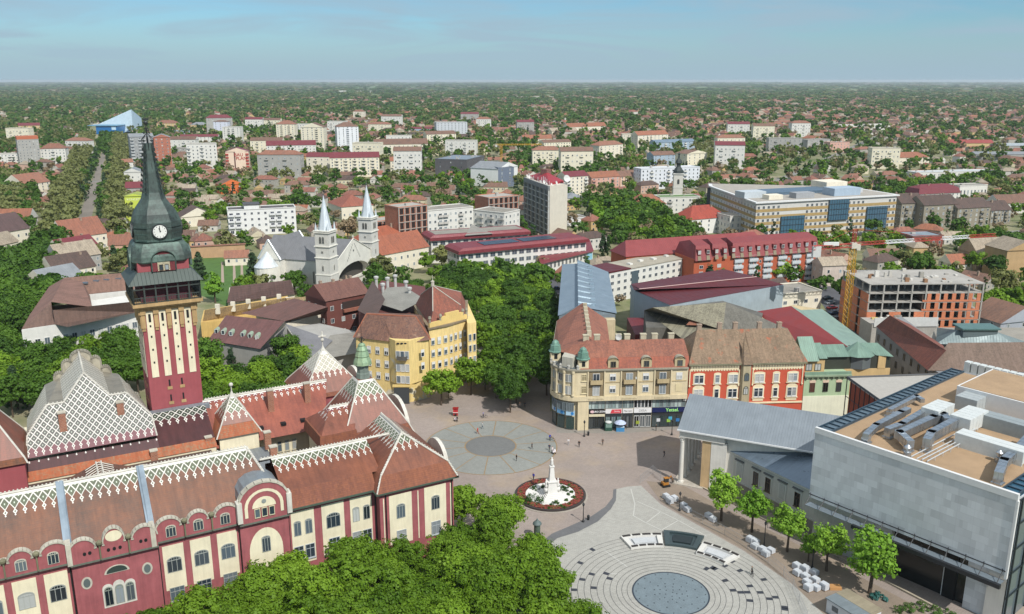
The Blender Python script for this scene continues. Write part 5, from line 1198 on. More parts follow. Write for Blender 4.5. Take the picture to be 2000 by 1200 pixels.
mb.face([E3[0], E3[1], rr_[1], rr_[0]]); mb.face([E3[1], E3[2], rr_[1]]); mb.face([E3[2], E3[3], rr_[2], rr_[1]]); mb.face([E3[3], E3[4], rr_[3], rr_[2]]); mb.face([E3[4], E3[5], rr_[3]]); mb.face([E3[5], E3[6], rr_[0], rr_[1], rr_[2], rr_[3]]); mb.face([E3[6], E3[0], rr_[0]]); mb.face(E3[::-1]); mb.build('roof', ytile, ye)
crestm = plaster('a86a50', .3)
mb = MB(); mb.tube(rr_[0], rr_[3], .25, n=5); mb.tube(E3[0], rr_[0], .2, n=5); mb.tube(E3[4], rr_[3], .22, n=5); mb.build('ridge_capping', crestm, ye)
wins_on(ye, q[0], q[1], 4, (12.7, 9.1, 5.6), 1.2, 2.0, 'blind', ofs=.12); wins_on(ye, (q[2][0]+.2, q[2][1]-1.5), (q[3][0], q[3][1]-1.5), 3, (12.7, 9.1, 5.8), 1.1, 2.1, 'plain', ofs=.1); wins_on(ye, (q[3][0]+1, q[3][1]-.6), (q[4][0]-.4, q[4][1]-.6), 1, (12.7, 9.1), 1.1, 2., 'blind', ofs=.9)
b0 = Vector(((q[2][0]+q[3][0])/2, (q[2][1]+q[3][1])/2)); rb = math.atan2(q[3][1]-q[2][1], q[3][0]-q[2][0]); balcony(ye, b0.x+.1, b0.y-1.55, 12.6, rb, 2.6, plaster('6a6458'), plaster('5a5650')); 
for k in (-1, 0, 1): mb = MB(); mb.blob((b0.x+k*1.0, b0.y-1.6, 16.9), .42, sq=(1, .25, .55), n=8); mb.build('eyelet_window', DARK, ye)
boxpart('shopfront', ye, glass('1e2426'), (b0.x-2.5, b0.y-1.75, .1, b0.x+1.6, b0.y-1.4, 4.6)); boxpart('cornice', ye, YE2, (b0.x-2.8, b0.y-1.9, 4.8, b0.x+3.4, b0.y-1.4, 5.4))
ye2, O, q = polyb('yellow_house', 'taller yellow house with steep pyramid roof and stepped parapet beside the tree lined walk', [(838, 641), (875, 634), (911, 623), (913, 632), (930, 629), (912, 588), (808, 594)], 18.6, peeling('e4ca8a', 'd0cab4'))
def up(poly, s, cx=None, cy=None):
    cx = sum(p[0] for p in poly)/len(poly); cy = sum(p[1] for p in poly)/len(poly); return [(cx+(x-cx)*s, cy+(y-cy)*s) for x, y in poly]
mb = MB(); mb.prism(up(q[:3]+q[5:], 1.05), 18.2, 18.7); mb.build('cornice', plaster('8f8068', .3), ye2)
mb = MB(); a, b = Vector(q[0]), Vector(q[2]); d = (b-a).normalized(); n_ = Vector((d.y, -d.x)); 
def strip(t0, t1, z0, z1): p0 = a+(b-a)*t0; p1 = a+(b-a)*t1; mb.prism([tuple(p0+n_*.3), tuple(p1+n_*.3), tuple(p1-n_*.3), tuple(p0-n_*.3)], z0, z1)
strip(0, 1, 18.6, 20.0); strip(.3, .9, 20.0, 20.9); strip(.42, .78, 20.9, 21.7); mb.build('parapet', YE2, ye2)
mb = MB(); 
for t in (.02, .3, .9, 1.0): p0 = a+(b-a)*t; mb.lathe([(.35, 20), (.3, 20.8), (.5, 21.2), (.3, 21.8)], (p0.x, p0.y, 0), 7)
mb.build('parapet_urn', STO, ye2)
ap = P(845, 558, 28.5)-O; base = up([q[0], q[2], q[5], q[6]], .93); mb = MB(29); mid = up(base, .8)
for k in range(4): n = (k+1) % 4; mb.face([(*base[k], 18.7), (*base[n], 18.7), (*mid[n], 22.2), (*mid[k], 22.2)]); mb.face([(*mid[k], 22.2), (*mid[n], 22.2), (ap.x, ap.y, 28.5)])
mb.build('roof', tiles('965a48', '7a5044', .5), ye2)
mb = MB(); 
for k in range(4): mb.tube((*mid[k], 22.2), (ap.x, ap.y, 28.5), .16, n=5)
mb.lathe([(.5, 28.3), (.45, 29.6), (.6, 29.7), (.1, 30), (.06, 31.5)], (ap.x, ap.y, 0), 8); mb.build('finial', plaster('c4beb0'), ye2)
wins_on(ye2, q[0], q[1], 3, (13.6, 10.2, 6.8), 1.1, 2.0, 'blind', ofs=.15); wins_on(ye2, q[1], q[2], 4, (13.6, 10.2, 6.8), 1.0, 2.0, 'blind', ofs=.15); wins_on(ye2, q[3], q[4], 2, (13.4, 10.2, 6.8, 3.4), .9, 2.0, 'plain', ofs=.1)
wins_on(ye2, q[0], q[2], 5, (1.2,), 2.2, 3.4, 'plain', '6a5a48', '1e2224', ofs=.6)
# ================================================================ twin towered church
c0 = P(635, 590); c1 = P(722, 568)
CHR = math.atan2(c1.y-c0.y, c1.x-c0.x)
CHR = R(30); co1 = Vector((-58.0-8.5*math.cos(CHR)*.0, 0, 0))
e1, e2 = Vector((*P(635, 450, 27.7)[:2],)), Vector((*P(718, 424, 27.7)[:2],)); CHR = math.atan2(e2.y-e1.y, e2.x-e1.x); sp_ = (e2-e1).length
CM = (e1+e2)/2; ch = empty('church', (CM.x, CM.y, 0), CHR, 'pale grey twin towered church with light blue spires and grey slate roof', 'church')
CW = plaster('cfcdc4', .14); CW2 = plaster('dfdcd0', .12); SLATE = metal('77787a', .8, .7, .05, .18); SPB = metal('d4dbde', .7, .4, .3, .12)
mark(CM.x-12, CM.y-5, 30, 60, CHR); hs = sp_/2; tw = 3.0
for s in (-1, 1):
    x = s*hs
    mb = MB()
    for z0, z1, g_ in ((0, 10.5, .25), (10.5, 17.2, .1), (17.2, 21.7, .0), (21.7, 27.6, 0)): mb.box(x-tw-g_, -tw-g_, z0, x+tw+g_, tw+g_, z1)
    mb.build('tower', CW, ch)
    mb = MB()
    for z in (10.4, 17.1, 21.6, 27.0, 27.6): mb.box(x-tw-.4, -tw-.4, z, x+tw+.4, tw+.4, z+.35)
    mb.build('cornice', CW2, ch)
    mb = MB(42); zt = 41.5 
    q8 = [(x+2.75*math.cos(math.pi/8+math.pi/4*k), 2.75*math.sin(math.pi/8+math.pi/4*k)) for k in range(8)]
    for k in range(8): n = (k+1) % 8; mb.face([(*q8[k], 27.9), (*q8[n], 27.9), (x, 0, zt)])
    mb.build('spire', SPB, ch)
    mb = MB(); mb.tube((x, 0, zt-.4), (x, 0, zt+1.6), .07, n=5); mb.blob((x, 0, zt+.1), .28, n=6); mb.box(x-.4, -.04, zt+.9, x+.4, .04, zt+1.05); mb.build('spire_cross', plain('4a4c4e'), ch)
    for a, b in ((-1, -1), (1, -1), (1, 1), (-1, 1)): mb = MB(); mb.lathe([(.5, 27.9), (.45, 28.6), (.05, 31)], (x+a*2.6, b*2.6, 0), 6); mb.build('pinnacle', SPB, ch)
    for rz, dx, dy in ((0, 0, -1), (-math.pi/2, -1, 0), (math.pi/2, 1, 0)):
        for o_ in (-.62, .62): window(ch, x+dx*(tw+.03)+o_*math.cos(rz), dy*(tw+.03)+o_*math.sin(rz), 23.0, rz, .9, 2.6, 'arch', '8c8c84', '1c2024')
        window(ch, x+dx*(tw+.05), dy*(tw+.05), 19.2, rz, .9, .9, 'round', 'c0beb4', '16181a'); window(ch, x+dx*(tw+.13), dy*(tw+.13), 12.2, rz, .8, 2.2, 'arch', 'c0beb4', '1c2024')
        window(ch, x+dx*(tw+.28), dy*(tw+.28), 5.2, rz, .7, 1.9, 'arch', 'c0beb4', '1c2024')
gx = hs-tw; mb = MB(); yf = -2.2; n = 14
arcp = [(-(gx-1.2)*math.cos(math.pi*k/n), 6.2+5.6*math.sin(math.pi*k/n)) for k in range(n+1)]
mb.face([(-gx, yf, 6.2), (-gx, yf, 14.5), (0, yf, 21.5), (gx, yf, 14.5), (gx, yf, 6.2)]+[(x, yf, z) for x, z in arcp[::-1]])
for (a, b), (c, d) in zip(arcp, arcp[1:]): mb.face([(a, yf, b), (c, yf, d), (c, yf+3, d), (a, yf+3, b)])
mb.box(-gx, yf, 0, -gx+1.2, 2, 6.2); mb.box(gx-1.2, yf, 0, gx, 2, 6.2); mb.build('front_gable', CW2, ch)
boxpart('porch', ch, CW2, (-gx+1.2, -1.6, 0, gx-1.2, 1.8, 4.6)); boxpart('balustrade', ch, CW2, (-gx+1.2, -2.0, 4.6, gx-1.2, -1.7, 5.6)); boxpart('inner_wall', ch, plain('4a4640', .9), (-gx+1.2, 1.2, 4.6, gx-1.2, 1.8, 14))
for x in (-2.2, 2.2): window(ch, x, -1.65, .2, 0, 2.0, 3.2, 'arch', 'b0a890', '1a1614')
mb = MB(); mb.box(-.12, yf-.2, 21.3, .12, yf+.1, 23); mb.box(-.55, yf-.2, 22.1, .55, yf+.1, 22.35); mb.build('gable_cross', CW2, ch)
mb = MB()
for k in range(7):
    for s in (-1, 1): x = s*(.9+k*.72); z = 20.2-abs(x)*1.32; mb.box(x-.12, yf-.04, z-.4, x+.12, yf+.01, z+.5)
mb.box(-.4, yf-.04, 16.2, .4, yf+.01, 17, rot=0); mb.build('gable_slit', plain('3c3c3a'), ch)
mb = MB(); 
for s in (-1, 1): mb.tube((s*gx, yf-.1, 14.6), (0, yf-.1, 21.6), .22, n=4)
mb.build('gable_coping', CW2, ch)
NL = 44; nw = 8.2; ne = 13.2; nz = 21.2
boxpart('nave_wall', ch, CW, (-nw, 2, 0, nw, NL-9, ne))
mb = MB(nz); mb.face([(-nw-.5, 1.8, ne-.2), (-nw-.5, NL-9, ne-.2), (0, NL-9, nz), (0, -1.8, nz)][::-1]); mb.face([(nw+.5, 1.8, ne-.2), (nw+.5, NL-9, ne-.2), (0, NL-9, nz), (0, -1.8, nz)]); mb.face([(-nw-.5, 1.8, ne-.2), (-nw-.5, 1.8, ne-.19), (0, -1.8, nz), (nw+.5, 1.8, ne-.2)]); mb.build('roof', SLATE, ch)
ty0, ty1 = NL-19, NL-9; boxpart('transept_wall', ch, CW2, (-11.5, ty0, 0, 11.5, ty1, ne))
mb = MB(nz); m_ = (ty0+ty1)/2
mb.face([(-11.8, ty0-.4, ne), (11.8, ty0-.4, ne), (11.8, m_, nz), (-11.8, m_, nz)]); mb.face([(11.8, ty1+.4, ne), (-11.8, ty1+.4, ne), (-11.8, m_, nz), (11.8, m_, nz)]); mb.face([(-11.8, ty1+.4, ne), (-11.8, ty0-.4, ne), (-11.8, m_, nz)], 1); mb.face([(11.8, ty0-.4, ne), (11.8, ty1+.4, ne), (11.8, m_, nz)], 1); mb.build('transept_roof', [SLATE, CW2], ch)
mb = MB()
for y in (ty0-.4, ty1+.4): mb.tube((-11.9, y, ne+.1), (-11.9, m_, nz+.15), .3, n=4); mb.tube((11.9, y, ne+.1), (11.9, m_, nz+.15), .3, n=4)
mb.build('verge_capping', SPB, ch)
mb = MB(); n = 10; ap_ = [(6.0*math.cos(math.pi*k/n), NL-9+7.5*math.sin(math.pi*k/n)) for k in range(n+1)]; mb.prism(ap_, 0, 11.5); mb.build('apse_wall', CW2, ch)
mb = MB(18)
for (a, b), (c, d) in zip(ap_, ap_[1:]): mb.face([(a*1.07, b+.3, 11.4), (c*1.07, d+.3, 11.4), (0, NL-9, 17.5)])
mb.build('apse_roof', SPB, ch)
# side chapel apse on the west wall as seen from the square
mb = MB(); ap_ = [(-11.5-6.2*math.sin(math.pi*k/n), m_+1-5.2*math.cos(math.pi*k/n)) for k in range(n+1)]; mb.prism(ap_, 0, 10.6); mb.build('apse_wall', CW2, ch)
mb = MB(18)
for (a, b), (c, d) in zip(ap_, ap_[1:]): mb.face([(a-.3, b, 10.5), (c-.3, d, 10.5), (-11.5, m_+1, 16.6)])
mb.build('apse_roof', SPB, ch)
for k in (2, 4, 5): t = math.pi*(k)/n+.1; window(ch, -11.5-6.27*math.sin(t), m_+1-5.27*math.cos(t), 3.4, -t, .9, 4.6, 'arch', 'd0ccc0', '1e2228')
for y in (6, 12, 18): window(ch, -nw-.05, y, 3.5, -math.pi/2, .9, 5.4, 'arch', 'd0ccc0', '1e2228'); window(ch, nw+.05, y, 3.5, math.pi/2, .9, 5.4, 'arch', 'd0ccc0', '1e2228')
# ================================================================ buildings behind the square
T1 = tiles('80604f', '685248', .5); T2 = tiles('966550', '7f5e50', .5); T3 = tiles('5f4c44', '4c413c', .5); T4 = tiles('a89a86', '857a6a', .5); TOR = tiles('9c644a', '865a48', .5)
MR_ = metal('76343a', .9, .5, .15, .12); MDR = metal('5c1f24', 2.4, .5, .1, .12); GYR = metal('8d9194', .8, .6, .15, .2); BIT = concrete('8f8a80', .25); GRV = gravel('a7a197')
WW_ = plaster('d6d4cc', .1); WC = plaster('e0d8c4', .12); WG = plaster('a8a6a0', .15); WO = plaster('d4b886', .18); WP = plaster('cfa493', .12); WYL = plaster('e2dac2', .12); WB = plaster('9fb0bf', .1)
def roofpoly(name, root, m, faces, O, zt=0.):
    mb = MB(zt)
    for fc in faces: mb.face([tuple(P(u, v, z)-Vector((O.x, O.y, 0))) for u, v, z in fc])
    return mb.build(name, m, root)
# grey standing seam roof house north of the corner house
r, O, q = polyb('metal_roofed_house', 'long house with blue grey sheet roof and broken ridge beside the tree lined walk', [(1092, 617), (1202, 614), (1186, 533), (1100, 517)], 15.5, plaster('77828a', .2))
GB = metal('8494a0', .6, .45, .3, .18)
A0, B0, C0, D0 = [Vector((*p, 0)) for p in q]
def lerp2(a, b, t): return (a[0]+(b[0]-a[0])*t, a[1]+(b[1]-a[1])*t)
mb = MB(19); a, b = lerp2(A0, B0, .33), lerp2(D0, C0, .33)
mb.face([(A0.x-.4, A0.y-.3, 15.6), (*a, 16.9), (*b, 16.9), (D0.x-.4, D0.y, 15.6)]); mb.face([(a[0], a[1]-.3, 18.4), (B0.x+.4, B0.y-.3, 15.8), (C0.x+.4, C0.y, 15.8), (*b, 18.4)]); mb.face([(*a, 16.9), (*a, 18.4), (*b, 18.4), (*b, 16.9)]); mb.face([(*A0[:2], 15.5), (*B0[:2], 15.5), (a[0], a[1], 18.4)]); mb.build('roof', GB, r)
for k in range(9):
    t = (k+.6)/9.3; s0 = lerp2(a, b, t); s1 = lerp2(B0, C0, t); e_ = lerp2(s0, s1, .42)
    mb = MB(); mb.tube((*s0, 18.35), (*e_, 17.5), .35, n=4); mb.box(e_[0]-.7, e_[1]-.6, 16.9, e_[0]+.7, e_[1]+.6, 17.9); mb.build('roof_rib', metal('9fb2bd', .8, .4, .4), r)
boxpart('end_wall', r, plaster('cbbb9a', .2), (B0.x-6, B0.y-3, 0, B0.x-.3, B0.y-.2, 14.5))
# white flats with grey and red flat roofs
fl = bld('apartment_block', 'low white flats with beige roof beside the blue grey sheet roof', P(1190, 534, 12), P(1355, 502, 12), 12, 13, WW_, None, None, fl=4, bays=14, wsz=(1.7, 1.4), gl='39424c'); L = DIM[fl.name]['_L']
boxpart('roof', fl, concrete('a39c8c', .2), (12, -.2, 12, L+.2, 13.2, 12.35)); boxpart('roof', fl, MDR, (-.2, -.2, 12.001, 11.98, 13.2, 12.5)); boxpart('stair_glazing', fl, glass('4c5a62'), (12.6, -.12, 1.5, 16.5, -.005, 11)); boxpart('roof_hatch', fl, WW_, (16, 4, 12.3, 17.5, 6, 13), (24, 6, 12.3, 26, 7.5, 13), (31, 5, 12.3, 33, 7, 13), (40, 6, 12.3, 41.6, 7.5, 13))
# big dark red hall roof
r, O, q = polyb('market_hall', 'big hall with wide dark red sheet roof and pale blue side wall', [(1239, 568), (1308, 596), (1531, 557), (1414, 526), (1232, 556)], 14, metal('a5b2b8', .5, .5, .2, .1))
roofpoly('roof', r, MDR, [[(1239, 567, 14.3), (1308, 596, 14.1), (1531, 556, 14.1), (1478, 541, 15.4), (1248, 566, 15.4)], [(1232, 555, 14.1), (1248, 564, 15.4), (1478, 541, 15.4), (1414, 526, 14.1)], [(1531, 556, 14.1), (1414, 526, 14.1), (1478, 541, 15.4)], [(1232, 555, 14.1), (1239, 567, 14.3), (1248, 566, 15.4)]], O, 16)
a = P(1248, 565, 15.5)-O; b = P(1478, 541, 15.5)-O; mb = MB(); mb.tube((a.x, a.y, 15.5), (b.x, b.y, 15.5), .16, n=4); mb.build('ridge_capping', plain('b89a94'), r)
boxpart('side_shed', r, MR_, (-3, -26, 0, 4, -6, 6))
# red mansard apartments
for (a_, b_, lab, dz) in (((74, 347), (131.5, 368), 'long brick flats under red folded sheet mansard with small white windows', 0),):
    A, B = Vector((74, 347)), Vector((131.5, 368)); rz = math.atan2(21, 57.5); r = empty('mansard_flats', (A.x, A.y, 0), rz, lab, 'building'); mark(A.x, A.y, 61, 32, rz); L = (B-A).length
    BRK = plaster('b05a3c', .12); boxpart('wall', r, BRK, (0, 0, 0, L, 15, 13.6)); W2 = WW_
    REDM = metal('883e3e', .9, .5, .1, .12)
    for x0, x1, y0 in ((0, 8, 0), (8.6, 17, 1.2), (17.6, L, 0)):
        mb = MB(20.5); mb.face([(x0, y0-1.0, 13.0), (x1, y0-1.0, 13.0), (x1-.3, y0+1.2, 18.8), (x0+1.2, y0+1.2, 18.8)]); mb.face([(x0+1.2, y0+1.2, 18.8), (x1-.3, y0+1.2, 18.8), (x1-.5, 7.5, 20.2), (x0+2, 7.5, 20.2)]); mb.face([(x1-.5, 7.5, 20.2), (x1-.3, 14, 18.5), (x0+1.2, 14, 18.5), (x0+2, 7.5, 20.2)]); mb.face([(x1-.3, 14, 18.5), (x1, 16, 13), (x0, 16, 13), (x0+1.2, 14, 18.5)])
        mb.face([(x0, 16, 13), (x0, y0-1, 13), (x0+1.2, y0+1.2, 18.8), (x0+2, 7.5, 20.2), (x0+1.2, 14, 18.5)]); mb.face([(x1, y0-1, 13), (x1, 16, 13), (x1-.3, 14, 18.5), (x1-.5, 7.5, 20.2), (x1-.3, y0+1.2, 18.8)]); mb.build('roof', REDM, r)
    mb = MB(17); mb.prism([(-22, 17), (L-14, 17), (L-14, 31), (-22, 31)], 0, 13, 1); mb.build('wall', [BRK, BRK], r)
    mb = MB(18); mb.face([(-22.5, 16.5, 13), (L-13.5, 16.5, 13), (L-16, 24, 18.5), (-19, 24, 18.5)]); mb.face([(L-13.5, 31.5, 13), (-22.5, 31.5, 13), (-19, 24, 18.5), (L-16, 24, 18.5)]); mb.face([(-22.5, 31.5, 13), (-22.5, 16.5, 13), (-19, 24, 18.5)]); mb.face([(L-13.5, 16.5, 13), (L-13.5, 31.5, 13), (L-16, 24, 18.5)]); mb.build('roof', REDM, r)
    sp = []
    for k in range(15):
        x = 2+k*4.05; 
        mb = MB(); mb.box(x-.75, -.6, 15.3, x+.75, .6, 17.4); mb.box(x-.85, -.75, 17.4, x+.85, .8, 17.55); mb.build('dormer', REDM, r); window(r, x, -.62, 15.6, 0, 1.3, 1.5, 'plain', split=False)
        mb = MB(); mb.face([(x-.8, -1.08, 13.1), (x+.8, -1.08, 13.1), (x+.7, -.62, 14.9), (x-.7, -.62, 14.9)]); mb.build('roof_panel', plain('8b7f68', .7), r)
    for k in range(6):
        x0 = 19+k*7.2; 
        for i in range(5):
            z = .9+i*2.55; mb = MB(); mb.box(x0, -.9, z, x0+4.3, .0, z+1.0); mb.box(x0, -.8, z+2.2, x0+4.3, 0, z+2.5); mb.build('balcony', plain('c3c8ca', .6), r); sp.append((x0+1.4, -.03, z+.9, 0, 2., 1.3, 'plain', 'dcdcd8', '2b3640')); sp.append((x0+3.4, -.03, z+.9, 0, 1.2, 1.3, 'plain', 'dcdcd8', '2b3640'))
        sp += [(x0+5.8, -.02, 2.3+i*2.55, 0, 1.0, 1.2, 'plain', 'dcdcd8', '2b3640') for i in range(4)] if k % 2 else []
    for x in (3.5, 12): sp += [(x, -.02, 1.6+i*2.6, 0, 1.8, 1.4, 'plain', 'dcdcd8', '2b3640') for i in range(4)]
    put_windows(r, sp)
# cream building below, cars court
r = bld('apartment_block', 'low cream house with flat grey terrace roof behind the dark red hall roof', P(1480, 618, 3), P(1602, 606, 3), 10, 14, WC, BIT, 'flat', fl=2, bays=6, wsz=(1.6, 1.4)); 
r, O, q = polyb('old_house', 'old house with mossy rough grey tile roof and blind sooty side wall', [(1262, 640), (1480, 640), (1490, 612), (1412, 588), (1258, 606)], 13, plaster('6f6d66', .35))
roofpoly('roof', r, tiles('8a8570', '6b6656', .5), [[(1258, 606, 13.1), (1335, 664, 13.1), (1412, 645, 13.1), (1418, 591, 18.2), (1275, 601, 18.2)]], O, 18.3)
roofpoly('side_roof', r, tiles('77746a', '66635a', .5), [[(1412, 645, 13.1), (1500, 645, 13.1), (1537, 642, 13.1), (1418, 591, 18.2)]], O, 18.3); roofpoly('lean_roof', r, TOR, [[(1340, 635, 13.9), (1372, 636, 13.9), (1362, 622, 15.5), (1352, 622, 15.5)]], O)
r, O, q = polyb('hall', 'hall with red sheet roof joined to a long green copper slope', [(1475, 612), (1550, 596), (1607, 605), (1716, 690), (1690, 715), (1590, 690)], 12, plaster('c9b58c', .2))
roofpoly('roof', r, metal('9a3c38', .9, .5, .1, .12), [[(1475, 609, 12.1), (1545, 598, 16.5), (1660, 680, 16.5), (1598, 700, 12.1)]], O, 17); roofpoly('green_roof', r, metal('8ca496', 1.2, .5, .2, .2), [[(1565, 606, 16.5), (1606, 604, 12.1), (1722, 690, 12.1), (1664, 682, 16.5)], [(1545, 598, 16.5), (1565, 606, 16.5), (1664, 682, 16.5), (1660, 680, 16.5)]], O, 17)
# building under construction: bare frame, hollow brick infill
A, B = P(1690, 660), P(1915, 635); cs = empty('construction_frame', (118.6, 281, 0), R(2), 'unfinished brick and concrete building with open top floors behind the tower crane', 'building'); mark(117, 272, 42, 34, R(2))
BRI = brick('d27848'); CON = concrete('a7a39b', .2); zt = 17.2
mb = MB(); 
for i in range(6): mb.box(0, 0, 3.1*i+2.8, 39, 22, 3.1*i+3.1)
mb.build('floor_slab', CON, cs)
mb = MB()
for i in range(9):
    for j in range(5):
        x = .2+i*4.8; y = .2+j*5.3; mb.box(x-.2, y-.2, 0, x+.25, y+.25, 18.5)
mb.build('pillar', CON, cs, kind='stuff')
for i in range(5):
    z0 = 3.1*i; z1 = z0+2.78
    xs_ = [19+2.8*k for k in range(8)]
    mb = MB(); 
    for k in range(7): mb.box(xs_[k]+.9, -.12, z0, xs_[k+1]-.6, .15, z1); mb.box(xs_[k]-.6, -.12, z0, xs_[k]+.9, .15, z0+.6)
    mb.build('brick_infill', BRI, cs)
    mb = MB(); mb.box(-.12, 0, z0, .15, 6, z1); mb.box(-.12, 8, z0, .15, 14, z1); mb.box(-.12, 16, z0, .15, 22, z1)
    if i < 3: mb.box(0, -.12, z0, 3, .15, z1); mb.box(7.5, -.12, z0, 11.5, .15, z1); mb.box(16, -.12, z0, 19.5, .15, z1)
    mb.build('brick_infill', BRI, cs)
mb = MB(); mb.box(.4, 8, 0, 38.6, 8.3, 15.2); mb.box(18.4, .3, 0, 18.8, 21, 15.2); mb.build('inner_wall', plaster('54473f', .2), cs)
boxpart('lower_terrace', cs, CON, (-2, -9, 0, 20, 0, 7.2)); boxpart('hoarding', cs, plain('c8c8c4'), (-1.5, -9.3, 6.5, 19.5, -9.05, 9.5))
for k in range(16): x, y = rnd.uniform(0, 18), rnd.uniform(-8, -1); boxpart('building_material', cs, plain(rnd.choice(['a85c3c', 'b8b4aa', 'c9b87a', '8f8a80', 'd8d4ca'])), (x, y, 7.2, x+rnd.uniform(.6, 2), y+rnd.uniform(.5, 1.2), 7.2+rnd.uniform(.4, 1.4)))
for k in range(26): x, y = rnd.uniform(1, 36), rnd.uniform(1, 20); boxpart('roof_pallet', cs, plain(rnd.choice(['9a968c', 'b8b4aa', '8f6a4c', 'cdc9c0'])), (x, y, 18.6, x+rnd.uniform(.6, 1.6), y+rnd.uniform(.6, 1.6), 18.6+rnd.uniform(.2, 2.2) if x < 22 else 19))
# tower crane
cb = P(1650, 650); CRY = plain('d9a422', .5, n=.08)
crn = empty('tower_crane', (cb.x, cb.y, 0), 0, 'yellow lattice tower crane with red and white jib over the brick building site', 'crane')
def lattice(mb, a, b, w_, n, tri=False):
    a, b = Vector(a), Vector(b); d = (b-a).normalized(); u_ = d.orthogonal().normalized() if abs(d.z) > .9 else Vector((0, 0, 1)); v_ = d.cross(u_).normalized(); u_ = v_.cross(d)
    cs_ = [(1, 1), (-1, 1), (-1, -1), (1, -1)] if not tri else [(1, 0), (-.6, 1), (-.6, -1)]
    R_ = lambda c, t: a.lerp(b, t)+(u_*c[0]+v_*c[1])*w_/2
    for c in cs_: mb.tube(R_(c, 0), R_(c, 1), .09, n=4)
    for i in range(n):
        for k in range(len(cs_)): c0_, c1_ = cs_[k], cs_[(k+1) % len(cs_)]; mb.tube(R_(c0_, i/n), R_(c1_, (i+1)/n), .05, n=3); mb.tube(R_(c1_, i/n), R_(c0_, (i+1)/n), .05, n=3)
mb = MB(); lattice(mb, (0, 0, 0), (0, 0, 29.5), 1.7, 17); mb.build('mast', CRY, crn)
je = P(1955, 455, 31.5); jd = Vector((je.x-cb.x, je.y-cb.y)).normalized()
jl = (Vector((je.x-cb.x, je.y-cb.y))).length; jl = min(jl, 60)
JR = plain('a8382c', .5); 
for i in range(5):
    mb = MB(); t0 = 1+(jl-1)*i/5; t1 = 1+(jl-1)*(i+1)/5; lattice(mb, (jd.x*t0, jd.y*t0, 30.8), (jd.x*t1, jd.y*t1, 30.8), 1.2, 7, True); mb.build('jib', plain('dcdcdc', .5) if i in (1, 3) else JR, crn)
mb = MB(); lattice(mb, (0, 0, 30.5), (-jd.x*16, -jd.y*16, 30.5), 1.2, 8); mb.build('counter_jib', JR, crn)
mb = MB(); x, y = -jd.x*14.5, -jd.y*14.5; mb.box(x-1.3, y-.8, 27.4, x+1.3, y+.8, 31); mb.build('counterweight', plain('c6c6c2'), crn); mb = MB(); x, y = -jd.x*9, -jd.y*9; mb.box(x-2.5, y-.5, 30.9, x+2.5, y+.5, 32); mb.build('winch', plain('d8d8d4'), crn)
mb = MB(); mb.box(-.9, -.9, 29.5, .9, .9, 31.4); mb.box(.9, -.9, 28.9, 2.1, .5, 30.8); mb.build('cab', plain('c9c3b4'), crn); mb = MB(); lattice(mb, (0, 0, 31.4), (0, 0, 36), 1.0, 4); mb.build('tower_head', JR, crn)
mb = MB(); mb.tube((0, 0, 36), (jd.x*jl*.6, jd.y*jl*.6, 31.3), .05, n=3); mb.tube((0, 0, 36), (-jd.x*15, -jd.y*15, 31), .05, n=3); mb.build('tie', JR, crn)
# L shaped brown roofed building on the right, annex roof with lantern
r, O, q = polyb('courtyard_building', 'grey walled L shaped building with long brown tile roof right of the narrow street', [(1712, 640), (1835, 730), (2040, 740), (2040, 690), (1860, 690), (1760, 618)], 13.5, plaster('8b8b8c', .2))
roofpoly('roof', r, tiles('8a5040', '70453a', .5), [[(1711, 638, 13.6), (1812, 724, 13.6), (1848, 685, 18.5), (1738, 616, 18.5)], [(1738, 616, 18.5), (1848, 685, 18.5), (1842, 675, 15), (1778, 634, 14.5)]], O, 18.6)
roofpoly('roof', r, tiles('766357', '655549', .5), [[(1812, 724, 13.6), (2060, 728, 13.6), (2060, 668, 19.2), (1852, 670, 19.2)]], O, 19.3)
a, b = q[0], q[1]; wins_on(r, a, b, 9, (2.5, 6.4, 10.1), 1.0, 1.9, 'plain', '4a4a4c', '202428', ofs=.08)
r, O, q = polyb('hall', 'low hall with grey hipped glass lantern roof behind brown tiled wing', [(1790, 690), (2050, 690), (2050, 640), (1830, 640)], 8, plaster('9a958a', .2)); 
roofpoly('roof', r, metal('6f7d7e', .8, .5, .3, .2), [[(1828, 672, 10), (1985, 676, 10), (1945, 648, 13.5), (1870, 645, 13.5)], [(1828, 672, 10), (1870, 645, 13.5), (1830, 640, 9)], [(1985, 676, 10), (2040, 680, 9), (1945, 648, 13.5)]], O, 14); a = P(1907, 641, 14)-O; boxpart('lantern', r, glass('56666a'), (a.x-5, a.y-2.5, 12, a.x+5, a.y+2.5, 14.2)); boxpart('lantern_roof', r, metal('5f7f7c', .8, .5, .2), (a.x-5.6, a.y-3.1, 14.2, a.x+5.6, a.y+3.1, 14.6))
by_px('outbuilding', 'small flat roofed pavilion between brick site and lantern roof', (1838, 640), (1878, 637), 622, 6, WG, BIT, 'flat', fl=1, bays=3)
by_px('house', 'grey gabled house with tall white chimney at the right edge below brick site', (1950, 665), (2040, 655), 632, 14, plaster('a0a4ac', .1), T1, 'gy', 5, fl=2, bays=3)
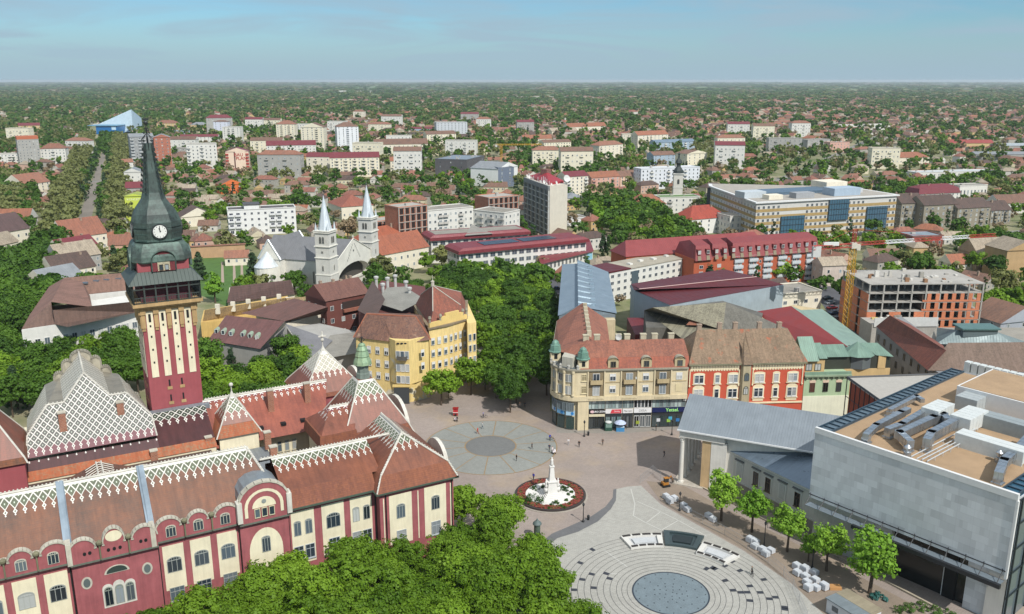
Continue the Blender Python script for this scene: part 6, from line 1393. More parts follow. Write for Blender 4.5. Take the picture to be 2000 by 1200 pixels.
# ================================================================ school with red eaves and solar panels
def parapet_school(lab, A, B, h, D, solar=False, fl=3):
    r = bld('school', lab, A, B, h-1.3, D, WW_, None, None, fl=fl, bays=max(6, int((Vector(B[:2])-Vector(A[:2])).length/3.6)), wsz=(2.5, 1.9), fr='b9b5ac', gl='4c5660'); L = DIM[r.name]['_L']
    mb = MB(h+.8); mb.prism([(-.9, -1.2), (L+.9, -1.2), (L+.9, D+1.2), (-.9, D+1.2)], h-1.6, h-.2, sc_=.995); mb.prism([(-.9, -1.2), (L+.9, -1.2), (L+.9, D+1.2), (-.9, D+1.2)], h-.2, h+.9, sc_=.93); mb.build('eaves_roof', metal('7c3238', .9, .5, .1, .12), r)
    boxpart('roof', r, BIT, (2.5, 1.5, h+.8, L-2.5, D-1.5, h+.98)) if not solar else None
    if solar:
        for k in range(2):
            for j in range(3): boxpart('solar_panel', r, plain('2c3644', .25), (L*(.2+.3*k), 1.8+j*2.6, h+.95, L*(.47+.3*k), 4.0+j*2.6, h+1.15))
    return r
sA, sB = P(897, 492, 12), P(1145, 468, 12); parapet_school('long school wing with red eaves and dark solar panels on its roof', sA, sB, 12.5, 13, True)
sA, sB = P(842, 466, 12), P(1032, 453, 12); r = parapet_school('rear school wing with grey roof and red eaves in front of the white flats', sA, sB, 12.5, 13); L = DIM[r.name]['_L']
mb = MB(17); x = L*.45; mb.face([(x-6, -2, 12.6), (x+8, -2, 12.6), (x+5, 14, 12.8), (x, 6, 16.5)]); mb.face([(x-6, -2, 12.6), (x, 6, 16.5), (x+5, 14, 12.8), (x-8, 14, 12.8)]); mb.build('cross_roof', metal('8c8982', .9, .6, .1), r)
r, O, q = polyb('school', 'low projecting school wing with red edge and blue sign on white wall', [(1058, 515), (1158, 490), (1150, 470), (1052, 498)], 6.5, WW_); roofpoly('roof', r, metal('8f3a40', .9), [[(1056, 517, 6.6), (1160, 491, 6.6), (1152, 468, 6.6), (1050, 498, 6.6)]], O); wins_on(r, q[0], q[1], 12, (3.4,), 1.3, 2.2, 'plain', 'b0aca4', '4a5258', ofs=.05, e=.06); p = lerp2(q[0], q[1], .9); boxpart('wall_sign', r, plain('8fc4d8', .5), (p[0]-1.8, p[1]-.6, 3, p[0]+2, p[1]-.3, 5.8))
# ================================================================ slab tower with dishes
hA, hB, hC = P(1010, 432), P(1073, 466), P(1107, 458)
hz_ = HZ(364, hB.y); dirb = (hA-hB); ht = empty('tower_block', (hB.x, hB.y, 0), math.atan2(hC.y-hB.y, hC.x-hB.x), 'slab tower with dark glazed balcony side, blank beige end and rooftop dishes', 'tower block'); ea = math.atan2(hC.y-hB.y, hC.x-hB.x); 
Lf = (hC-hB).length; Ld = 44.; mark(hB.x-5, hB.y, Lf+10, Ld, ea)
dl = (Vector((dirb.x*math.cos(ea)+dirb.y*math.sin(ea), -dirb.x*math.sin(ea)+dirb.y*math.cos(ea)))).normalized()*Ld*1.05
HQ = [(0, 0), (Lf, 0), (Lf+dl.x, dl.y), (dl.x, dl.y)]
mb = MB(); mb.prism(HQ, 0, hz_); mb.build('wall', plaster('cfc8b8', .08), ht)
mb = MB(); n_ = Vector((-dl.y, dl.x)).normalized(); n_ = -n_ if n_.x > 0 else n_
def side(t0, t1, o0, o1): a = Vector((dl.x*t0, dl.y*t0)); b = Vector((dl.x*t1, dl.y*t1)); return [tuple(a+n_*o0), tuple(b+n_*o0), tuple(b+n_*o1), tuple(a+n_*o1)]
mb.prism(side(.01, .99, .02, .15), .5, hz_-2.4); mb.build('side_glazing', glass('4c5254', .3), ht)
mb = MB()
for i in range(9): z = 1+(hz_-3)*i/8; mb.prism(side(0, 1, .15, .9), z-.14, z+.1)
for i in range(7): t = i/6; mb.prism(side(max(0, t-.004), min(1, t+.004), .15, 1.05), .3, hz_-1.5)
mb.build('balcony_grid', concrete('b4b4ae', .2), ht)
mb = MB(); mb.prism(side(0, 1, 0, 1.1), hz_-2.4, hz_); mb.build('attic_band', plain('74787a'), ht)
up_ = up(HQ, .82); cx = sum(p[0] for p in HQ)/4; cy = sum(p[1] for p in HQ)/4; mb = MB(hz_+6)
for k in range(4): n = (k+1) % 4; mb.face([(*up_[k], hz_+1.2), (*up_[n], hz_+1.2), (cx, cy, hz_+5)])
mb.prism(up_, hz_, hz_+1.2); mb.build('roof', metal('9c3038', .9, .5, .1, .1), ht); boxpart('machine_room', ht, brick('7a4a40'), (cx-2.2, cy-2.2, hz_+2, cx+2.2, cy+2.2, hz_+6.4))
for (x, y, s) in ((Lf*.9, -.2, 2.5), (Lf*.35, .1, 1.2), (Lf*.1, .4, .8), (dl.x*.1-.8, dl.y*.1, .8), (dl.x*.2-.8, dl.y*.2, 1.2), (dl.x*.35-.8, dl.y*.35, .9), (dl.x*.7-.8, dl.y*.7, 1.0), (dl.x*.8-.8, dl.y*.8, 1.1), (dl.x*.9-.8, dl.y*.9, 1.2)):
    mb = MB(); mb.lathe([(.1*s, 0), (.75*s, .22*s), (.8*s, .28*s), (.1*s, .1*s)], (0, 0, 0), 14); mb.tube((0, 0, 0), (0, -1.0*s, -.3), .08, n=4); e_ = mb.build('satellite_dish', plain('cfcfca'), ht); e_.location = (x, y, hz_+1.1*s); e_.rotation_euler = (R(72), 0, R(rnd.uniform(-25, 25)))
for k in range(9): t = rnd.random(); mb = MB(); mb.tube((dl.x*t, dl.y*t, hz_), (dl.x*t, dl.y*t, hz_+rnd.uniform(2.5, 4.5)), .14, n=5); mb.build('antenna', plain('cfcfcf'), ht)
# ================================================================ brick shells and white flats in the middle distance
def shell(lab, l, r_, vt, D, nb, nf, top=True):
    A, B = P(*l), P(*r_); h = HZ(vt, A.y); r = bld('construction_frame', lab, A, B, h, D, brick('bf7553'), CON, 'flat', .1, fl=0, bays=1); L = DIM[r.name]['_L']; fh = h/nf
    mb = MB()
    for i in range(nf+1): mb.box(-.25, -.35, i*fh-.15, L+.25, 0, i*fh+.12)
    for k in range(nb+1): mb.box(L*k/nb-.2, -.3, 0, L*k/nb+.2, 0, h)
    mb.build('frame', CON, r)
    for i in range(nf):
        for k in range(nb): x0 = L*k/nb+.7; x1 = L*(k+1)/nb-.7; boxpart('opening', r, plain('2a1f1c', .9), (x0, -.06, i*fh+.35, x1, -.01, (i+1)*fh-.45))
    return r
shell('six storey bare brick shell left of the white flats', (781, 492), (836, 484), 407, 13, 5, 6); shell('low bare brick shell between church towers and taller brick shell', (738, 478), (780, 472), 434, 12, 4, 3)
BAL = plaster('bcb8b0', .1)
r = by_px('apartment_block', 'white flats with grey flat roof right of the brick shell', (836, 484), (925, 474), 413, 14, WW_, BIT, 'flat', fl=5, bays=9, balc=(2, 3, 6), bm=BAL, wsz=(1.2, 1.4)); by_px('apartment_block', 'angled end of white flats with rounded corner beside the slab tower', (925, 474), (985, 482), 411, 14, WW_, BIT, 'flat', fl=5, bays=6, balc=(1, 3, 5), bm=BAL)
shell('brick shell with open balconies behind the white flats', (955, 462), (1012, 455), 388, 14, 6, 6)
r = by_px('apartment_block', 'white modern flats with recessed balconies left of the church spires', (448, 462), (580, 455), 412, 13, plaster('dadad6', .06), metal('5c5654', .8, .6, .1), 'flat', fl=4, bays=10, balc=(0, 1, 6, 7), bm=plaster('cfd0cf', .06), wsz=(1.3, 1.4), gl='2b3046'); boxpart('penthouse', r, plaster('dadad6', .06), (9, 1, DIM[r.name]['_h'], 17, 11, DIM[r.name]['_h']+2.6)); boxpart('penthouse_roof', r, metal('5c5654', .8), (8.5, .5, DIM[r.name]['_h']+2.6, 17.5, 11.5, DIM[r.name]['_h']+2.9))
# office block
oA, oB, oC = P(1392, 428), P(1478, 478), P(1745, 474)
OF = plaster('c6c4be', .08); hO = 21.5
oB_, oC_, oA_ = P(1478, 395, hO), P(1752, 380, hO), P(1388, 363, hO)
ob = empty('office_block', (oB_.x, oB_.y, 0), math.atan2(oC_.y-oB_.y, oC_.x-oB_.x), 'wide cream office block with white rim, tan bands and blue glass bays', 'office building'); ea = math.atan2(oC_.y-oB_.y, oC_.x-oB_.x); L = (oC_-oB_).length
dA = oA_-oB_; dA = Vector((dA.x*math.cos(ea)+dA.y*math.sin(ea), -dA.x*math.sin(ea)+dA.y*math.cos(ea))); mark(oB_.x-8, oB_.y-2, L+10, 55, ea)
OQ = [(0, 0), (L, 0), (L, 40), (dA.x+6, dA.y+10), (dA.x, dA.y)]
mb = MB(); mb.prism(OQ, 0, hO-.8); mb.build('wall', OF, ob); mb = MB(); mb.prism(up(OQ, 1.025), hO-.8, hO-.1); mb.build('roof_rim', plain('d4d4d2'), ob); mb = MB(); mb.prism(up(OQ, .97), hO-.1, hO+.02); mb.build('roof', concrete('a29c92', .15), ob)
TAN = plaster('a98f5e', .12); fh = 3.5; nA = Vector((-dA.y, dA.x)).normalized(); nA = nA if nA.y < 0 or nA.x < 0 else -nA
mb = MB()
for i in range(5): z = 1.9+i*fh; mb.box(-.05, -.14, z, L+.1, 0, z+1.55)
mb.build('tan_band', TAN, ob)
mb = MB()
for i in range(5):
    z = 1.9+i*fh; a = Vector((0, 0)); b = Vector((dA.x, dA.y)); mb.prism([tuple(a+nA*.14), tuple(b+nA*.14), tuple(b), tuple(a)], z, z+1.55)
mb.build('tan_band', TAN, ob)
sp = []
for i in range(5):
    z = 3.5+i*fh
    for k in range(30): 
        x = L*(k+.5)/30
        if not any(a < x/L < b for a, b in ((.17, .33), (.5, .64), (.78, .93))): sp.append((x, -.02, z, 0, 1.5, 1.6, 'plain', 'd0d0cc', '39424c'))
    rzA = math.atan2(-dA.y, -dA.x)
    for k in range(16): t = (k+.5)/16; sp.append((dA.x*t+nA.x*.03, dA.y*t+nA.y*.03, z, rzA, 1.3, 1.5, 'plain', 'd0d0cc', '39424c'))
put_windows(ob, sp)
for a, b, z0, z1 in ((.17, .33, 2, 13), (.5, .64, 9, hO-1), (.78, .93, 2, 15.5)):
    boxpart('glass_bay', ob, glass('3d6074', .15), (L*a, -.9, z0, L*b, 0, z1)); mb = MB()
    for k in range(9): x = L*(a+(b-a)*k/8); mb.box(x-.08, -1.0, z0, x+.08, -.9, z1)
    for z in range(int(z0), int(z1), 3): mb.box(L*a, -1.0, z, L*b, -.9, z+.35)
    mb.build('mullion', plain('26333c'), ob)
for (x, y, w_, d_, h_, m_) in ((L*.58, 5, 18, 10, 4.2, WB), (L*.3, 4, 12, 6, 3, plain('9a9c9e')), (L*.02, 14, 14, 9, 3.4, plain('b8c0c4')), (L*.12, 5, 9, 6, 2.4, WC), (L*.8, 14, 7, 4, 2.5, plain('b8babc'))): boxpart('rooftop_plant', ob, m_, (x, y, hO, x+w_, y+d_, hO+h_))
boxpart('atrium_roof', ob, metal('5f7486', .9, .4, .3, .1), (L*.12, 20, hO, L*.72, 36, hO+1.6)); boxpart('stair_hall', ob, WC, (L*.74, 30, hO, L*.9, 44, hO+4.5)); boxpart('base', ob, plain('2a3238'), (dA.x-.4, dA.y-.4, 0, dA.x+4, dA.y+3, hO-1.5))
# ================================================================ table of other buildings seen as a whole
def tower_cap(r, n=3):
    d = DIM[r.name]; boxpart('lift_room', r, WW_, (d['_L']*.4, d['_D']*.3, d['_h']+.3, d['_L']*.6, d['_D']*.7, d['_h']+3))
G_ = None
B_ = by_px
B_('apartment_tower', 'cream tower block with orange hipped roof, left of its taller twin', (541, 279), (577, 279), 243, 18, WYL, T2, 'hip', 5, fl=9, bays=5, balc=(1, 3)); B_('apartment_tower', 'cream tower block with front gable, right of the orange roofed one', (590, 300), (634, 300), 249, 20, WYL, T1, 'gy', 5, fl=12, bays=5, balc=(3,))
B_('apartment_tower', 'white tower block with red hipped roof, tallest in its group', (660, 298), (702, 297), 248, 20, plaster('dcdee0', .06), T1, 'hip', 5, fl=12, bays=5, balc=(2,)); B_('apartment_block', 'long white flats with dark red roof and white dormer gables', (522, 308), (618, 306), 285, 16, WW_, MR_, 'gx', 5, fl=4, bays=13, balc=(4, 10))
ms = B_('apartment_block', 'white gabled end wall with faint grey script lettering', (530, 333), (573, 332), 303, 14, plaster('d4d6da', .05), MR_, 'gy', 4, fl=0, bays=1); L = DIM[ms.name]['_L']; h = DIM[ms.name]['_h']; text_mesh('Bonanza Project', L*.155, plain('a2a4a8'), ms, (L*.52, -.05, h-.6), 0, .02); text_mesh('nekretnine', L*.08, plain('b2b4b8'), ms, (L*.5, -.05, h-3.2), 0, .02)
bp_ = B_('apartment_block', 'cream and red gabled flats with red lettering on the end wall', (443, 337), (488, 336), 297, 16, plaster('dfc8b2', .08), MR_, 'gy', 3.5, fl=0, bays=1); L = DIM[bp_.name]['_L']; h = DIM[bp_.name]['_h']; text_mesh('BAU', L*.2, plain('a83c34'), bp_, (L*.57, -.6, h-3.0), 0, .05, bold=.05); text_mesh('PLAN', L*.2, plain('a83c34'), bp_, (L*.68, -.6, h-6.4), 0, .05, bold=.05)
for x0, x1 in ((0, .13), (.87, 1)):
    for i in range(6): boxpart('balcony', bp_, plain('a8443a'), (L*x0, -1.0, 1.5+i*h/6.6, L*x1, 0, 2.9+i*h/6.6))
boxpart('gable_panel', bp_, plaster('dfc8b2', .08), (L*.42, -.5, 0, L*.86, 0, h+.5)); boxpart('recess', bp_, plain('6a4a44'), (L*.36, -.1, 0, L*.42, 0, h-.5))
B_('apartment_block', 'white flats with dark right side beside the cream and red gabled flats', (368, 335), (427, 333), 283, 15, WW_, BIT, 'flat', fl=7, bays=7, balc=(0, 3)); B_('apartment_block', 'long white slab with thin dark red roof', (353, 286), (427, 285), 268, 14, WW_, MR_, 'gx', 3, fl=4, bays=10)
B_('apartment_tower', 'white narrow tower block in front of the grey red roofed blocks', (436, 278), (470, 278), 249, 16, WW_, BIT, 'flat', fl=8, bays=4, balc=(1, 2)); B_('apartment_tower', 'pale lilac tower block behind the white narrow one', (419, 270), (446, 270), 238, 14, plaster('cdd0dc', .06), T1, 'hip', 2, fl=8, bays=3); B_('apartment_tower', 'grey tower block with red stepped roof furthest back on the left', (405, 262), (456, 261), 231, 16, WG, MR_, 'hip', 5, fl=9, bays=6)
B_('apartment_block', 'yellow and cream flats with red roof right of the church spires', (646, 347), (742, 345), 309, 14, WYL, MR_, 'gx', 4.5, fl=6, bays=11, balc=(1, 3, 5, 7, 9), bm=WC); B_('apartment_block', 'small white flats with orange roof right of the yellow and cream ones', (763, 336), (820, 335), 315, 12, WC, TOR, 'gx', 3.5, fl=3, bays=6, balc=(1, 3))
B_('apartment_block', 'grey balcony block with wavy roof left of the brick tower', (259, 325), (305, 323), 268, 16, plaster('9a9c9c', .1), GYR, 'gx', 3, fl=9, bays=6, balc=(0, 2, 3, 5), bm=plaster('b9bcbc', .1)); B_('apartment_tower', 'reddish brick tower block with small paired windows', (305, 326), (337, 325), 269, 16, brick('b8694c'), GYR, 'gy', 3, fl=9, bays=3, wsz=(1.3, 1.3))
B_('apartment_block', 'grey slab in front of the trees right of the brick tower', (338, 305), (368, 305), 290, 12, WG, BIT, 'flat', fl=3, bays=5); B_('apartment_block', 'yellow flats with brown red roof behind the brick tower', (307, 256), (345, 256), 241, 16, WO, T2, 'hip', 5, fl=4, bays=6); B_('apartment_block', 'yellow flats with grey hipped roof left of the red stepped blocks', (373, 258), (403, 258), 244, 15, WO, GYR, 'hip', 4, fl=4, bays=5)
B_('commercial_building', 'long low grey roof behind the brick tower', (325, 264), (365, 264), 256, 14, WB, GYR, 'flat', fl=1, bays=8)
lg = B_('gabled_house', 'lime green gabled house end beside the bulb of the clock tower', (248, 432), (284, 431), 384, 12, plaster('c3cf52', .1), metal('aeb84a', .9), 'gy', 1.5, fl=0, bays=1); text_mesh('KONCEPT', 1.8, plain('e6e8c8'), lg, (DIM[lg.name]['_L']*.5, -.05, DIM[lg.name]['_h']-2), 0, .02)
B_('gabled_house', 'grey walled house behind the lime green one', (247, 392), (282, 391), 368, 12, WG, MR_, 'gx', 4, fl=2, bays=3); B_('gabled_house', 'white gabled house with weathered roof along the avenue', (245, 368), (278, 367), 337, 16, WW_, GYR, 'gy', 3, fl=2, bays=3); B_('gabled_house', 'small white house with orange red roof nearest the brick tower', (242, 338), (262, 337), 318, 10, WW_, T2, 'gx', 3, fl=2, bays=2)
B_('apartment_block', 'yellow block with stepped red roof far left', (38, 264), (80, 263), 246, 16, WO, MR_, 'gx', 4, fl=5, bays=6); r = B_('apartment_tower', 'grey concrete tower with orange penthouse far left', (40, 326), (82, 324), 274, 14, WG, BIT, 'flat', fl=9, bays=6, wsz=(1.1, 1.2)); d = DIM[r.name]; boxpart('penthouse', r, plaster('b5684a', .1), (0, 0, d['_h'], d['_L'], d['_D'], d['_h']+3.5))
B_('apartment_block', 'long white slab with balconies at the left edge', (-40, 326), (60, 323), 303, 12, WW_, BIT, 'flat', fl=4, bays=14, balc=(2, 3, 8, 9, 12)); B_('apartment_block', 'white flats with orange red roof right of the grey concrete tower', (82, 322), (131, 321), 291, 14, WW_, T2, 'hip', 5, fl=5, bays=7, balc=(3,)); B_('apartment_block', 'pale gabled flats with red brown roof beside the left avenue', (50, 381), (100, 374), 361, 22, WC, T2, 'gx', 7, fl=3, bays=5)
B_('gabled_house', 'small house with red roof above the left avenue', (123, 276), (148, 276), 266, 10, WW_, T2, 'gx', 3, fl=2, bays=3); B_('house', 'pale house with dark hipped roof behind the small red roofed house', (115, 263), (135, 263), 250, 10, WC, T3, 'hip', 3, fl=2, bays=3)
# right and middle distance
B_('construction_frame', 'pale lilac block wrapped in scaffolding nets', (853, 270), (913, 269), 240, 18, plaster('c0c4c8', .08), BIT, 'flat', fl=8, bays=9, wsz=(1.4, 1.6), fr='a9adb0', gl='8a9094'); B_('apartment_block', 'blue and white block with dark red roof left of the scaffolded block', (803, 262), (853, 262), 252, 14, WB, MR_, 'gx', 3, fl=2, bays=8)
B_('construction_frame', 'low concrete frame with ochre scaffold edge', (776, 272), (834, 271), 259, 14, plain('5f5850'), plain('a88c50'), 'flat', fl=3, bays=9, wsz=(1.8, 1.6), fr='a29c90', gl='1e1c1a'); B_('apartment_block', 'cream flats with gabled dormers in front of the scaffolded block', (834, 286), (891, 284), 263, 14, WYL, T1, 'gx', 4, fl=5, bays=9, balc=(1, 4, 7), bm=WC)
B_('apartment_block', 'long cream flats under red brown roof left of the cream gabled flats', (732, 303), (836, 301), 283, 16, WC, T1, 'gx', 6, fl=3, bays=12); B_('apartment_block', 'grey block with flat blue grey roof and brick right side', (912, 350), (946, 340), 313, 30, plaster('5c5a5c', .15), metal('8f9aa4', .9), 'flat', fl=4, bays=4, fr='77756f')
ci = B_('apartment_block', 'white gabled wall with ring emblem below the small yellow crane', (973, 366), (1011, 358), 331, 26, plaster('dcdcd8', .05), GYR, 'gy', 4.5, fl=0, bays=1); d = DIM[ci.name]
mb = MB(); mb.lathe([(2.6, 0), (2.6, .05), (2.25, .06), (2.25, .0)], (0, 0, 0), 24); e_ = mb.build('wall_emblem', plain('aeb2b4'), ci); e_.location = (d['_L']*.5, -.02, d['_h']-.6); e_.rotation_euler = (math.pi/2, 0, 0)
B_('apartment_block', 'dark blue side wing with balconies left of the ring emblem wall', (944, 358), (973, 366), 322, 14, plaster('6a7484', .1), GYR, 'flat', fl=5, bays=5, balc=(1, 3))
yc = P(979, 322); cr2 = empty('tower_crane', (yc.x, yc.y, 0), 0, 'small distant yellow tower crane above the ring emblem wall', 'crane'); h = HZ(283, yc.y); mb = MB(); lattice(mb, (0, 0, 0), (0, 0, h), 1.8, 12); mb.build('mast', CRY, cr2); mb = MB(); lattice(mb, (-6, 0, h), (42, 4, h), 1.3, 16, True); mb.build('jib', CRY, cr2); boxpart('counterweight', cr2, plain('c6c6c2'), (-6, -1, h-2.2, -4, 1, h))
B_('apartment_block', 'yellow cream terrace with row of small gables', (1062, 300), (1115, 298), 279, 14, WYL, T1, 'gx', 3, fl=4, bays=10); B_('apartment_block', 'long orange roofed block behind the yellow cream terrace', (1022, 282), (1078, 281), 272, 14, WC, TOR, 'gx', 5, fl=2, bays=8)
B_('apartment_block', 'cream flats with dark red roof behind the slab tower', (1106, 383), (1148, 380), 346, 13, WC, MR_, 'gx', 3.5, fl=5, bays=5, balc=(0, 4), bm=WW_); B_('apartment_block', 'pink flats with bright orange roof', (1155, 377), (1210, 373), 348, 13, WP, TOR, 'gx', 4, fl=4, bays=6, balc=(0, 4), bm=plaster('c08f80', .1)); B_('apartment_block', 'pale pink flats with brown roof right of the orange roofed ones', (1211, 370), (1250, 366), 346, 13, plaster('d8b8a0', .1), T1, 'gx', 4, fl=4, bays=5, balc=(1, 3), bm=WC)
B_('apartment_block', 'long white flats with flat white top floor behind the old church tower', (1251, 371), (1365, 366), 331, 13, plaster('d3d6da', .06), plain('c2c4c4'), 'flat', fl=5, bays=14, balc=(2, 6, 10), bm=WW_); B_('apartment_block', 'white flats with green roof terrace in front of the office block', (1288, 418), (1366, 416), 387, 13, WW_, plain('5f7a44'), 'flat', fl=3, bays=6, balc=(1,), bm=WG)
B_('apartment_block', 'grey and cream flats with rounded orange roof', (1170, 314), (1216, 310), 285, 14, WC, T2, 'hip', 4, fl=5, bays=6, balc=(0, 5)); B_('apartment_block', 'cream flats with grey side and bright red orange roof', (1245, 291), (1304, 288), 265, 14, WC, TOR, 'gx', 5, fl=6, bays=8, balc=(3,)); B_('apartment_block', 'pale blue flats with curved blue grey roof', (1280, 297), (1357, 294), 279, 14, WB, metal('7f93a4', .9), 'gx', 3, fl=4, bays=10, balc=(2, 7), bm=WW_)
B_('apartment_block', 'blue grey block with brown roof in front of the pale blue flats', (1276, 325), (1318, 323), 304, 13, WB, T1, 'gx', 3.5, fl=4, bays=5); B_('apartment_block', 'cream gabled block right of the old church tower', (1341, 330), (1380, 327), 301, 16, WYL, T1, 'gy', 3, fl=5, bays=4)
B_('warehouse', 'long pale building with orange roof and grey roofed annex', (1110, 263), (1184, 260), 249, 14, WC, TOR, 'gx', 6, fl=2, bays=12); B_('warehouse', 'dark gabled barn with grey brown roof left of the long orange roof', (1078, 266), (1128, 264), 257, 16, WYL, T4, 'gx', 5, fl=1, bays=6)
B_('villa', 'villa with orange roof and red cone turret among the trees', (1240, 425), (1300, 421), 402, 14, WW_, TOR, 'hip', 6, fl=2, bays=4); B_('villa', 'white villa with bright red roof and dormers left of the office block', (1346, 460), (1420, 453), 430, 16, plaster('dcdad4', .06), tiles('a84c3c', '924438', .5), 'hip', 6.5, fl=3, bays=5, chim=2); B_('office_block', 'narrow white block with flat terraces in front of the office block', (1424, 462), (1530, 455), 424, 13, plaster('d2cec6', .08), concrete('b5ab9c', .1), 'flat', fl=3, bays=10, wsz=(1.2, 2))
B_('apartment_block', 'grey block with flat roof in the far right houses', (1576, 296), (1620, 294), 274, 14, WG, BIT, 'flat', fl=4, bays=8); B_('apartment_block', 'pink and white block right of the far grey block', (1620, 298), (1658, 297), 279, 12, WP, BIT, 'flat', fl=3, bays=6); B_('warehouse', 'long white hall far right with pale roof', (1634, 256), (1738, 254), 245, 18, WW_, plain('cfcac0'), 'flat', fl=1, bays=10)
B_('warehouse', 'long red roofed sheds far right', (1856, 292), (1940, 292), 280, 16, WO, metal('a8524a', .9), 'gx', 4, fl=1, bays=10); B_('warehouse', 'bright orange roofed hall on the right', (1734, 322), (1814, 320), 309, 18, WC, TOR, 'hip', 5, fl=1, bays=8); B_('warehouse', 'long grey shed at the right edge', (1905, 315), (2050, 315), 302, 18, WG, GYR, 'gx', 2.5, fl=1, bays=12); B_('warehouse', 'pale grey roofed sheds at the right edge', (1950, 297), (2060, 297), 285, 22, WG, metal('b9c0c2', .9), 'gx', 2.5, fl=1, bays=12)
B_('school', 'long white building with pale flat roof on the right', (1788, 356), (1945, 352), 338, 14, WW_, plain('b5b9ba'), 'flat', fl=2, bays=20); B_('school', 'white block with tall windows in front of the long white building', (1872, 388), (1926, 386), 364, 12, WW_, BIT, 'flat', fl=1, bays=8, wsz=(1.3, 3.6)); B_('apartment_block', 'flats with dark red mansard and many chimneys on the right', (1792, 402), (1872, 398), 380, 13, WW_, MR_, 'mans', 6, fl=3, bays=9, chim=5)
for i, (l, r_, vt, lab) in enumerate((((1756, 448), (1800, 446), 398, 'grey brown flats nearest the office block'), ((1800, 450), (1866, 446), 402, 'grey flats with dark roofs and balconies below the red mansard'), ((1866, 448), (1930, 444), 408, 'dark roofed flats with cream gables'), ((1932, 440), (1972, 438), 412, 'dark roofed end flats at the far right'))): B_('apartment_block', lab, l, r_, vt, 14, plaster('8f8878', .12), T3, 'gx', 5, fl=4, bays=6, balc=(1, 4), chim=2)
B_('gabled_house', 'house with dark red roof and white gable at the right edge', (1950, 418), (2030, 416), 398, 14, WW_, T1, 'gx', 5, fl=1, bays=6); B_('house', 'ochre old house with grey tile roof on the right', (1905, 530), (1968, 526), 496, 12, plaster('b09a7c', .2), T4, 'gx', 6, fl=2, bays=3); B_('house', 'blind ochre gabled wall at the right edge', (1960, 545), (2030, 542), 490, 14, plaster('b89a70', .15), T4, 'gy', 4, fl=0, bays=1)
B_('house', 'low house with bright orange roof above the brick site', (1858, 530), (1912, 527), 518, 9, WC, TOR, 'gx', 4, fl=1, bays=3); B_('house', 'half ruined pale house left of the yellow crane', (1604, 560), (1650, 558), 520, 9, plaster('cfc0b4', .25), T4, 'gx', 3, fl=2, bays=2); B_('outbuilding', 'brick building with blue grey flat roof above the crane jib', (1780, 485), (1840, 483), 463, 14, plaster('8a5044', .2), metal('9aa8b0', .9), 'flat', fl=1, bays=5)
B_('house', 'pale house with brown roof left of the ochre brick building', (1700, 520), (1760, 520), 506, 10, WC, T1, 'gx', 4, fl=1, bays=3); B_('outbuilding', 'white van shed and containers behind the slab tower', (1108, 442), (1146, 440), 428, 12, plain('dcdcdc'), BIT, 'flat', fl=1, bays=3); B_('house', 'old house with grey tin roof behind the slab tower', (1108, 405), (1142, 403), 388, 14, WC, GYR, 'hip', 3, fl=1, bays=5)
# old church tower
ot = P(1322, 398); o_ = empty('church_tower', (ot.x, ot.y, 0), R(-5), 'slim white church tower with dark baroque spire among the distant flats', 'tower'); h1 = HZ(340, ot.y); boxpart('wall', o_, plaster('d0ccc2', .1), (-3.2, -3.2, 0, 3.2, 3.2, h1)); boxpart('cornice', o_, WW_, (-3.7, -3.7, h1, 3.7, 3.7, h1+.6), (-3.4, -3.4, h1*.55, 3.4, 3.4, h1*.55+.4))
mb = MB(); k = h1; mb.lathe([(3.8, .6), (3.5, 2.5), (2.0, 4.5), (1.5, 5.2), (1.5, 7), (2.6, 7.6), (2.0, 9.4), (.7, 11), (.5, 13), (.9, 13.8), (.2, 15), (.08, HZ(300, ot.y)-k)], (0, 0, k), 8, ph=math.pi/8); mb.build('spire', plain('2f3836', .6), o_); window(o_, 0, -3.24, h1*.68, 0, 1.5, 3.4, 'arch', '8a7f70')
# sports hall
sp0 = P(178, 262); sh = empty('sports_hall', (sp0.x, sp0.y, 0), 0, 'blue sports hall with tall pale sloping wedge roof behind the avenue', 'hall'); f = lambda u, v, y: Vector(((u-1000)/FPX*(y*CT+(CAMH-HZ(v, y))*ST), y, HZ(v, y)))
yA = sp0.y+20; a, b, c, d = f(192, 243, yA), f(256, 214, yA+15), f(260, 258, yA-2), f(222, 258, yA-8); q_ = [p-Vector((sp0.x, sp0.y, 0)) for p in (a, b, c, d)]
mb = MB(); mb.face([q_[0], q_[3], q_[2], q_[1]]); e4 = Vector((q_[1].x+8, q_[1].y+30, 0)); mb.face([q_[1], q_[2], (q_[2].x+4, q_[2].y+30, 0), (q_[1].x+2, q_[1].y+32, q_[1].z*.6)]); mb.face([q_[0], q_[1], (q_[1].x+2, q_[1].y+32, 0), (q_[0].x, q_[0].y+30, 0)]); mb.build('wedge_roof', metal('a9bcc6', 1.2, .4, .3, .1), sh)
BL = plain('1f6aa8', .45); a, b = f(172, 245, yA-30)-Vector((sp0.x, sp0.y, 0)), f(228, 243, yA-30)-Vector((sp0.x, sp0.y, 0)); boxpart('wall', sh, BL, (a.x+12, a.y, 0, b.x, a.y+30, a.z-1)); boxpart('roof', sh, metal('7fb0cc', 1.2), (a.x, a.y-2, a.z-1, b.x+1, a.y+30, a.z)); boxpart('wall_sign', sh, plain('b8d4e8'), (b.x-9, a.y-.2, 7, b.x-2, a.y, a.z-2))
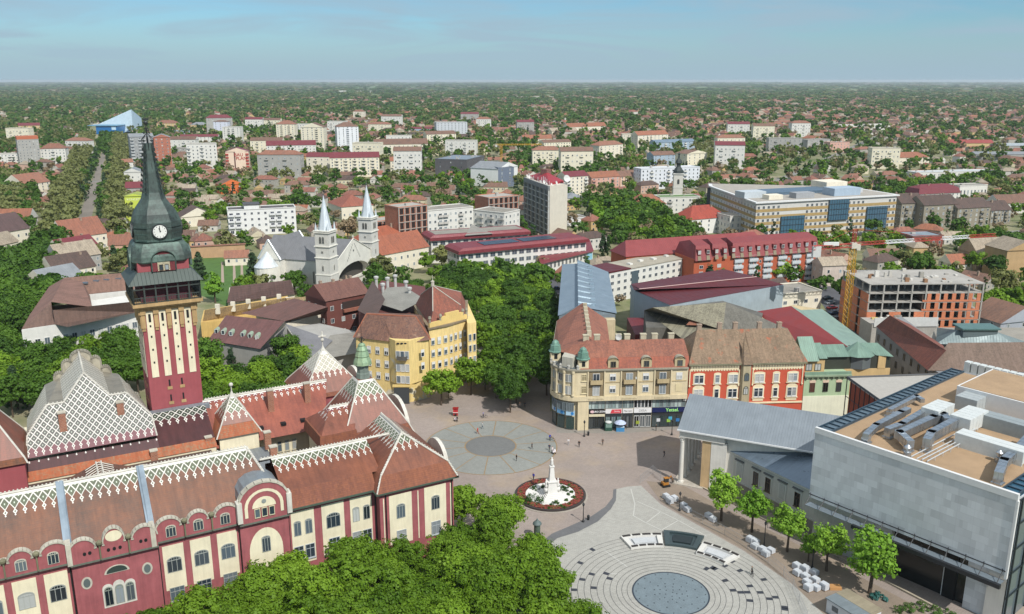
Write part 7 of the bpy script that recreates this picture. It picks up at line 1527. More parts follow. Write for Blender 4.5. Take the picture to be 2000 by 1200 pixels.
# ================================================================ left block and roofs around the church
r, O, q = polyb('street_block', 'white house wing with long brown tile roof behind the trees left of the clock tower', [(42, 645), (268, 607), (262, 575), (95, 600)], 14, WW_)
roofpoly('roof', r, tiles('6f574c', '5f4c44', .5), [[(42, 644, 14), (108, 634, 14), (132, 639, 14), (268, 610, 14), (264, 589, 18), (103, 606, 18.3), (100, 590, 18.6)]], O, 18.6); roofpoly('roof', r, tiles('8a675a', '75584c', .5), [[(42, 644, 14), (100, 590, 18.6), (124, 544, 18.6), (96, 560, 14), (58, 615, 14)], [(100, 590, 18.6), (180, 600, 16), (175, 575, 14), (160, 550, 18.2), (124, 544, 18.6)]], O, 18.6)
wins_on(r, q[0], q[1], 13, (8.6,), 1.5, 2.0, ofs=.1)
r, O, q = polyb('street_block', 'courtyard wing with brown roof, skylights and white arcade left of the clock tower', [(172, 576), (262, 567), (262, 540), (124, 546)], 14.5, WW_); roofpoly('roof', r, tiles('826354', '6f564a', .5), [[(124, 543, 18.5), (270, 531, 18.5), (262, 566, 14.6), (172, 575, 14.6)], [(124, 543, 18.5), (172, 575, 14.6), (178, 606, 14.6), (106, 588, 18)]], O, 18.6); wins_on(r, q[0], q[1], 7, (10.2, 6.6), 1.5, 2.2, 'plain', 'dcdcd8', '222426', ofs=.1)
for u, v in ((188, 549), (208, 547), (231, 545), (166, 553)): a = P(u, v, 17.2)-O; boxpart('skylight', r, glass('5a6470'), (a.x-.9, a.y-.5, 16.9, a.x+.9, a.y+.5, 17.5))
B_('old_house', 'grey slate roofed house along the left boulevard', (98, 588), (170, 572), 556, 16, WC, GYR, 'gx', 5, fl=2, bays=6); B_('old_house', 'brown roofed house with gabled side wall along the left boulevard', (112, 562), (190, 548), 533, 15, WC, T3, 'gx', 6, fl=2, bays=6, chim=2); B_('old_house', 'weathered grey tile house beside the left boulevard', (122, 540), (200, 527), 508, 15, WG, T4, 'gx', 6, fl=2, bays=6, chim=2); B_('old_house', 'dark red roofed house beside the left boulevard', (128, 520), (196, 507), 492, 14, WC, MR_, 'gx', 5, fl=2, bays=5, chim=3)
B_('old_house', 'orange tiled gabled house at the end of the left boulevard', (134, 500), (212, 488), 466, 17, WC, tiles('94604c', '7d5546', .5), 'gx', 8, fl=2, bays=6, chim=4); B_('old_house', 'long pink house with orange roof left of the clock tower', (214, 500), (270, 497), 480, 12, plaster('c8a08a', .1), T2, 'gx', 4.5, fl=1, bays=6); B_('house', 'white and dark roofed house at the end of the avenue', (180, 462), (240, 460), 445, 14, WW_, T3, 'gx', 4, fl=2, bays=5)
B_('old_house', 'dark roofed corner house with white turret at the left edge', (-30, 500), (62, 482), 462, 18, WC, tiles('5f4a48', '50403e', .5), 'gx', 8, fl=2, bays=6, chim=2); B_('old_house', 'bright orange roofed house at the left edge', (-30, 448), (58, 446), 432, 14, WW_, TOR, 'gx', 6, fl=1, bays=5); B_('old_house', 'grey roofed sheds at the left edge below the dark roof', (-40, 520), (40, 500), 490, 12, WC, T4, 'gx', 5, fl=1, bays=4)
# cluster between boulevard trees and church
r, O, q = polyb('chapel_house', 'long house with plain dark brown roof beside the church', [(445, 590), (575, 574), (570, 548), (448, 562)], 6, WC); roofpoly('roof', r, tiles('5c4642', '52403c', .5, row=.8), [[(443, 592, 6), (576, 575, 6), (568, 547, 11.5), (450, 560, 11.5)], [(576, 575, 6), (572, 560, 6), (568, 547, 11.5)]], O, 11.6)
r, O, q = polyb('old_house', 'old ochre house with buttressed tan roof beside the round green tree', [(392, 630), (398, 606), (562, 578), (560, 600), (455, 625)], 7, plaster('d2b06a', .2)); roofpoly('roof', r, tiles('b09468', '8d7a60', .5), [[(396, 628, 7), (560, 600, 7), (558, 582, 11), (400, 606, 11)], [(560, 600, 7), (575, 610, 7), (600, 580, 8), (558, 582, 11)]], O, 11)
for k in range(5): a = P(425+k*30, 602-k*5, 11)-O; boxpart('chimney', r, WC, (a.x-.7, a.y-.4, 9, a.x+.7, a.y+.4, 12.3))
r, O, q = polyb('dormer_house', 'house with plum brown roof and six small green arched dormers', [(408, 664), (505, 680), (560, 632), (440, 618)], 10, WG); roofpoly('roof', r, tiles('6e4b48', '604442', .5), [[(406, 665, 10), (508, 682, 10), (556, 628, 15.5), (442, 616, 15.5)]], O, 15.6); roofpoly('gable_wall', r, WC, [[(508, 682, 10), (560, 634, 10), (556, 628, 15.5)]], O)
for k, u in enumerate((424, 437, 452, 475, 489, 503)):
    a = P(u, 650+k*2.3, 11.6)-O; mb = MB(); mb.lathe([(.8, 0), (.8, 2.4)], (0, 0, 0), 10); e_ = mb.build('dormer', plaster('8fa08c', .1), r); e_.location = (a.x, a.y-.4, 12.2); e_.rotation_euler = (-math.pi/2, 0, 0); window(r, a.x, a.y-.5, 11.5, 0, .9, 1.3, 'plain', 'e0e0dc')
r, O, q = polyb('old_house', 'plum brown roofed wings running back from the dormer house', [(500, 615), (560, 632), (655, 605), (560, 580)], 9, WC); roofpoly('roof', r, tiles('6d4d46', '5e4640', .5), [[(470, 612, 10), (556, 628, 10), (640, 600, 13), (575, 583, 13)], [(556, 628, 10), (640, 612, 9), (640, 600, 13)]], O, 13)
r, O, q = polyb('old_house', 'grey roofed flat house between the dormer house and the yellow house', [(560, 640), (600, 700), (698, 690), (698, 648), (625, 632)], 8, WG); roofpoly('roof', r, concrete('77777a', .2), [[(556, 632, 12), (610, 705, 8.2), (650, 665, 9)], ], O); roofpoly('roof', r, concrete('8d8a82', .25), [[(610, 705, 8.2), (698, 690, 8.2), (698, 648, 8.4), (645, 655, 9)]], O)
r = bld('brick_flats', 'brown brick flats with long loggia and white chimneys behind the yellow house', P(640, 646, 4), P(722, 628, 4), 14, 13, plaster('6e4038', .15), tiles('7a5449', '6a4a42', .5), 'gx', 4.5, fl=3, bays=4, wsz=(1.3, 1.6), chim=4); boxpart('loggia', r, plain('3a2e2a'), (6, -.3, 10, 14.5, -.05, 12.6)); boxpart('loggia_rail', r, plaster('8f5a48', .1), (6, -1.2, 9.2, 14.5, -.31, 10.2))
r, O, q = polyb('brick_flats', 'brown brick roof extension with grey roofs and steel chimneys behind the yellow house', [(700, 608), (742, 622), (838, 606), (830, 560), (745, 548)], 16, plaster('6a3f3a', .15)); roofpoly('roof', r, tiles('62504a', '564742', .5), [[(698, 606, 16), (732, 625, 16), (752, 585, 19.5), (728, 548, 19.5)]], O, 20); roofpoly('roof', r, concrete('8a8880', .2), [[(735, 592, 18), (785, 608, 18), (830, 585, 19.6), (790, 560, 19.6), (755, 562, 19.6)]], O)
for u, v in ((735, 553), (757, 555), (748, 567), (793, 562), (772, 550), (800, 575)): a = P(u, v, 19)-O; mb = MB(); mb.lathe([(.5, 17), (.5, 20.5), (.8, 20.6), (.8, 21.2), (.2, 21.4)], (a.x, a.y, 0), 10); mb.build('chimney', plain('b9b9b4', .4), r)
B_('monastery', 'long orange tiled wing behind the church and along the tree tops', (742, 540), (838, 520), 500, 16, WC, tiles('a56248', '8c5643', .5), 'gx', 7, fl=2, bays=8); B_('monastery', 'orange tiled wing with ridge beside the right church tower', (726, 505), (800, 492), 475, 16, WC, tiles('a85c40', '93553f', .5), 'hip', 6, fl=2, bays=6, chim=2)
B_('boundary_wall', 'long ochre wall closing the garden behind the clock tower', (352, 507), (480, 500), 484, 2, plaster('c09c78', .2), T2, 'gx', .4, fl=0, bays=1); B_('house', 'house with orange tiles facing the garden', (440, 520), (486, 518), 505, 8, WC, T2, 'gx', 3, fl=1, bays=3)
B_('house', 'orange fronted gabled house with three round windows', (432, 380), (476, 377), 362, 14, plaster('d2703c', .08), T1, 'gy', 4, fl=2, bays=3); B_('house', 'cream gabled barn left of the white modern flats', (355, 445), (420, 440), 425, 16, WC, T3, 'gy', 5, fl=1, bays=2)
B_('house', 'large tiled roof complex between the two church spires', (668, 430), (730, 425), 405, 26, WC, tiles('9d5e4c', '8a5546', .5), 'hip', 6, fl=1, bays=6)
B_('commercial_building', 'long low building with solar roof behind the orange gabled house', (478, 390), (555, 388), 382, 10, WC, T1, 'gx', 3, fl=1, bays=8)
# ================================================================ the square
ASPH = concrete('55565a', .2, .1)
flat('square_paving', [(-62, 90), (62, 90), (100, 150), (100, 212), (10, 214), (14, 300), (-4, 300), (-12, 262), (-22, 226), (-60, 240), (-62, 170)], pavers('a0938a', 1.2, .03, .18, 'a3917a'), .01)
flat('pavement', [(11, 199.5), (27, 199), (46, 203), (46, 205), (16, 202), (12, 208), (12.6, 300), (10.5, 300)], pavers('99938a', .8, .03), .02)
flat('street', [(18, 300), (26, 420), (4, 430), (8, 300)], ASPH, .015)
flat('street', [P(1185, 440)[:2], P(1215, 440)[:2], P(1310, 535)[:2], P(1275, 540)[:2]], ASPH, .02); flat('street', [P(1560, 500)[:2], P(1640, 560)[:2], P(1700, 700)[:2], P(1660, 700)[:2], P(1610, 600)[:2], P(1540, 510)[:2]], ASPH, .02)
flat('street', [P(95, 450)[:2], P(122, 450)[:2], P(192, 290)[:2], P(182, 290)[:2]], ASPH, .02); flat('path', [P(145, 448)[:2], P(174, 448)[:2], P(209, 290)[:2], P(203, 290)[:2]], pavers('8a8278', 1.5), .025)
flat('street', [P(448, 235)[:2], P(457, 235)[:2], P(458, 190)[:2], P(455, 190)[:2]], concrete('8c8a86'), .3); flat('street', [P(1700, 282)[:2], P(1722, 282)[:2], P(1800, 241)[:2], P(1788, 241)[:2]], concrete('a49c90'), .2)
flat('street', [P(1400, 255)[:2], P(1480, 262)[:2], P(1560, 250)[:2], P(1440, 246)[:2]], concrete('b0a694'), .2)
def ringm(name, c, r0, r1, z, m, a0=0., a1=2*math.pi, n=72, h=None, parent=None, **k):
    mb = MB(); z0 = z if h is None else z-h
    for i in range(n):
        t0, t1 = a0+(a1-a0)*i/n, a0+(a1-a0)*(i+1)/n; q = [(c[0]+r*math.cos(t), c[1]+r*math.sin(t)) for r, t in ((r0, t0), (r1, t0), (r1, t1), (r0, t1))]
        if r0 < .01: q = q[1:]
        mb.face([(*p, z) for p in q])
        if h is not None and r0 > .01: mb.face([(*q[1], z0), (*q[2], z0), (*q[2], z), (*q[1], z)]); mb.face([(*q[3], z0), (*q[0], z0), (*q[0], z), (*q[3], z)])
    if h is not None and a1-a0 < 6.2:
        for t in (a0, a1): p, q_ = [(c[0]+r*math.cos(t), c[1]+r*math.sin(t)) for r in (r0, r1)]; mb.face([(*p, z0), (*q_, z0), (*q_, z), (*p, z)])
    return mb.build(name, m, parent, **k)
SC = (-5.1, 191.6)
gst = dict(kind='structure')
ringm('round_paving', SC, 6.2, 15.6, .03, pavers('8f918b', .9, .02, .12), **gst); ringm('round_paving', SC, 0, 5.9, .03, pavers('777876', .7, .02, .15), **gst); ringm('paving_ring', SC, 5.9, 6.2, .036, plain('8d7552'), **gst); ringm('paving_ring', SC, 15.6, 15.85, .036, plain('8d7552'), **gst)
for k in range(14):
    t = 2*math.pi*(k+.35)/14; c, s = math.cos(t), math.sin(t); mb = MB(); w_ = .11; mb.face([(SC[0]+6.2*c-w_*s, SC[1]+6.2*s+w_*c, .04), (SC[0]+6.2*c+w_*s, SC[1]+6.2*s-w_*c, .04), (SC[0]+15.6*c+w_*s, SC[1]+15.6*s-w_*c, .04), (SC[0]+15.6*c-w_*s, SC[1]+15.6*s+w_*c, .04)]); mb.build('paving_line', plain('8d7552'), **gst)
GA = [(1200, 957), (1225, 951), (1252, 949), (1290, 985), (1330, 1008), (1450, 1075), (1545, 1140), (1610, 1195), (1700, 1290), (900, 1300), (1020, 1110), (1085, 1048), (1125, 1035), (1165, 1015), (1190, 992), (1200, 975)]
flat('stone_paving', [P(*p)[:2] for p in GA], pavers('a8a69e', 1.4, .015, .08), .03)
cv = [P(u, v) for u, v in ((1204, 955), (1203, 978), (1193, 995), (1168, 1019), (1130, 1039), (1088, 1052), (1020, 1113))]; cw = [P(u, v) for u, v in ((1198, 957), (1197, 972), (1183, 990), (1155, 1009), (1118, 1026), (1078, 1043), (1005, 1100))]
mb = MB()
for i in range(6): mb.face([(*cv[i][:2], .05), (*cv[i+1][:2], .05), (*cw[i+1][:2], .05), (*cw[i][:2], .05)])
mb.build('paving_border', pavers('6f6f70', .6), **gst)
mb = MB()
for a, b in (((1232, 955), (1240, 985)), ((1240, 985), (1237, 1008)), ((1237, 1008), (1262, 1022)), ((1262, 1022), (1292, 1036)), ((1245, 980), (1290, 1000)), ((1290, 1000), (1325, 1017)), ((1292, 1036), (1325, 1017)), ((1262, 1022), (1290, 1000)), ((1325, 1017), (1380, 1048)), ((1180, 1075), (1225, 1108)), ((1175, 1120), (1205, 1122))):
    a, b = P(*a), P(*b); d = (b-a).normalized(); n = Vector((-d.y, d.x, 0))*.1; mb.face([tuple(p+Vector((0, 0, .045))) for p in (a-n, b-n, b+n, a+n)])
mb.build('paving_line', plain('b8b7b0'), **gst)
flat('dirt_strip', [P(*p)[:2] for p in ((1262, 940), (1330, 946), (1400, 985), (1600, 1085), (1800, 1190), (1900, 1290), (1700, 1290), (1545, 1138), (1450, 1072), (1330, 1005), (1292, 982))], gravel('8d7f70'), .035)
wallc = [P(*p) for p in ((1345, 940), (1400, 968), (1480, 1010), (1600, 1070), (1720, 1132), (1850, 1200))]
for i in range(5):
    a, b = wallc[i], wallc[i+1]; d = (b-a).normalized(); n = Vector((-d.y, d.x, 0)); mb = MB(); mb.prism([tuple((a-n*.2)[:2]), tuple((b-n*.2)[:2]), tuple((b+n*.2)[:2]), tuple((a+n*.2)[:2])], 0, .35); mb.build('kerb', plaster('b3a894', .2), **gst)
# fountain
FC = P(1310, 1159); fr_ = 6.5
fo = empty('ground_fountain', (FC.x, FC.y, 0), 0, 'flat round fountain basin with dark rim and rings of small water jets', 'fountain'); FO = (0, 0)
ringm('basin', FO, 0, fr_-.25, .06, concrete('6f7c82', .18, .5), parent=fo); ringm('rim', FO, fr_-.25, fr_, .08, plain('2c3540', .4), parent=fo)
for r_, n in ((.4, 1), (1.0, 5), (1.9, 9), (2.8, 12), (4.4, 12), (5.8, 16)):
    for k in range(n):
        t = 2*math.pi*k/n+r_; mb = MB(); mb.lathe([(.1, .06), (.1, .1)], (r_*math.cos(t), r_*math.sin(t), 0), 8); mb.build('nozzle', plain('22282c'), fo)
rd = [7.3, 8.2, 9.1, 10.2, 11.3, 12.4, 13.5, 14.6, 15.7, 16.8, 17.9, 19.0]
for i, r_ in enumerate(rd): ringm('paving_ring', FC, r_, r_+.07, .05, plain('3c3c40'), **gst)
mb = MB()
for i, r_ in enumerate(rd[3:-1]):
    for k in range(4):
        t = rnd.uniform(-.9, .75) if k < 3 else rnd.uniform(2.1, 3.2); dr = rd[i+4]-r_; da = .75/r_
        mb.face([(FC.x+q*math.cos(t+a), FC.y+q*math.sin(t+a), .054) for q, a in ((r_+.1, 0), (r_+dr, 0), (r_+dr, da), (r_+.1, da))])
mb.build('paving_block', plain('33363e'), **gst)
def pol(u, v, z=0.): p = P(u, v, z)-FC; return math.hypot(p.x, p.y), math.atan2(p.y, p.x)
MAR = plaster('cfcdc6', .1); GRN = plain('3a484a', .35)
for i, (aL, aR, m1, lab) in enumerate((((1213, 1053), (1292, 1046), MAR, 'left white marble basin with dark seat blocks around the ring paving'), ((1296, 1041), (1376, 1050), GRN, 'dark green granite basin between the two white marble basins'), ((1372, 1064), (1446, 1089), MAR, 'right white marble basin with dark seat blocks around the ring paving'))):
    r1_, a1_ = pol(*aL); r2_, a2_ = pol(*aR); ro = (r1_+r2_)/2 if i != 1 else (r1_+r2_)/2; ri = ro-(4.4 if i != 1 else 5.2)
    bs = empty('stone_basin', (FC.x, FC.y, 0), 0, lab, 'stone basin'); lo, hi = min(a1_, a2_), max(a1_, a2_)
    ringm('floor', (0, 0), ri+.3, ro-.3, .12, m1 if i == 1 else plaster('b5b7b8', .1), lo+.02, hi-.02, 12, parent=bs); h = .5
    ringm('wall', (0, 0), ri, ri+.55, h, m1, lo, hi, 12, h, parent=bs); ringm('wall', (0, 0), ro-.55, ro, h, m1, lo, hi, 12, h, parent=bs)
    ringm('wall', (0, 0), ri+.55, ro-.55, h, m1, lo, lo+.055, 2, h, parent=bs); ringm('wall', (0, 0), ri+.55, ro-.55, h, m1, hi-.055, hi, 2, h, parent=bs); ringm('inner_block', (0, 0), ri+1.4, ro-1.3, .4, plaster('b9bcbd', .1) if i != 1 else plain('222d30'), lo+.09, hi-.09, 8, .4, parent=bs)
    if i != 1:
        for k in range(4):
            t0 = lo+(hi-lo)*(k+.08)/4; t1 = lo+(hi-lo)*(k+.86)/4; ringm('seat_block', (0, 0), ro-.5, ro-.02, h+.14, plain('34302e', .6), t0, t1, 4, .14, parent=bs); ringm('seat_block', (0, 0), ri+.02, ri+.5, h+.14, plain('34302e', .6), t0, t1, 4, .14, parent=bs)
# flower bed with monument
FB = P(1075, 968); fb = empty('flower_bed', (FB.x, FB.y, 0), 0, 'round raised flower bed with dark kerb, red flower ring and white gravel', 'flower bed'); RO_ = 7.4
ringm('kerb', (0, 0), RO_-.45, RO_, .5, plain('38302e', .6), n=48, h=.5, parent=fb); ringm('outer_step', (0, 0), RO_, RO_+.4, .12, plaster('a8a094', .2), n=48, h=.12, parent=fb); ringm('soil', (0, 0), 5.2, RO_-.45, .35, gravel('5a3a30'), n=48, parent=fb); ringm('gravel', (0, 0), 0, 5.2, .38, gravel('dcdad4'), n=48, parent=fb)
mb = MB()
for k in range(1500):
    t = rnd.uniform(0, 6.283); r_ = rnd.uniform(5.3, 6.85); s = rnd.uniform(.1, .2); x, y = r_*math.cos(t), r_*math.sin(t); z = .4+rnd.uniform(0, .18)
    mb.face([(x-s, y-s*.6, z), (x+s, y-s, z+.05), (x+s*.7, y+s, z), (x-s, y+s*.8, z+.07)], rnd.choice((0, 0, 0, 1, 2)))
mb.build('red_flowers', [plain('8a3c30'), plain('6b2f24'), plain('5c5a2a')], fb, kind='stuff')
def leaf_blob(name, x, y, z, r, sz, root, m, n=260, lf=.22):
    V = crown_arrays(14, n, r, sz, lf); V += np.array([x, y, z+sz*.6]); return root and inst(name, mesh_np(name, V, np.arange(len(V)).reshape(-1, 4), m), root)
SHM = leaf_mat('2d4a1e', '47682c', .2)
for (u, v, s) in ((1040, 975, 1.7), (1052, 982, 1.4), (1030, 982, 1.2), (1045, 956, 1.0), (1062, 952, .8), (1098, 952, .9), (1105, 958, .8), (1092, 960, .9), (1110, 967, .5), (1117, 962, .5), (1121, 972, .5), (1107, 978, .5), (1112, 985, .5), (1095, 990, .6), (1085, 984, .8), (1103, 993, .5), (1072, 994, .45), (1078, 988, .6), (1112, 949, .45)):
    p = P(u, v, .4)-FB; leaf_blob('shrub', p.x, p.y, .35, s, s*.55, fb, SHM, int(160+160*s))
MO = P(1077, 971); mn = empty('monument', (MO.x, MO.y, .3), R(12), 'white stone column monument with figures on a stepped base in the flower bed', 'monument'); WS = plaster('d8d6d0', .08)
mb = MB()
for k in range(5): s = 2.3-.3*k; mb.box(-s, -s, .0+.25*k, s, s, .25+.25*k)
mb.build('steps', WS, mn); mb = MB(); mb.prism([(-1.05, -1.05), (1.05, -1.05), (1.05, 1.05), (-1.05, 1.05)], 1.25, 3.3, sc_=.8); mb.box(-1., -1., 3.3, 1., 1., 3.5); mb.prism([(-.6, -.6), (.6, -.6), (.6, .6), (-.6, .6)], 3.5, 6.6, sc_=.62); mb.box(-.5, -.5, 6.6, .5, .5, 6.8); mb.build('column', WS, mn)
for a, b in ((-1.25, -.4), (1.25, -.4), (0, 1.35)): mb = MB(); mb.box(a-.4, b-.4, 1.2, a+.4, b+.4, 2.1); mb.lathe([(.3, 2.1), (.34, 2.6), (.24, 3.2), (.3, 3.5), (.12, 3.7), (.17, 3.9), (.05, 4.1)], (a, b, 0), 8); mb.build('statue', WS, mn, smooth=True)
mb = MB(); mb.lathe([(.3, 6.8), (.36, 7.3), (.28, 7.9), (.34, 8.15), (.12, 8.3), (.17, 8.5), (.05, 8.7)], (0, 0, 0), 8); mb.build('top_statue', WS, mn, smooth=True)
# lamps, bins, advertising column, kiosks, mail box
LMP = plain('1d2022', .5)
def lamp(u, v, lab, h=4.):
    p = P(u, v); r = empty('street_lamp', (p.x, p.y, .02), 0, lab, 'street lamp', 'black lamps on the square'); mb = MB(); mb.lathe([(.28, 0), (.26, .3), (.13, .5), (.09, 1.0), (.07, h-.7), (.1, h-.6)], n=8); mb.build('pole', LMP, r); mb = MB(); mb.lathe([(.14, h-.6), (.26, h-.2), (.28, h-.15), (.1, h+.1), (.04, h+.25)], n=8); mb.build('lantern', LMP, r); return r
lamp(1139, 1020, 'black lamp post standing between flower bed and grey paving'); lamp(1141, 853, 'black lamp post in front of the pier of the corner house'); lamp(1312, 850, 'black lamp post in front of the navy shop sign'); lamp(1327, 998, 'black lamp post beside the portico column and wrapped stone stacks'); lamp(1586, 1110, 'thin lamp post among the pallets by the museum trees', 5.5); lamp(1492, 1068, 'thin lamp post between the second and third museum trees', 5.)
def bin_(u, v, lab): p = P(u, v); r = MB().lathe([(.22, 0), (.28, .8), (.3, .85), (.22, 1.0)], (0, 0, 0), 8).build('litter_bin', LMP, None, label=lab, cat='litter bin'); r.location = (p.x, p.y, .03)
bin_(1149, 1016, 'small dark litter bin beside the lamp near the flower bed'); bin_(1149, 851, 'small dark litter bin beside the lamp at the corner house')
p = P(1049, 1052); ad = empty('advertising_column', (p.x, p.y, 0), 0, 'green round advertising column with domed cap at the edge of the trees', 'advertising column'); MB().lathe([(.75, 0), (.75, .3), (.6, .35), (.6, 3.0)], n=14).build('drum', plaster('4f5f50', .2), ad); MB().lathe([(.85, 3.0), (.85, 3.2), (.6, 3.5), (.25, 3.75), (.05, 4.2)], n=14).build('cap', plain('596664'), ad)
p = P(1188, 841); kg = empty('phone_kiosk', (p.x, p.y, .02), R(4), 'small green kiosk with white round top in front of the shops', 'kiosk'); boxpart('cabin', kg, plain('24493a'), (-.9, -.5, 0, .9, .6, 2.1)); boxpart('pane', kg, glass('6f8a80'), (-.75, -.54, .9, .75, -.5, 1.9)); MB().lathe([(.8, 2.1), (.8, 2.3), (.3, 2.45)], n=12).build('roof', plain('c9cfca'), kg)
p = P(1211, 842); kt = empty('parasol_stand', (p.x, p.y, .02), 0, 'blue and white ice cream stand under a pale parasol', 'parasol stand'); MB().lathe([(1.5, 2.1), (1.2, 2.4), (.5, 2.75), (.05, 2.9)], n=10).build('parasol', plain('b4c0d8', .7), kt); MB().tube((0, 0, 0), (0, 0, 2.7), .05).build('pole', plain('c0c0c0'), kt); boxpart('freezer', kt, plain('3f84b4'), (-1., -.6, 0, 1.0, .3, 1.1)); boxpart('freezer_lid', kt, plain('bcd2e0'), (-1.02, -.62, 1.1, 1.02, .32, 1.2))
p = P(890, 812); mbx = empty('red_cart', (p.x, p.y, .03), 0, 'red upright popcorn cart on the square near the trees', 'cart'); boxpart('body', mbx, plain('b0242a', .4), (-.6, -.45, .2, .6, .45, 1.9)); boxpart('roof', mbx, plain('8f1c22', .4), (-.75, -.6, 1.9, .75, .6, 2.1)); boxpart('counter', mbx, plain('d8c8c0'), (-.7, -.7, .95, .7, -.46, 1.05)); 
for s in (-1, 1): MB().lathe([(.3, -.05), (.3, .05)], n=12).build('wheel', LMP, mbx).location = (0, s*.5, .3)
for c in mbx.children:
    if c.name.startswith('wheel'): c.rotation_euler = (math.pi/2, 0, 0)
# pallets of wrapped paving stone
PL = plain('c2c6ca', .35, n=.15, sc_=3.); PW_ = plain('8a6b48')
pm = MB(); pm.box(-.6, -.5, 0, .6, .5, .14, 1); pm.box(-.57, -.47, .14, .57, .47, 1.0, 0); pm.box(-.5, -.42, 1.0, .52, .4, 1.12, 0)
pal_mesh = {}
def pallet(u, v, lab, st=1):
    p = P(u, v); a = R(-58)+rnd.uniform(-.1, .1)
    r = empty('wrapped_pallet', (p.x, p.y, .04), a, lab, 'pallet', 'plastic wrapped pallets of stone beside the museum trees')
    if not pal_mesh: pal_mesh['w'] = MB().box(-.57, -.47, .14, .57, .47, 1.0).box(-.5, -.42, 1.003, .52, .4, 1.12).mesh('wrapped_stone', PL); pal_mesh['p'] = MB().box(-.6, -.5, .04, .6, .5, .14).box(-.6, -.5, 0, -.45, .5, .04).box(.45, -.5, 0, .6, .5, .04).mesh('pallet_base', PW_)
    inst('wrapped_stone', pal_mesh['w'], r, s=(1.15, 1.15, rnd.uniform(.8, 1.25))); inst('pallet_base', pal_mesh['p'], r)
pp = [(1301, 975), (1308, 984), (1317, 979), (1335, 993), (1343, 1000), (1384, 1012), (1392, 1019), (1465, 1060), (1475, 1064), (1474, 1072), (1489, 1078), (1495, 1087), (1505, 1080), (1556, 1112), (1557, 1124), (1572, 1118), (1573, 1131), (1590, 1123), (1576, 1143), (1578, 1154), (1592, 1138), (1593, 1153), (1609, 1152)]
wh = ['beside the portico column', 'beside the portico column', 'beside the portico column', 'below the first museum tree', 'below the first museum tree', 'left of the second museum tree', 'left of the second museum tree']+['in the small pile between fountain and third museum tree']*6+['in the large pile near the site hut']*10
for (u, v), t in zip(pp, wh): pallet(u, v, 'white plastic wrapped stone pallet '+t)
# site hut, excavator, fence panels
hc = P(1668, 1180, 2.6); hut = empty('site_hut', (hc.x, hc.y, 0), R(-60), 'white site hut with ribbed roof half grey and half tan', 'site hut'); boxpart('wall', hut, plain('c6c8ca', .5), (-3.3, -2.4, .1, 3.3, 2.4, 2.5)); boxpart('roof', hut, metal('8d979c', .35, .5), (-3.5, -2.6, 2.5, 3.5, -.1, 2.7)); boxpart('roof', hut, metal('b0a48c', .35, .5), (-3.5, -.1, 2.5, 3.5, 2.6, 2.74)); boxpart('door', hut, plain('d8dadc'), (-3.34, -.9, .2, -3.3, .1, 2.1)); boxpart('window', hut, GLASS, (-2.2, -2.44, 1.0, -1.0, -2.4, 1.9))
p = P(1299, 950); ex = empty('mini_excavator', (p.x, p.y, .04), R(20), 'small orange excavator with dark cab beside the portico', 'excavator'); ex.scale = (.8, .8, .8); EO = plain('a8722e', .5); boxpart('body', ex, EO, (-.9, -.7, .6, .7, .7, 1.3)); boxpart('cab', ex, plain('2a2e30', .3), (-.4, -.6, 1.3, .7, .3, 2.4)); boxpart('cab_roof', ex, EO, (-.5, -.7, 2.4, .8, .4, 2.5))
for s in (-1, 1): boxpart('track', ex, LMP, (-1.1, s*.75-.2, 0, 1.1, s*.75+.2, .55))
MB().tube((.7, .3, 1.1), (2.0, .5, 2.5), .13, n=5).tube((2.0, .5, 2.5), (2.7, .6, 1.0), .1, n=5).build('arm', EO, ex); MB().box(2.45, .3, .5, 2.95, .9, 1.0).build('bucket', plain('5a5652'), ex)
FEN = plain('8d9092', .4)
fk = {}
def fence(u0, v0, u1, v1, lab):
    a, b = P(u0, v0), P(u1, v1); d = b-a; L = d.length; r = empty('site_fence', (a.x, a.y, .04), math.atan2(d.y, d.x), lab, 'fence panel', 'mesh fence panels round the works'); mb = MB()
    for x in (0, L): mb.tube((x, 0, 0), (x, 0, 1.9), .035, n=4)
    for z in (.15, 1.0, 1.88): mb.tube((0, 0, z), (L, 0, z), .025, n=4)
    mb.build('frame', FEN, r); mb = MB()
    for k in range(int(L/.3)): mb.tube((k*.3, 0, .15), (k*.3, 0, 1.88), .012, n=3)
    mb.build('mesh', FEN, r)
for i, q in enumerate(((1250, 945, 1275, 925), (1275, 925, 1290, 940), (1290, 978, 1330, 1003), (1330, 1003, 1372, 1025), (1372, 1025, 1415, 1046), (1415, 1046, 1460, 1072), (1460, 1072, 1500, 1100), (1500, 1100, 1530, 1125), (1530, 1125, 1548, 1150), (1548, 1150, 1560, 1180), (1560, 1180, 1575, 1215))): fence(*q, 'thin mesh fence panel along the works strip beside the trees')
tp = P(1630, 1150); boxt = MB(); boxt.box(-1, -.6, 0, 1, .6, .5); boxt.build('plywood_stack', plain('b98a58'), None, label='stack of plywood sheets beside the site hut', cat='timber stack').location = (tp.x, tp.y, .04)
tp = P(1715, 1170); V = crown_arrays(8, 200, 1.6, .5, .5); inst('green_tarpaulin', mesh_np('green_tarpaulin', V+np.array([0, 0, .3]), np.arange(len(V)).reshape(-1, 4), plain('2f5f58', .5)), None, (tp.x, tp.y, .0)); tag(bpy.data.objects['green_tarpaulin'], 'crumpled dark green tarpaulin on the ground right of the site hut', 'tarpaulin')
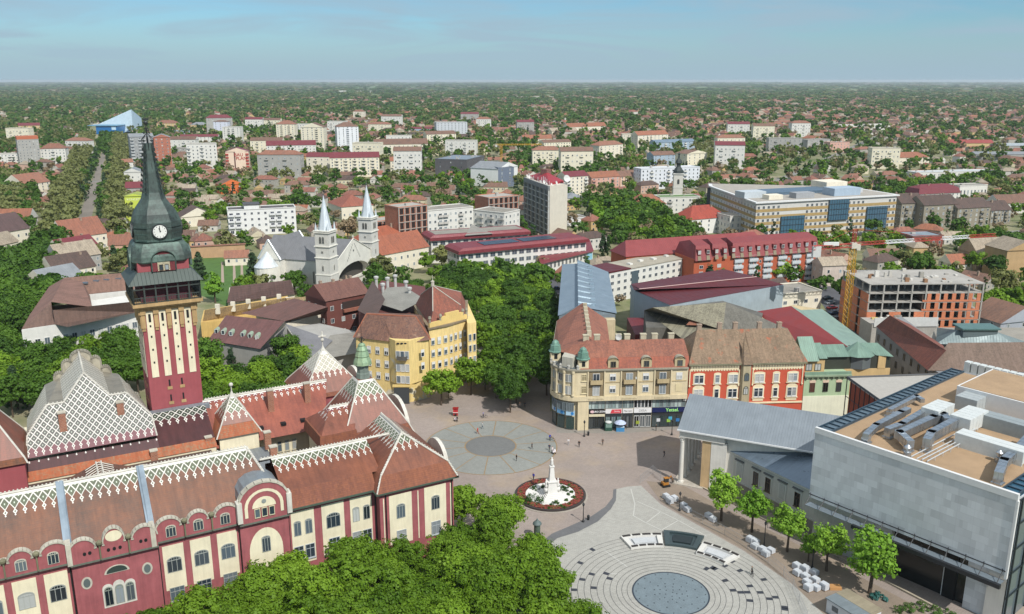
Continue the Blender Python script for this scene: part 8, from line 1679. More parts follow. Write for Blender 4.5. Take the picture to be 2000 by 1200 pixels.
# ================================================================ people
def person_mesh(pose):
    J = {'pel': (0, 0, .95), 'ch': (0, .0, 1.35), 'nk': (0, 0, 1.5), 'hd': (0, -.02, 1.63), 'tp': (0, -.02, 1.72)}
    st = {'walk': .22, 'stand': .05, 'ride': .1}[pose]
    V = [(0, 0, .95), (0, 0, 1.15), (0, 0, 1.38), (0, 0, 1.5), (0, -.02, 1.60), (0, -.02, 1.72)]; Rr = [.15, .14, .16, .06, .095, .07]; E_ = [(0, 1), (1, 2), (2, 3), (3, 4), (4, 5)]
    for s in (-1, 1):
        i = len(V); f = st*s
        kz = .5; V += [(s*.1, 0, .88), (s*.1, -f*.5-.03, kz), (s*.1, -f if pose != 'ride' else .1*s, .08), (s*.1, -f-.14, .04)]; Rr += [.095, .06, .042, .035]; E_ += [(0, i), (i, i+1), (i+1, i+2), (i+2, i+3)]
        j = len(V); g_ = -f; V += [(s*.2, 0, 1.42), (s*.26, -g_*.3+.02, 1.15), (s*.27, -g_*.7-.08, .92), (s*.27, -g_*.8-.1, .84)]; Rr += [.06, .045, .035, .035]; E_ += [(2, j), (j, j+1), (j+1, j+2), (j+2, j+3)]
    me = bpy.data.meshes.new('p'); me.from_pydata(V, E_, []); o = bpy.data.objects.new('p', me); sc.collection.objects.link(o); md = o.modifiers.new('s', 'SKIN'); sb = o.modifiers.new('u', 'SUBSURF'); sb.levels = 1
    for v_, r_ in zip(me.skin_vertices[0].data, Rr): v_.radius = (r_, r_)
    me.skin_vertices[0].data[0].use_root = True
    dg = bpy.context.evaluated_depsgraph_get(); m2 = bpy.data.meshes.new_from_object(o.evaluated_get(dg)); bpy.data.objects.remove(o)
    for _ in range(4): m2.materials.append(None)
    for p_ in m2.polygons:
        c = p_.center; p_.material_index = 0 if c.z < .93 and abs(c.x) < .22 else (1 if c.z < 1.5 and not (c.z < .95) else (2 if c.z < 1.64 or c.y < -.06 else 3)); p_.use_smooth = True
    return m2
PMS = {k: person_mesh(k) for k in ('walk', 'stand', 'ride')}
SKIN = plain('b98a6c', .6)
def person(u, v, pose, top, leg, hair, lab, rz=None, z=.04):
    p = P(u, v); m = PMS[pose].copy(); m.materials[0] = plain(leg, .8); m.materials[1] = plain(top, .8); m.materials[2] = SKIN; m.materials[3] = plain(hair, .8)
    o = inst('person', m, None, (p.x, p.y, z), rnd.uniform(0, 6.28) if rz is None else rz); tag(o, lab, 'person'); return p
for a in ((893, 825, 'walk', '3a3436', '2c2c34', '2a221c', 'person in dark clothes pushing a pale pram near the red cart'), (944, 816, 'stand', '8a86a0', '3a3c48', '3c2e22', 'person in lilac top holding a bicycle near the trees'), (942, 838, 'walk', 'c4c8c8', '2c4a5c', '3c2e22', 'person in striped top and blue trousers on the round paving'), (933, 848, 'walk', 'b03a30', '8f3a34', '2a221c', 'person in red standing on the upper round paving'),
    (1074, 861, 'ride', '2b3f9c', '20242e', '2a221c', 'person in blue jacket with a bicycle right of the round paving'), (1110, 870, 'walk', 'd8d6d4', '9a9a9e', '3c2e22', 'person in white shirt walking between round paving and shops'), (1131, 874, 'walk', '1c1a1c', '18181c', '2a221c', 'person in black walking right of the person in white shirt'), (1177, 870, 'walk', '5c5048', '33302e', '2a221c', 'person in brown walking alone towards the portico'),
    (1039, 878, 'walk', '2c2a2a', '1c1c20', '2a221c', 'person in dark coat on the right side of the round paving'), (1073, 881, 'walk', '20304a', '1e2228', '3c2e22', 'person in navy beside the person with the white pram'), (1079, 886, 'walk', 'd0c4c4', '4a4448', '5c4030', 'person in pale top pushing a white pram at the paving edge'), (1009, 901, 'stand', '18181a', '141416', '1c1814', 'person in black crouched figure on the lower round paving'),
    (1042, 938, 'stand', '2c3a9a', '24283a', '3c2e22', 'person in blue leaning at the flower bed kerb'), (1025, 797, 'walk', '3a3c48', '202024', '2a221c', 'person in the shade under the trees, right one of two'), (1015, 798, 'walk', '6a6460', '2a2a2c', '2a221c', 'person in the shade under the trees, left one of two'), (1281, 842, 'stand', '121214', '101012', '1c1814', 'person in black at the cash machine below the navy sign'),
    (1297, 893, 'walk', '22252c', '1c1e24', '2a221c', 'person walking in the shadow of the portico'), (1468, 1123, 'ride', '4a4a44', '2a2a2c', '2a221c', 'person on the ring paving right of the fountain'), (1222, 838, 'walk', '4a3438', '2c2c30', '2a221c', 'person walking past the grey shop front')): person(*a)
def bicycle(u, v, rz, lab):
    p = P(u, v); r = empty('bicycle', (p.x, p.y, .03), rz, lab, 'bicycle'); 
    for x in (-.52, .52):
        mb = MB(); n = 14
        for k in range(n): a, b = 6.283*k/n, 6.283*(k+1)/n; mb.tube((x+.33*math.cos(a), 0, .34+.33*math.sin(a)), (x+.33*math.cos(b), 0, .34+.33*math.sin(b)), .03, n=4)
        mb.build('wheel', LMP, r)
    mb = MB(); 
    for a, b in (((-.52, .34), (-.15, .85)), ((-.52, .34), (0, .3)), ((0, .3), (-.18, .9)), ((0, .3), (.36, .82)), ((-.16, .8), (.36, .82)), ((.36, .95), (.52, .34))): mb.tube((a[0], 0, a[1]), (b[0], 0, b[1]), .025, n=4)
    mb.build('frame', plain('3c4048', .4), r); MB().tube((.36, -.25, .98), (.36, .25, .98), .02, n=4).build('handlebar', LMP, r); MB().box(-.3, -.07, .9, -.06, .07, .95).build('saddle', LMP, r)
bicycle(946, 817, R(20), 'dark bicycle held by the person in lilac'); bicycle(1078, 861, R(-30), 'dark bicycle beside the person in blue jacket'); bicycle(1470, 1124, R(80), 'bicycle on the ring paving right of the fountain')
def pram(u, v, c, lab):
    p = P(u, v); r = empty('pram', (p.x, p.y, .03), R(30), lab, 'pram'); MB().box(-.4, -.22, .45, .4, .22, .75).build('carrier', plain(c), r); MB().lathe([(.26, 0), (.25, .2), (.1, .35)], (.2, 0, .72), 10).build('hood', plain(c), r)
    for x in (-.3, .3):
        for y in (-.22, .22): MB().tube((x, y-.02, .14), (x, y+.02, .14), .14, n=8).build('wheel', LMP, r)
    MB().tube((-.4, -.2, .6), (-.75, -.2, 1.0), .02, n=4).tube((-.4, .2, .6), (-.75, .2, 1.0), .02, n=4).tube((-.75, -.2, 1.), (-.75, .2, 1.), .02, n=4).build('handle', LMP, r)
pram(890, 823, 'd0c4c8', 'pale pink pram near the red cart'); pram(1082, 887, 'd8d2d4', 'white pram at the edge of the round paving')
# ================================================================ cars
def car_proto(c):
    mb = MB(); pr = [(-2.1, .35), (-2.15, .75), (-1.6, .9), (-.95, 1.38), (.55, 1.42), (1.15, .98), (2.0, .85), (2.1, .4)]
    body = MB(); n = len(pr)
    low = [(-2.1, .3), (-2.15, .78), (-1.5, .92), (1.1, .95), (2.0, .84), (2.12, .45), (2.05, .3)]
    for s in (-1, 1): f_ = [(x, s*.86, z) for x, z in low]; body.face(f_ if s < 0 else f_[::-1])
    for (a, b), (c_, d) in zip(low, low[1:]+low[:1]): body.face([(a, -.86, b), (a, .86, b), (c_, .86, d), (c_, -.86, d)][::-1])
    body.prism([(-.95, -.66), (.5, -.66), (.5, .66), (-.95, .66)], 1.38, 1.44)
    gl = MB(); q = [(-1.45, .92), (-.95, 1.4), (.5, 1.41), (1.1, .95)]
    for s in (-1, 1): f_ = [(q[0][0], s*.8, q[0][1]), (q[3][0], s*.8, q[3][1]), (q[2][0], s*.66, q[2][1]), (q[1][0], s*.66, q[1][1])]; gl.face(f_ if s < 0 else f_[::-1])
    gl.face([(q[0][0], .8, q[0][1]), (q[0][0], -.8, q[0][1]), (q[1][0], -.66, q[1][1]), (q[1][0], .66, q[1][1])]); gl.face([(q[3][0], -.8, q[3][1]), (q[3][0], .8, q[3][1]), (q[2][0], .66, q[2][1]), (q[2][0], -.66, q[2][1])])
    return body.mesh('body', plain(c, .25, n=.03)), gl.mesh('car_glass', glass('1a2026'))
CARM = {c: car_proto(c) for c in ('c8cacc', '23262a', '8d9296', '7a2226', '2c3f5c', '5c6064')}; WHL = MB().tube((0, -.1, 0), (0, .1, 0), .32, n=12).mesh('wheel', plain('1a1a1c', .8))
CN = {'c8cacc': 'white', '23262a': 'black', '8d9296': 'silver', '7a2226': 'dark red', '2c3f5c': 'dark blue', '5c6064': 'grey'}
def car(x, y, rz, c, where):
    r = empty('parked_car', (x, y, .04), rz, '%s car %s' % (CN[c], where), 'car', 'parked cars'); a, b = CARM[c]; inst('body', a, r); inst('car_glass', b, r)
    for X in (-1.3, 1.3):
        for Y in (-.8, .8): inst('wheel', WHL, r, (X, Y, .32))
cc = list(CARM)
for i, (u, v) in enumerate(((1079, 592), (1083, 578), (1081, 603), (1078, 616), (1087, 566))): p = P(u, v); car(p.x, p.y, R(5), cc[i % 6], 'parked left of the blue grey sheet roof, %s from the front' % ('fourth', 'second', 'third', 'first', 'fifth')[i] if 0 else 'parked in the shade left of the blue grey sheet roof')
for i, (u, v) in enumerate(((1617, 585), (1621, 594), (1625, 604), (1629, 614), (1634, 626))): p = P(u, v); car(p.x, p.y, R(20), cc[(i+1) % 6], 'parked in the narrow street left of the yellow crane mast')
for i, (u, v) in enumerate(((107, 440), (111, 430), (115, 420), (119, 411), (123, 402), (116, 444), (119, 434), (137, 365), (142, 352))): p = P(u, v); car(p.x, p.y, R(110), cc[(i*5+2) % 6], 'parked along the left avenue under the olive trees')
for i, (u, v) in enumerate(((1205, 448), (1222, 462), (1243, 482), (1262, 502), (1280, 520), (1252, 478))): p = P(u, v); car(p.x, p.y, R(-60), cc[(i*2+1) % 6], 'on the street right of the conifers by the school')
# ================================================================ trees
TP = []      # (x, y, species, scale, label, group)
tocc = {}
def tfree(x, y, r):
    c = int(r//4)+1; i0, j0 = int(x//4), int(y//4)
    for i in range(i0-c, i0+c+1):
        for j in range(j0-c, j0+c+1):
            for (a, b) in tocc.get((i, j), ()):
                if (a-x)**2+(b-y)**2 < r*r: return False
    return True
def addt(x, y, sp, s, lab, grp=None): TP.append((x, y, sp, s, lab, grp)); tocc.setdefault((int(x//4), int(y//4)), []).append((x, y))
def region(poly, z, spacing, sps, s, lab, grp, chk=1.):
    pts = [P(u, v, z) for u, v in poly]; xy = [(p.x, p.y) for p in pts]; xs = [p[0] for p in xy]; ys = [p[1] for p in xy]
    A = (max(xs)-min(xs))*(max(ys)-min(ys)); n = int(A/spacing**2*9)
    for _ in range(n):
        x, y = rnd.uniform(min(xs), max(xs)), rnd.uniform(min(ys), max(ys))
        if inpoly(x, y, xy) and tfree(x, y, spacing) and free(x, y): addt(x, y, rnd.choice(sps), s*rnd.uniform(.82, 1.12), lab, grp)
# single trees one can tell apart
for u, v, sp, s, lab in ((1408, 1018, 'lime', 1.35, 'fresh green street tree nearest the portico, first in the row along the low wing'), (1468, 1040, 'lime', 1.05, 'fresh green street tree second from the portico in the museum row'), (1537, 1078, 'lime', 1.15, 'fresh green street tree at the corner where low wing meets grey block'), (1578, 1098, 'lime', .62, 'small lime green street tree squeezed among the row by the grey block'), (1614, 1116, 'lime', 1.15, 'lime green street tree with forked trunk second from the site hut'), (1698, 1160, 'lime', 1.5, 'widest tree of the museum row with thick trunk right beside the site hut'),
    (862, 792, 'broad', 1.15, 'tree with bare trunk on the square in front of the yellow corner houses'), (920, 772, 'broad', 1.05, 'second tree before the yellow houses nearer the walk'), (948, 762, 'broad', .95, 'third small tree at the mouth of the tree lined walk'), (876, 778, 'broad', .45, 'little sapling between the first two trees by the yellow houses'),
    (421, 592, 'lime', 1.25, 'round bright green tree behind the clock tower beside the ochre roof'), (391, 548, 'conifer', 1.3, 'dark conical fir just right of the clock tower'), (226, 530, 'conifer', 1.2, 'grey green spruce left of the clock tower between tiled roofs'), (1522, 553, 'broad', 1.0, 'round tree in front of the red mansard flats'), (497, 560, 'conifer', 1.35, 'tall thin spruce at the left end of the church'), (680, 470, 'bare', 1.4, 'bare brown tree behind the two church towers'),
    (1262, 482, 'bare', 1.5, 'large grey brown leafless tree above the white flats'), (1177, 500, 'conifer', .9, 'small conifer right of the school sign'), (1187, 502, 'poplar', .75, 'slim conifer beside the street right of the school'), (935, 497, 'bare', .9, 'brownish tree at the left end of the school'), (455, 750, 'conifer', 1.0, 'dark dense evergreen below the dormer house'), (35, 800, 'conifer', 1.1, 'dark evergreen behind the left pavilion of the hall'), (1170, 448, 'lime', 1.4, 'rounded light green tree beside the white sheds')):
    p = P(u, v); addt(p.x, p.y, sp, s, lab)
F1 = [(100, 1300), (215, 1215), (320, 1175), (420, 1125), (560, 1095), (700, 1058), (770, 1045), (855, 968), (905, 950), (965, 968), (1005, 1018), (1050, 1085), (1090, 1110), (1135, 1180), (1190, 1300)]
pts_ = [P(u, v, 8) for u, v in F1]; F1xy = [(p.x, p.y) for p in pts_]
region(F1, 8, 4.6, ['broad'], 1.04, 'dense fresh green tree in the wood filling the foreground before the town hall', 'foreground wood')
region([(0, 668), (40, 668), (150, 655), (262, 655), (268, 720), (200, 760), (60, 760), (0, 760)], 8, 5.6, ['deep', 'deep', 'broad'], 1.1, 'green tree behind the town hall left of the clock tower', 'trees behind the hall, left')
region([(398, 672), (450, 690), (520, 700), (560, 680), (598, 655), (618, 690), (600, 735), (520, 760), (400, 790)], 8, 5.6, ['broad', 'deep'], 1.05, 'green tree behind the town hall right of the clock tower', 'trees behind the hall, right')
region([(-20, 500), (60, 480), (150, 455), (122, 530), (96, 580), (55, 645), (-20, 660)], 8, 5.8, ['deep'], 1.12, 'deep green tree crowding the left boulevard', 'left boulevard trees')
region([(700, 562), (790, 552), (850, 545), (900, 525), (960, 520), (1050, 528), (1082, 550), (1080, 640), (1074, 762), (1035, 765), (985, 745), (945, 700), (935, 650), (935, 600), (850, 562), (760, 575)], 8, 6.4, ['broad', 'deep', 'deep'], 1.05, 'dense green tree of the wide tree lined walk north of the square', 'trees of the walk')
region([(840, 520), (905, 505), (1050, 520), (1045, 532), (900, 532)], 8, 6.5, ['broad'], .9, 'green tree along the front of the school', 'school trees')
region([(1160, 395), (1235, 385), (1335, 430), (1352, 445), (1325, 480), (1245, 462), (1170, 430)], 8, 8, ['deep', 'broad'], 1.25, 'large green tree of the park between slab tower and office block', 'park trees')
region([(72, 452), (132, 452), (182, 258), (160, 258)], 8, 8.5, ['olive'], 1.05, 'pale olive plane tree in the left row of the avenue', 'avenue planes, left row'); region([(205, 445), (248, 438), (246, 262), (222, 262)], 8, 8.5, ['olive'], 1.05, 'pale olive plane tree in the right row of the avenue', 'avenue planes, right row')
region([(118, 442), (138, 442), (196, 290), (186, 290)], 6, 7.5, ['conifer', 'conifer', 'deep'], 1.0, 'dark conifer left of the avenue path', 'avenue conifers, left'); region([(186, 445), (204, 440), (222, 280), (213, 280)], 6, 7.5, ['conifer', 'conifer', 'deep'], 1.0, 'dark conifer right of the avenue path', 'avenue conifers, right'); region([(192, 300), (220, 300), (232, 262), (200, 262)], 6, 9, ['deep'], 1.2, 'green tree closing the avenue before the sports hall', 'avenue end trees')
region([(735, 425), (840, 408), (960, 392), (955, 402), (850, 412), (745, 436)], 6, 8, ['broad', 'deep'], .95, 'green tree in the belt behind the brick shells', 'belt behind the shells'); region([(862, 318), (895, 300), (930, 375), (950, 388), (905, 380)], 6, 9, ['deep', 'broad'], 1.0, 'green tree along the street left of the ring emblem wall', 'street trees by the emblem wall')
region([(1495, 470), (1560, 462), (1700, 468), (1735, 470), (1735, 480), (1500, 484)], 5, 9, ['broad'], 1.0, 'tree standing in front of the office block windows', 'office block trees'); region([(1700, 385), (1800, 352), (1945, 335), (1960, 350), (1800, 372), (1720, 400)], 6, 9, ['deep', 'broad'], 1.0, 'tree in the green belt right of the office block', 'green belt on the right'); region([(1690, 535), (1790, 522), (1840, 535), (1700, 545)], 5, 8, ['broad', 'bare'], 1., 'tree behind the brick building site', 'trees behind the building site'); region([(1860, 450), (2000, 470), (2010, 505), (1870, 478)], 5, 8.5, ['deep', 'broad'], 1., 'tree in the garden below the dark roofed flats on the right', 'gardens on the right')
region([(330, 405), (470, 402), (560, 398), (560, 408), (470, 415), (330, 420)], 5, 8, ['deep', 'broad'], .9, 'tree in the belt behind the white modern flats', 'belt behind the white flats'); region([(455, 585), (500, 520), (520, 560), (512, 590)], 5, 7.5, ['olive', 'broad'], .8, 'tree beside the round chapel of the church', 'church garden trees'); region([(1010, 305), (1065, 300), (1065, 318), (1015, 318)], 5, 9, ['deep'], 1.1, 'tree in the clump right of the small distant crane', 'clump by the small crane'); region([(1930, 590), (2000, 570), (2010, 610), (1940, 610)], 5, 8, ['broad'], 1., 'tree right of the brick building site', 'trees right of the site')
region([(1085, 300), (1150, 290), (1170, 330), (1150, 350), (1090, 330)], 5, 11, ['deep'], 1.1, 'tree between cream terrace and pink flats', 'trees by the pink flats'); region([(500, 236), (640, 232), (660, 250), (500, 262)], 5, 16, ['deep', 'poplar', 'broad'], 1.2, 'tree among the cream and white tower blocks', 'tower block trees'); region([(0, 240), (170, 235), (170, 262), (0, 300)], 5, 15, ['deep', 'olive'], 1.2, 'tree in the woodland far left of the avenue', 'woodland left of the avenue'); region([(0, 340), (48, 340), (85, 400), (60, 440), (0, 430)], 5, 9, ['deep', 'olive'], 1.0, 'tree in the gardens left of the avenue', 'gardens left of the avenue')
flat('lawn', [P(352, 560)[:2], P(372, 505)[:2], P(485, 503)[:2], P(505, 590)[:2], P(445, 600)[:2]], plain('4a6a2c', .9, n=.25, sc_=.3), .02)
for a, b in ((432, 540), (455, 545), (470, 552)): flat('garden_path', [P(a, 512)[:2], P(a+4, 512)[:2], P(a+6, 552)[:2], P(a, 552)[:2]], plain('a09080', .9), .03)
# ================================================================ houses
STM = concrete('84827c', .2, .1)
for k, (x0, y0, x1, y1, w_) in enumerate(((-420, 560, 260, 2600, 7), (60, 620, -700, 2400, 6), (200, 700, 1400, 2900, 8), (500, 520, 300, 2600, 6), (-300, 900, 900, 1250, 6), (-900, 1500, 1400, 1800, 8), (-200, 700, 500, 820, 6), (250, 480, 900, 700, 6), (-1500, 2500, 2000, 2300, 8), (700, 900, 1900, 2600, 7))):
    a, b = Vector((x0, y0)), Vector((x1, y1)); d = (b-a).normalized(); n = Vector((-d.y, d.x))*w_/2; flat('street', [tuple(a-n), tuple(b-n), tuple(b+n), tuple(a+n)], STM, .03+k*.01)
    for i in range(int((b-a).length/4)): p = a+d*i*4; occ.add((int(p.x//CELL), int(p.y//CELL))); p2 = p+n; occ.add((int(p2.x//CELL), int(p2.y//CELL)))
# pale mid rise blocks of the far districts, a bridge and sheds
q_ = [(610, 258), (640, 262), (720, 262), (745, 250), (480, 258), (505, 252), (1010, 262), (930, 255), (1130, 312), (1215, 285), (1420, 268), (1470, 275), (1500, 300), (1545, 268), (1400, 300), (575, 262), (320, 300), (690, 235), (1095, 345), (1395, 330), (130, 300), (15, 285), (1700, 330), (1500, 330), (870, 305), (900, 240), (300, 285), (490, 300), (600, 342), (505, 348), (755, 292), (690, 322), (395, 262), (770, 345), (1040, 330), (860, 345)]
qn = ['left of the white tower block', 'just left of the white tower block', 'right of the white tower block', 'further right of the white tower block', 'left of the cream towers', 'beside the poplars left of the cream towers', 'far behind the slab tower', 'right of the scaffolded block', 'below the dark gabled barn', 'between the orange roofed flats far right of the slab tower', 'in the far houses above the office block', 'further right above the office block', 'in the houses behind the office block', 'left of the far grey block', 'right of the cream gabled block', 'between the two cream towers', 'behind the brick tower', 'far behind the white tower block', 'just behind the slab tower roof', 'right of the long white flats', 'left of the avenue trees', 'at the far left edge', 'right of the pink and white block', 'behind the office block roof', 'below the scaffolded block', 'far right of the scaffolded block', 'just right of the grey balcony block', 'between the lettered gable and the scripted gable', 'below the long white flats with dark red roof', 'below the scripted white gable', 'right of the yellow and cream flats', 'among the trees right of the long white flats', 'behind the white slab with dark red roof', 'in front of the long cream flats', 'left of the pink flats', 'left of the grey flat roofed block']
for i, ((u, v), t) in enumerate(zip(q_, qn)):
    A = P(u, v); w_ = rnd.uniform(24, 40); c_, wm = rnd.choice((('white', WW_), ('white', WW_), ('cream', WC), ('pale yellow', WYL), ('grey', WG))); rn, rm, rk = rnd.choice((('red', MR_, 'gx'), ('brown', T1, 'gx'), ('flat', BIT, 'flat'), ('orange', T2, 'hip')))
    if all(free(A.x+w_*f_, A.y+5) for f_ in (0, .5, 1)): bld('apartment_block', '%s %s roofed flats %s' % (c_, rn, t), A, (A.x+w_, A.y+rnd.uniform(-4, 4)), rnd.uniform(14, 23), 13, wm, rm, rk, fl=4, bays=7, balc=(1, 4))
a = P(1000, 194); b = P(1130, 194); r = empty('road_bridge', (a.x, a.y, 0), 0, 'long pale road bridge far off near the horizon', 'bridge'); L = b.x-a.x; mb = MB(); mb.box(0, 0, 9, L, 9, 11.5); mb.build('deck', WW_, r); mb = MB()
for k in range(8): mb.box(L*k/8+5, 1, 0, L*k/8+9, 8, 9)
mb.build('pier', WW_, r, kind='stuff')
for u0, u1, v, t in ((658, 695, 181, 'left'), (697, 730, 182, 'right')): a = P(u0, v); b = P(u1, v); bld('warehouse', 'far white warehouse near the horizon, %s one of the pair' % t, a, b, 12, 60, WW_, plain('d0d0cc'), 'flat', fl=0, bays=1)
NOH = [[(0, 470), (145, 440), (120, 560), (0, 670)], [(60, 460), (250, 445), (255, 250), (160, 250)], [(690, 570), (860, 500), (1090, 510), (1090, 800), (930, 800)], [(1150, 400), (1350, 400), (1350, 500), (1180, 520)], [(340, 500), (520, 495), (520, 620), (340, 640)], [(0, 600), (2000, 600), (2000, 1300), (0, 1300)]]
WALLS = [('white', plaster('d0cdc4', .18)), ('cream', plaster('d2c8ac', .18)), ('grey', plaster('aaa69c', .2)), ('ochre', plaster('c8aa7a', .18)), ('pink', plaster('c8a694', .18))]
ROOFS = [('brown', T1), ('red', T2), ('dark', T3), ('grey', T4), ('orange', TOR), ('rust', tiles('93604e', '76524a', .5))]
HM = {}
def house_meshes(kind, W_, D_):
    k = (kind, W_, D_)
    if k not in HM:
        h = 3.4 if kind != 'two' else 6.2; mb = MB(); mb.box(0, 0, 0, W_, D_, h); wl = mb; rf = MB(h+3)
        roof_solid(rf, W_, D_, h, {'gx': 'gx', 'gy': 'gy', 'hip': 'hip', 'two': 'hip'}[kind], min(W_, D_)*.36, .4, 1); HM[k] = (wl, rf, h)
    return HM[k]
HP = []
def dens(x, y): return .5+.5*math.sin(x/290+1.5*math.sin(y/430))*math.cos(y/350+1.2*math.sin(x/510))
def try_house(x, y, rz):
    u, v = PX((x, y, 0))
    if not (-300 < u < 2300) or any(inpoly(u, v, q) for q in NOH): return
    kind = rnd.choice(('gx', 'gx', 'gx', 'gy', 'hip', 'two')); W_, D_ = rnd.choice(((11, 8), (14, 8), (9, 9), (18, 8)) if kind != 'gy' else ((8, 12), (9, 15)))
    a, b = math.cos(rz), math.sin(rz)
    for i in (0, .5, 1):
        for j in (0, .5, 1):
            if not free(x+W_*i*a-D_*j*b, y+W_*i*b+D_*j*a): return
    mark(x, y, W_, D_, rz, .5); HP.append((x, y, rz, kind, W_, D_, rnd.randrange(5), rnd.choices(range(6), (4, 3, 2, 3, 1.2, 4))[0]))
for gx in range(-9, 33):
    for gy in range(0, 22):
        bx, by = (gx-11)*170, 300+gy*190; 
        if abs(bx) > by*.75+300: continue
        ang = R(rnd.choice((25, 30, 34, -8, 5, -40)))+rnd.uniform(-.05, .05); c, s = math.cos(ang), math.sin(ang); far = by > 1500
        for r_ in range(7):
            for k in range(12):
                if rnd.random() < (.14 if not far else .2): continue
                X = -85+k*15.5+rnd.uniform(-2, 2); Y = -95+r_*29+(9 if r_ % 2 else 0)+rnd.uniform(-2, 2); x, y = bx+85+X*c-Y*s, by+95+X*s+Y*c
                u, v = PX((x, y, 0)); dn = 1.
                if u < 520 and y > 1150: dn = .12
                if y > 2600: dn *= .6
                if u > 1700 and 245 < v < 300: dn *= .4
                if y > 800: dn *= min(1, .18+1.25*dens(x, y))
                if rnd.random() < dn: try_house(x, y, ang+(math.pi/2 if rnd.random() < .12 else 0)+rnd.uniform(-.04, .04))
HP.sort(key=lambda h: math.hypot(h[0], h[1]))
LAND = [(500, 430, 'the white modern flats'), (640, 430, 'the church spires'), (230, 470, 'the clock tower'), (740, 325, 'the yellow and cream flats'), (550, 320, 'the scripted white gable'), (1055, 420, 'the slab tower'), (1200, 360, 'the pink flats'), (1310, 345, 'the old church tower'), (1570, 400, 'the office block'), (1850, 410, 'the dark mansard flats'), (980, 345, 'the ring emblem wall'), (1800, 560, 'the brick building site'), (1870, 345, 'the long white school'), (60, 370, 'the left avenue'), (880, 440, 'the white flats by the brick shell'), (465, 320, 'the red lettered gable'), (1270, 280, 'the bright roofed cream flats'), (870, 270, 'the scaffolded block'), (1640, 290, 'the far grey block'), (1450, 470, 'the red mansard flats')]
seen = {}
ORD = ['nearest', 'second', 'third', 'fourth', 'fifth', 'sixth', 'seventh', 'eighth', 'ninth', 'tenth', 'eleventh', 'twelfth', 'thirteenth', 'fourteenth', 'fifteenth']
chm = MB().box(-.35, -.35, -1, .35, .35, 1.3).mesh('chimney', plaster('b09a86', .3)); WJ = win_joined(1.1, 1.3, 'plain', 'd2d2cc')
HC = {}
for (x, y, rz, kind, W_, D_, wi, ri) in HP[:300]:
    wl, rf, h = house_meshes(kind, W_, D_); r = empty('house', (x, y, 0), rz); k = (kind, W_, D_, wi, ri)
    if k not in HC: HC[k] = (wl.mesh('wall', WALLS[wi][1]), rf.mesh('roof', [ROOFS[ri][1], WALLS[wi][1]]))
    inst('wall', HC[k][0], r); inst('roof', HC[k][1], r); inst('chimney', chm, r, (W_*.3, D_*.45, h+min(W_, D_)*.3))
    for q in range(int(W_/3.2)): inst('window', WJ, r, (1.8+3.2*q, -.02, .9 if kind != 'two' else 4.), 0)
    if kind == 'two':
        for q in range(int(W_/3.2)): inst('window', WJ, r, (1.8+3.2*q, -.02, 1.), 0)
    u, v = PX((x, y, 3)); lm = min(LAND, key=lambda l: (l[0]-u)**2+((l[1]-v)*2.2)**2); du, dv = u-lm[0], v-lm[1]
    rel = ('right of' if du > 0 else 'left of') if abs(du) > abs(dv)*2.2 else ('behind' if dv < 0 else 'in front of')
    ht_ = {'gx': 'long', 'gy': 'gable fronted', 'hip': 'hip roofed', 'two': 'two storey'}[kind]; base = '%s %s roofed %s %s house %s %s' % ('', ROOFS[ri][0], WALLS[wi][0], ht_.replace(' roofed', 'ped'), rel, lm[2])
    base = base.replace('  ', ' ').strip(); n = seen.get(base, 0); seen[base] = n+1
    base2 = '%s %s' % (ORD[min(n, 14)], base) if n else base
    tag(r, ' '.join(base2.split()[:16]), 'house', 'small houses of the town')
# the remaining small houses of the town, one mesh
V = []; F = []; MI = []; mats_ = [w_[1] for w_ in WALLS]+[r_[1] for r_ in ROOFS]
UVS = []
for (x, y, rz, kind, W_, D_, wi, ri) in HP[300:]:
    wl, rf, h = house_meshes(kind, W_, D_); a, b = math.cos(rz), math.sin(rz); k_ = 1 if y < 1200 else 1.25
    for mbx_, ms_ in ((wl, (wi, wi)), (rf, (5+ri, wi))):
        o = len(V)
        for p in mbx_.v: V.append((x+(p[0]*a-p[1]*b)*k_, y+(p[0]*b+p[1]*a)*k_, p[2]*k_))
        for f_, m_ in zip(mbx_.f, mbx_.m): F.append(tuple(i+o for i in f_)); MI.append(ms_[m_])
mb = MB(8); mb.v = V; mb.f = F; mb.m = MI; mb.build('distant_houses', mats_, kind='stuff', label='far small houses with brown and red roofs spread to the horizon', cat='houses')
# ================================================================ general tree cover
def cover(d0, d1, k, pr):
    """fill between the houses; spacing grows with distance"""
    d = d0
    while d < d1:
        sp_ = max(9.5, d*k); n = int(1.37*d/sp_)
        for i in range(n):
            t = (i+rnd.random())/n*1.32-.66; x = (d+rnd.uniform(0, sp_))*math.tan(t); y = d+rnd.uniform(0, sp_)
            u, v = PX((x, y, 0)); 
            if v > 600 or not (-300 < u < 2300): continue
            q = pr*(1.0 if u > 600 else 1.35)*(1.3-.6*dens(x, y))
            if rnd.random() > q or not free(x, y) or not tfree(x, y, sp_*.55): continue
            if any(inpoly(u, v, z_) for z_ in NOH[1:2]+NOH[4:5]): continue
            s = rnd.uniform(.55, 1.1)*max(1, sp_/11); addt(x, y, rnd.choices(('broad', 'deep', 'olive', 'conifer', 'bare', 'poplar'), (2, 5, 2., .9, 1.8, .4))[0] if d < 1500 else rnd.choice(('deep', 'deep', 'deep', 'olive', 'bare')), s, None)
        d += sp_*.8
cover(300, 900, .0, .46); cover(900, 2600, .0125, .5); cover(2600, 6000, .013, .62); cover(6000, 24000, .02, .5)
def appar(t): return SPECIES[t[2]][0]*t[3]/math.hypot(t[0], t[1])
named = [t for t in TP if t[4] and t[5] is None]; rest = sorted([t for t in TP if not (t[4] and t[5] is None)], key=lambda t: -appar(t))
N_IND = 298-len(named)
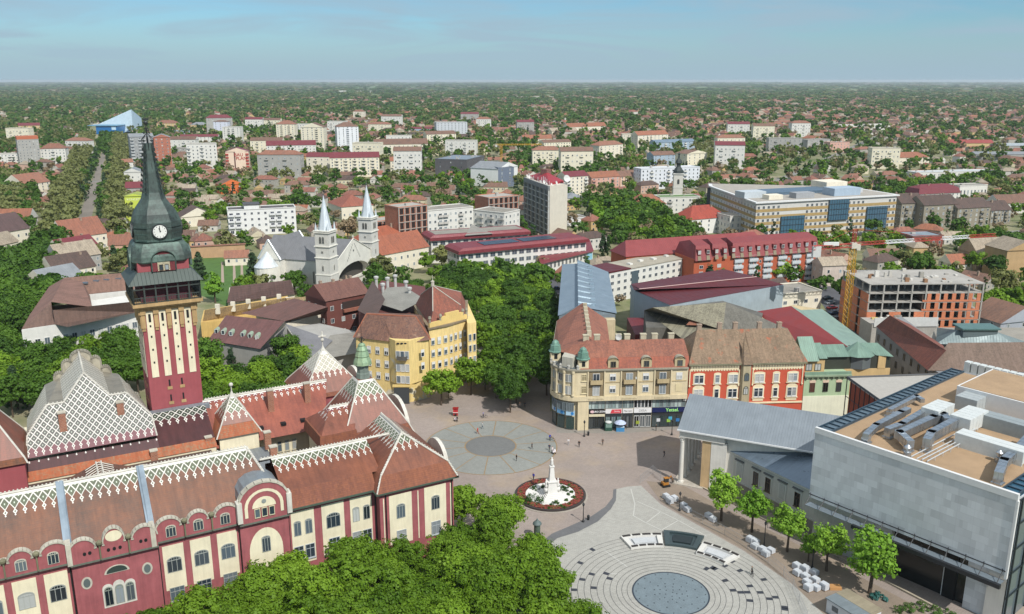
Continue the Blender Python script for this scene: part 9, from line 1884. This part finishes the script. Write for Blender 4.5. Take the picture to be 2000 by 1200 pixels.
near = [t for t in rest[:N_IND]]; far_ = rest[N_IND:]
for t in named+near:
    x, y, sp, s, lab, grp = t
    if lab is None:
        u, v = PX((x, y, 5)); lm = min(LAND, key=lambda l: (l[0]-u)**2+((l[1]-v)*2.2)**2); lab = '%s tree among the roofs near %s' % ({'broad': 'fresh green', 'deep': 'deep green', 'olive': 'pale olive', 'conifer': 'dark conical', 'bare': 'brown leafless', 'poplar': 'slim upright'}[sp], lm[2]); grp = 'trees near '+lm[2]
    inw = inpoly(x, y, F1xy)
    tree(x, y, sp, s, lab, grp, lod=0 if (inw or sp == 'lime') and math.hypot(x, y) < 260 else None)
# everything beyond: one object of leaf clumps in the colours of the species
def merge(lst, nl, lf, nc, nvar):
    Vs = []; Ms = []; tm = {}
    order = list(SPECIES)
    for (x, y, sp, s, *_r) in lst:
        key = (sp, rnd.randrange(nvar))
        if key not in tm:
            h, rx, rz, c1, c2, shape, sparse = SPECIES[sp]; c = crown_arrays(nc, max(20, int(nl*(.5 if sp == 'bare' else 1)*(1 if rx > 3 else .6))), rx, rz, lf*(1 if rx > 3 else .7), shape); c[:, 2] += h-rz*1.05; tm[key] = c
        c = tm[key]; a = rnd.uniform(0, 6.28); ca, sa = math.cos(a), math.sin(a); sz = s if s < 1.4 else 1.4+(s-1.4)*.06
        Vs.append(np.stack([(c[:, 0]*ca-c[:, 1]*sa)*s+x, (c[:, 0]*sa+c[:, 1]*ca)*s+y, c[:, 2]*sz], 1)); Ms.append(np.full(len(c)//4, order.index(sp)))
    return np.concatenate(Vs), np.concatenate(Ms)
mid = [t for t in far_ if t[1] < 700]; m2 = [t for t in far_ if 700 <= t[1] < 1500]; m3 = [t for t in far_ if t[1] >= 1500]
parts_ = [merge(mid, 420, 1.5, 24, 3), merge(m2, 150, 2.3, 14, 4), merge(m3, 60, 3.3, 9, 5)]
VV = np.concatenate([p[0] for p in parts_]); MM = np.concatenate([p[1] for p in parts_])
me = mesh_np('distant_trees', VV, np.arange(len(VV)).reshape(-1, 4), [leaf_mat(SPECIES[s][3], SPECIES[s][4], .25) for s in SPECIES], MM)
tag(inst('distant_trees', me), 'far trees and woods between the houses out to the horizon', 'trees', kind='stuff')
# ground cover under the foreground wood and rose bushes by the hut
flat('grass', F1xy+[], plain('3c4a24', .95, n=.3, sc_=.4), .02)
for i, (u, v) in enumerate(((1775, 1192), (1800, 1190), (1830, 1198), (1760, 1200), (1860, 1206))):
    p = P(u, v); r = empty('bush', (p.x, p.y, 0), 0, 'low bush at the foot of the museum glass, right of the site hut', 'bush', 'bushes right of the site hut'); leaf_blob('foliage', 0, 0, 0, 1.3, .8, r, leaf_mat('4a6a2c', '6b8a44', .3), 500, .22)
print('TREES', len(TP), 'HOUSES', len(HP), 'near', len(near), 'quads', len(MM))
# ---------------------------------------------------------------- end
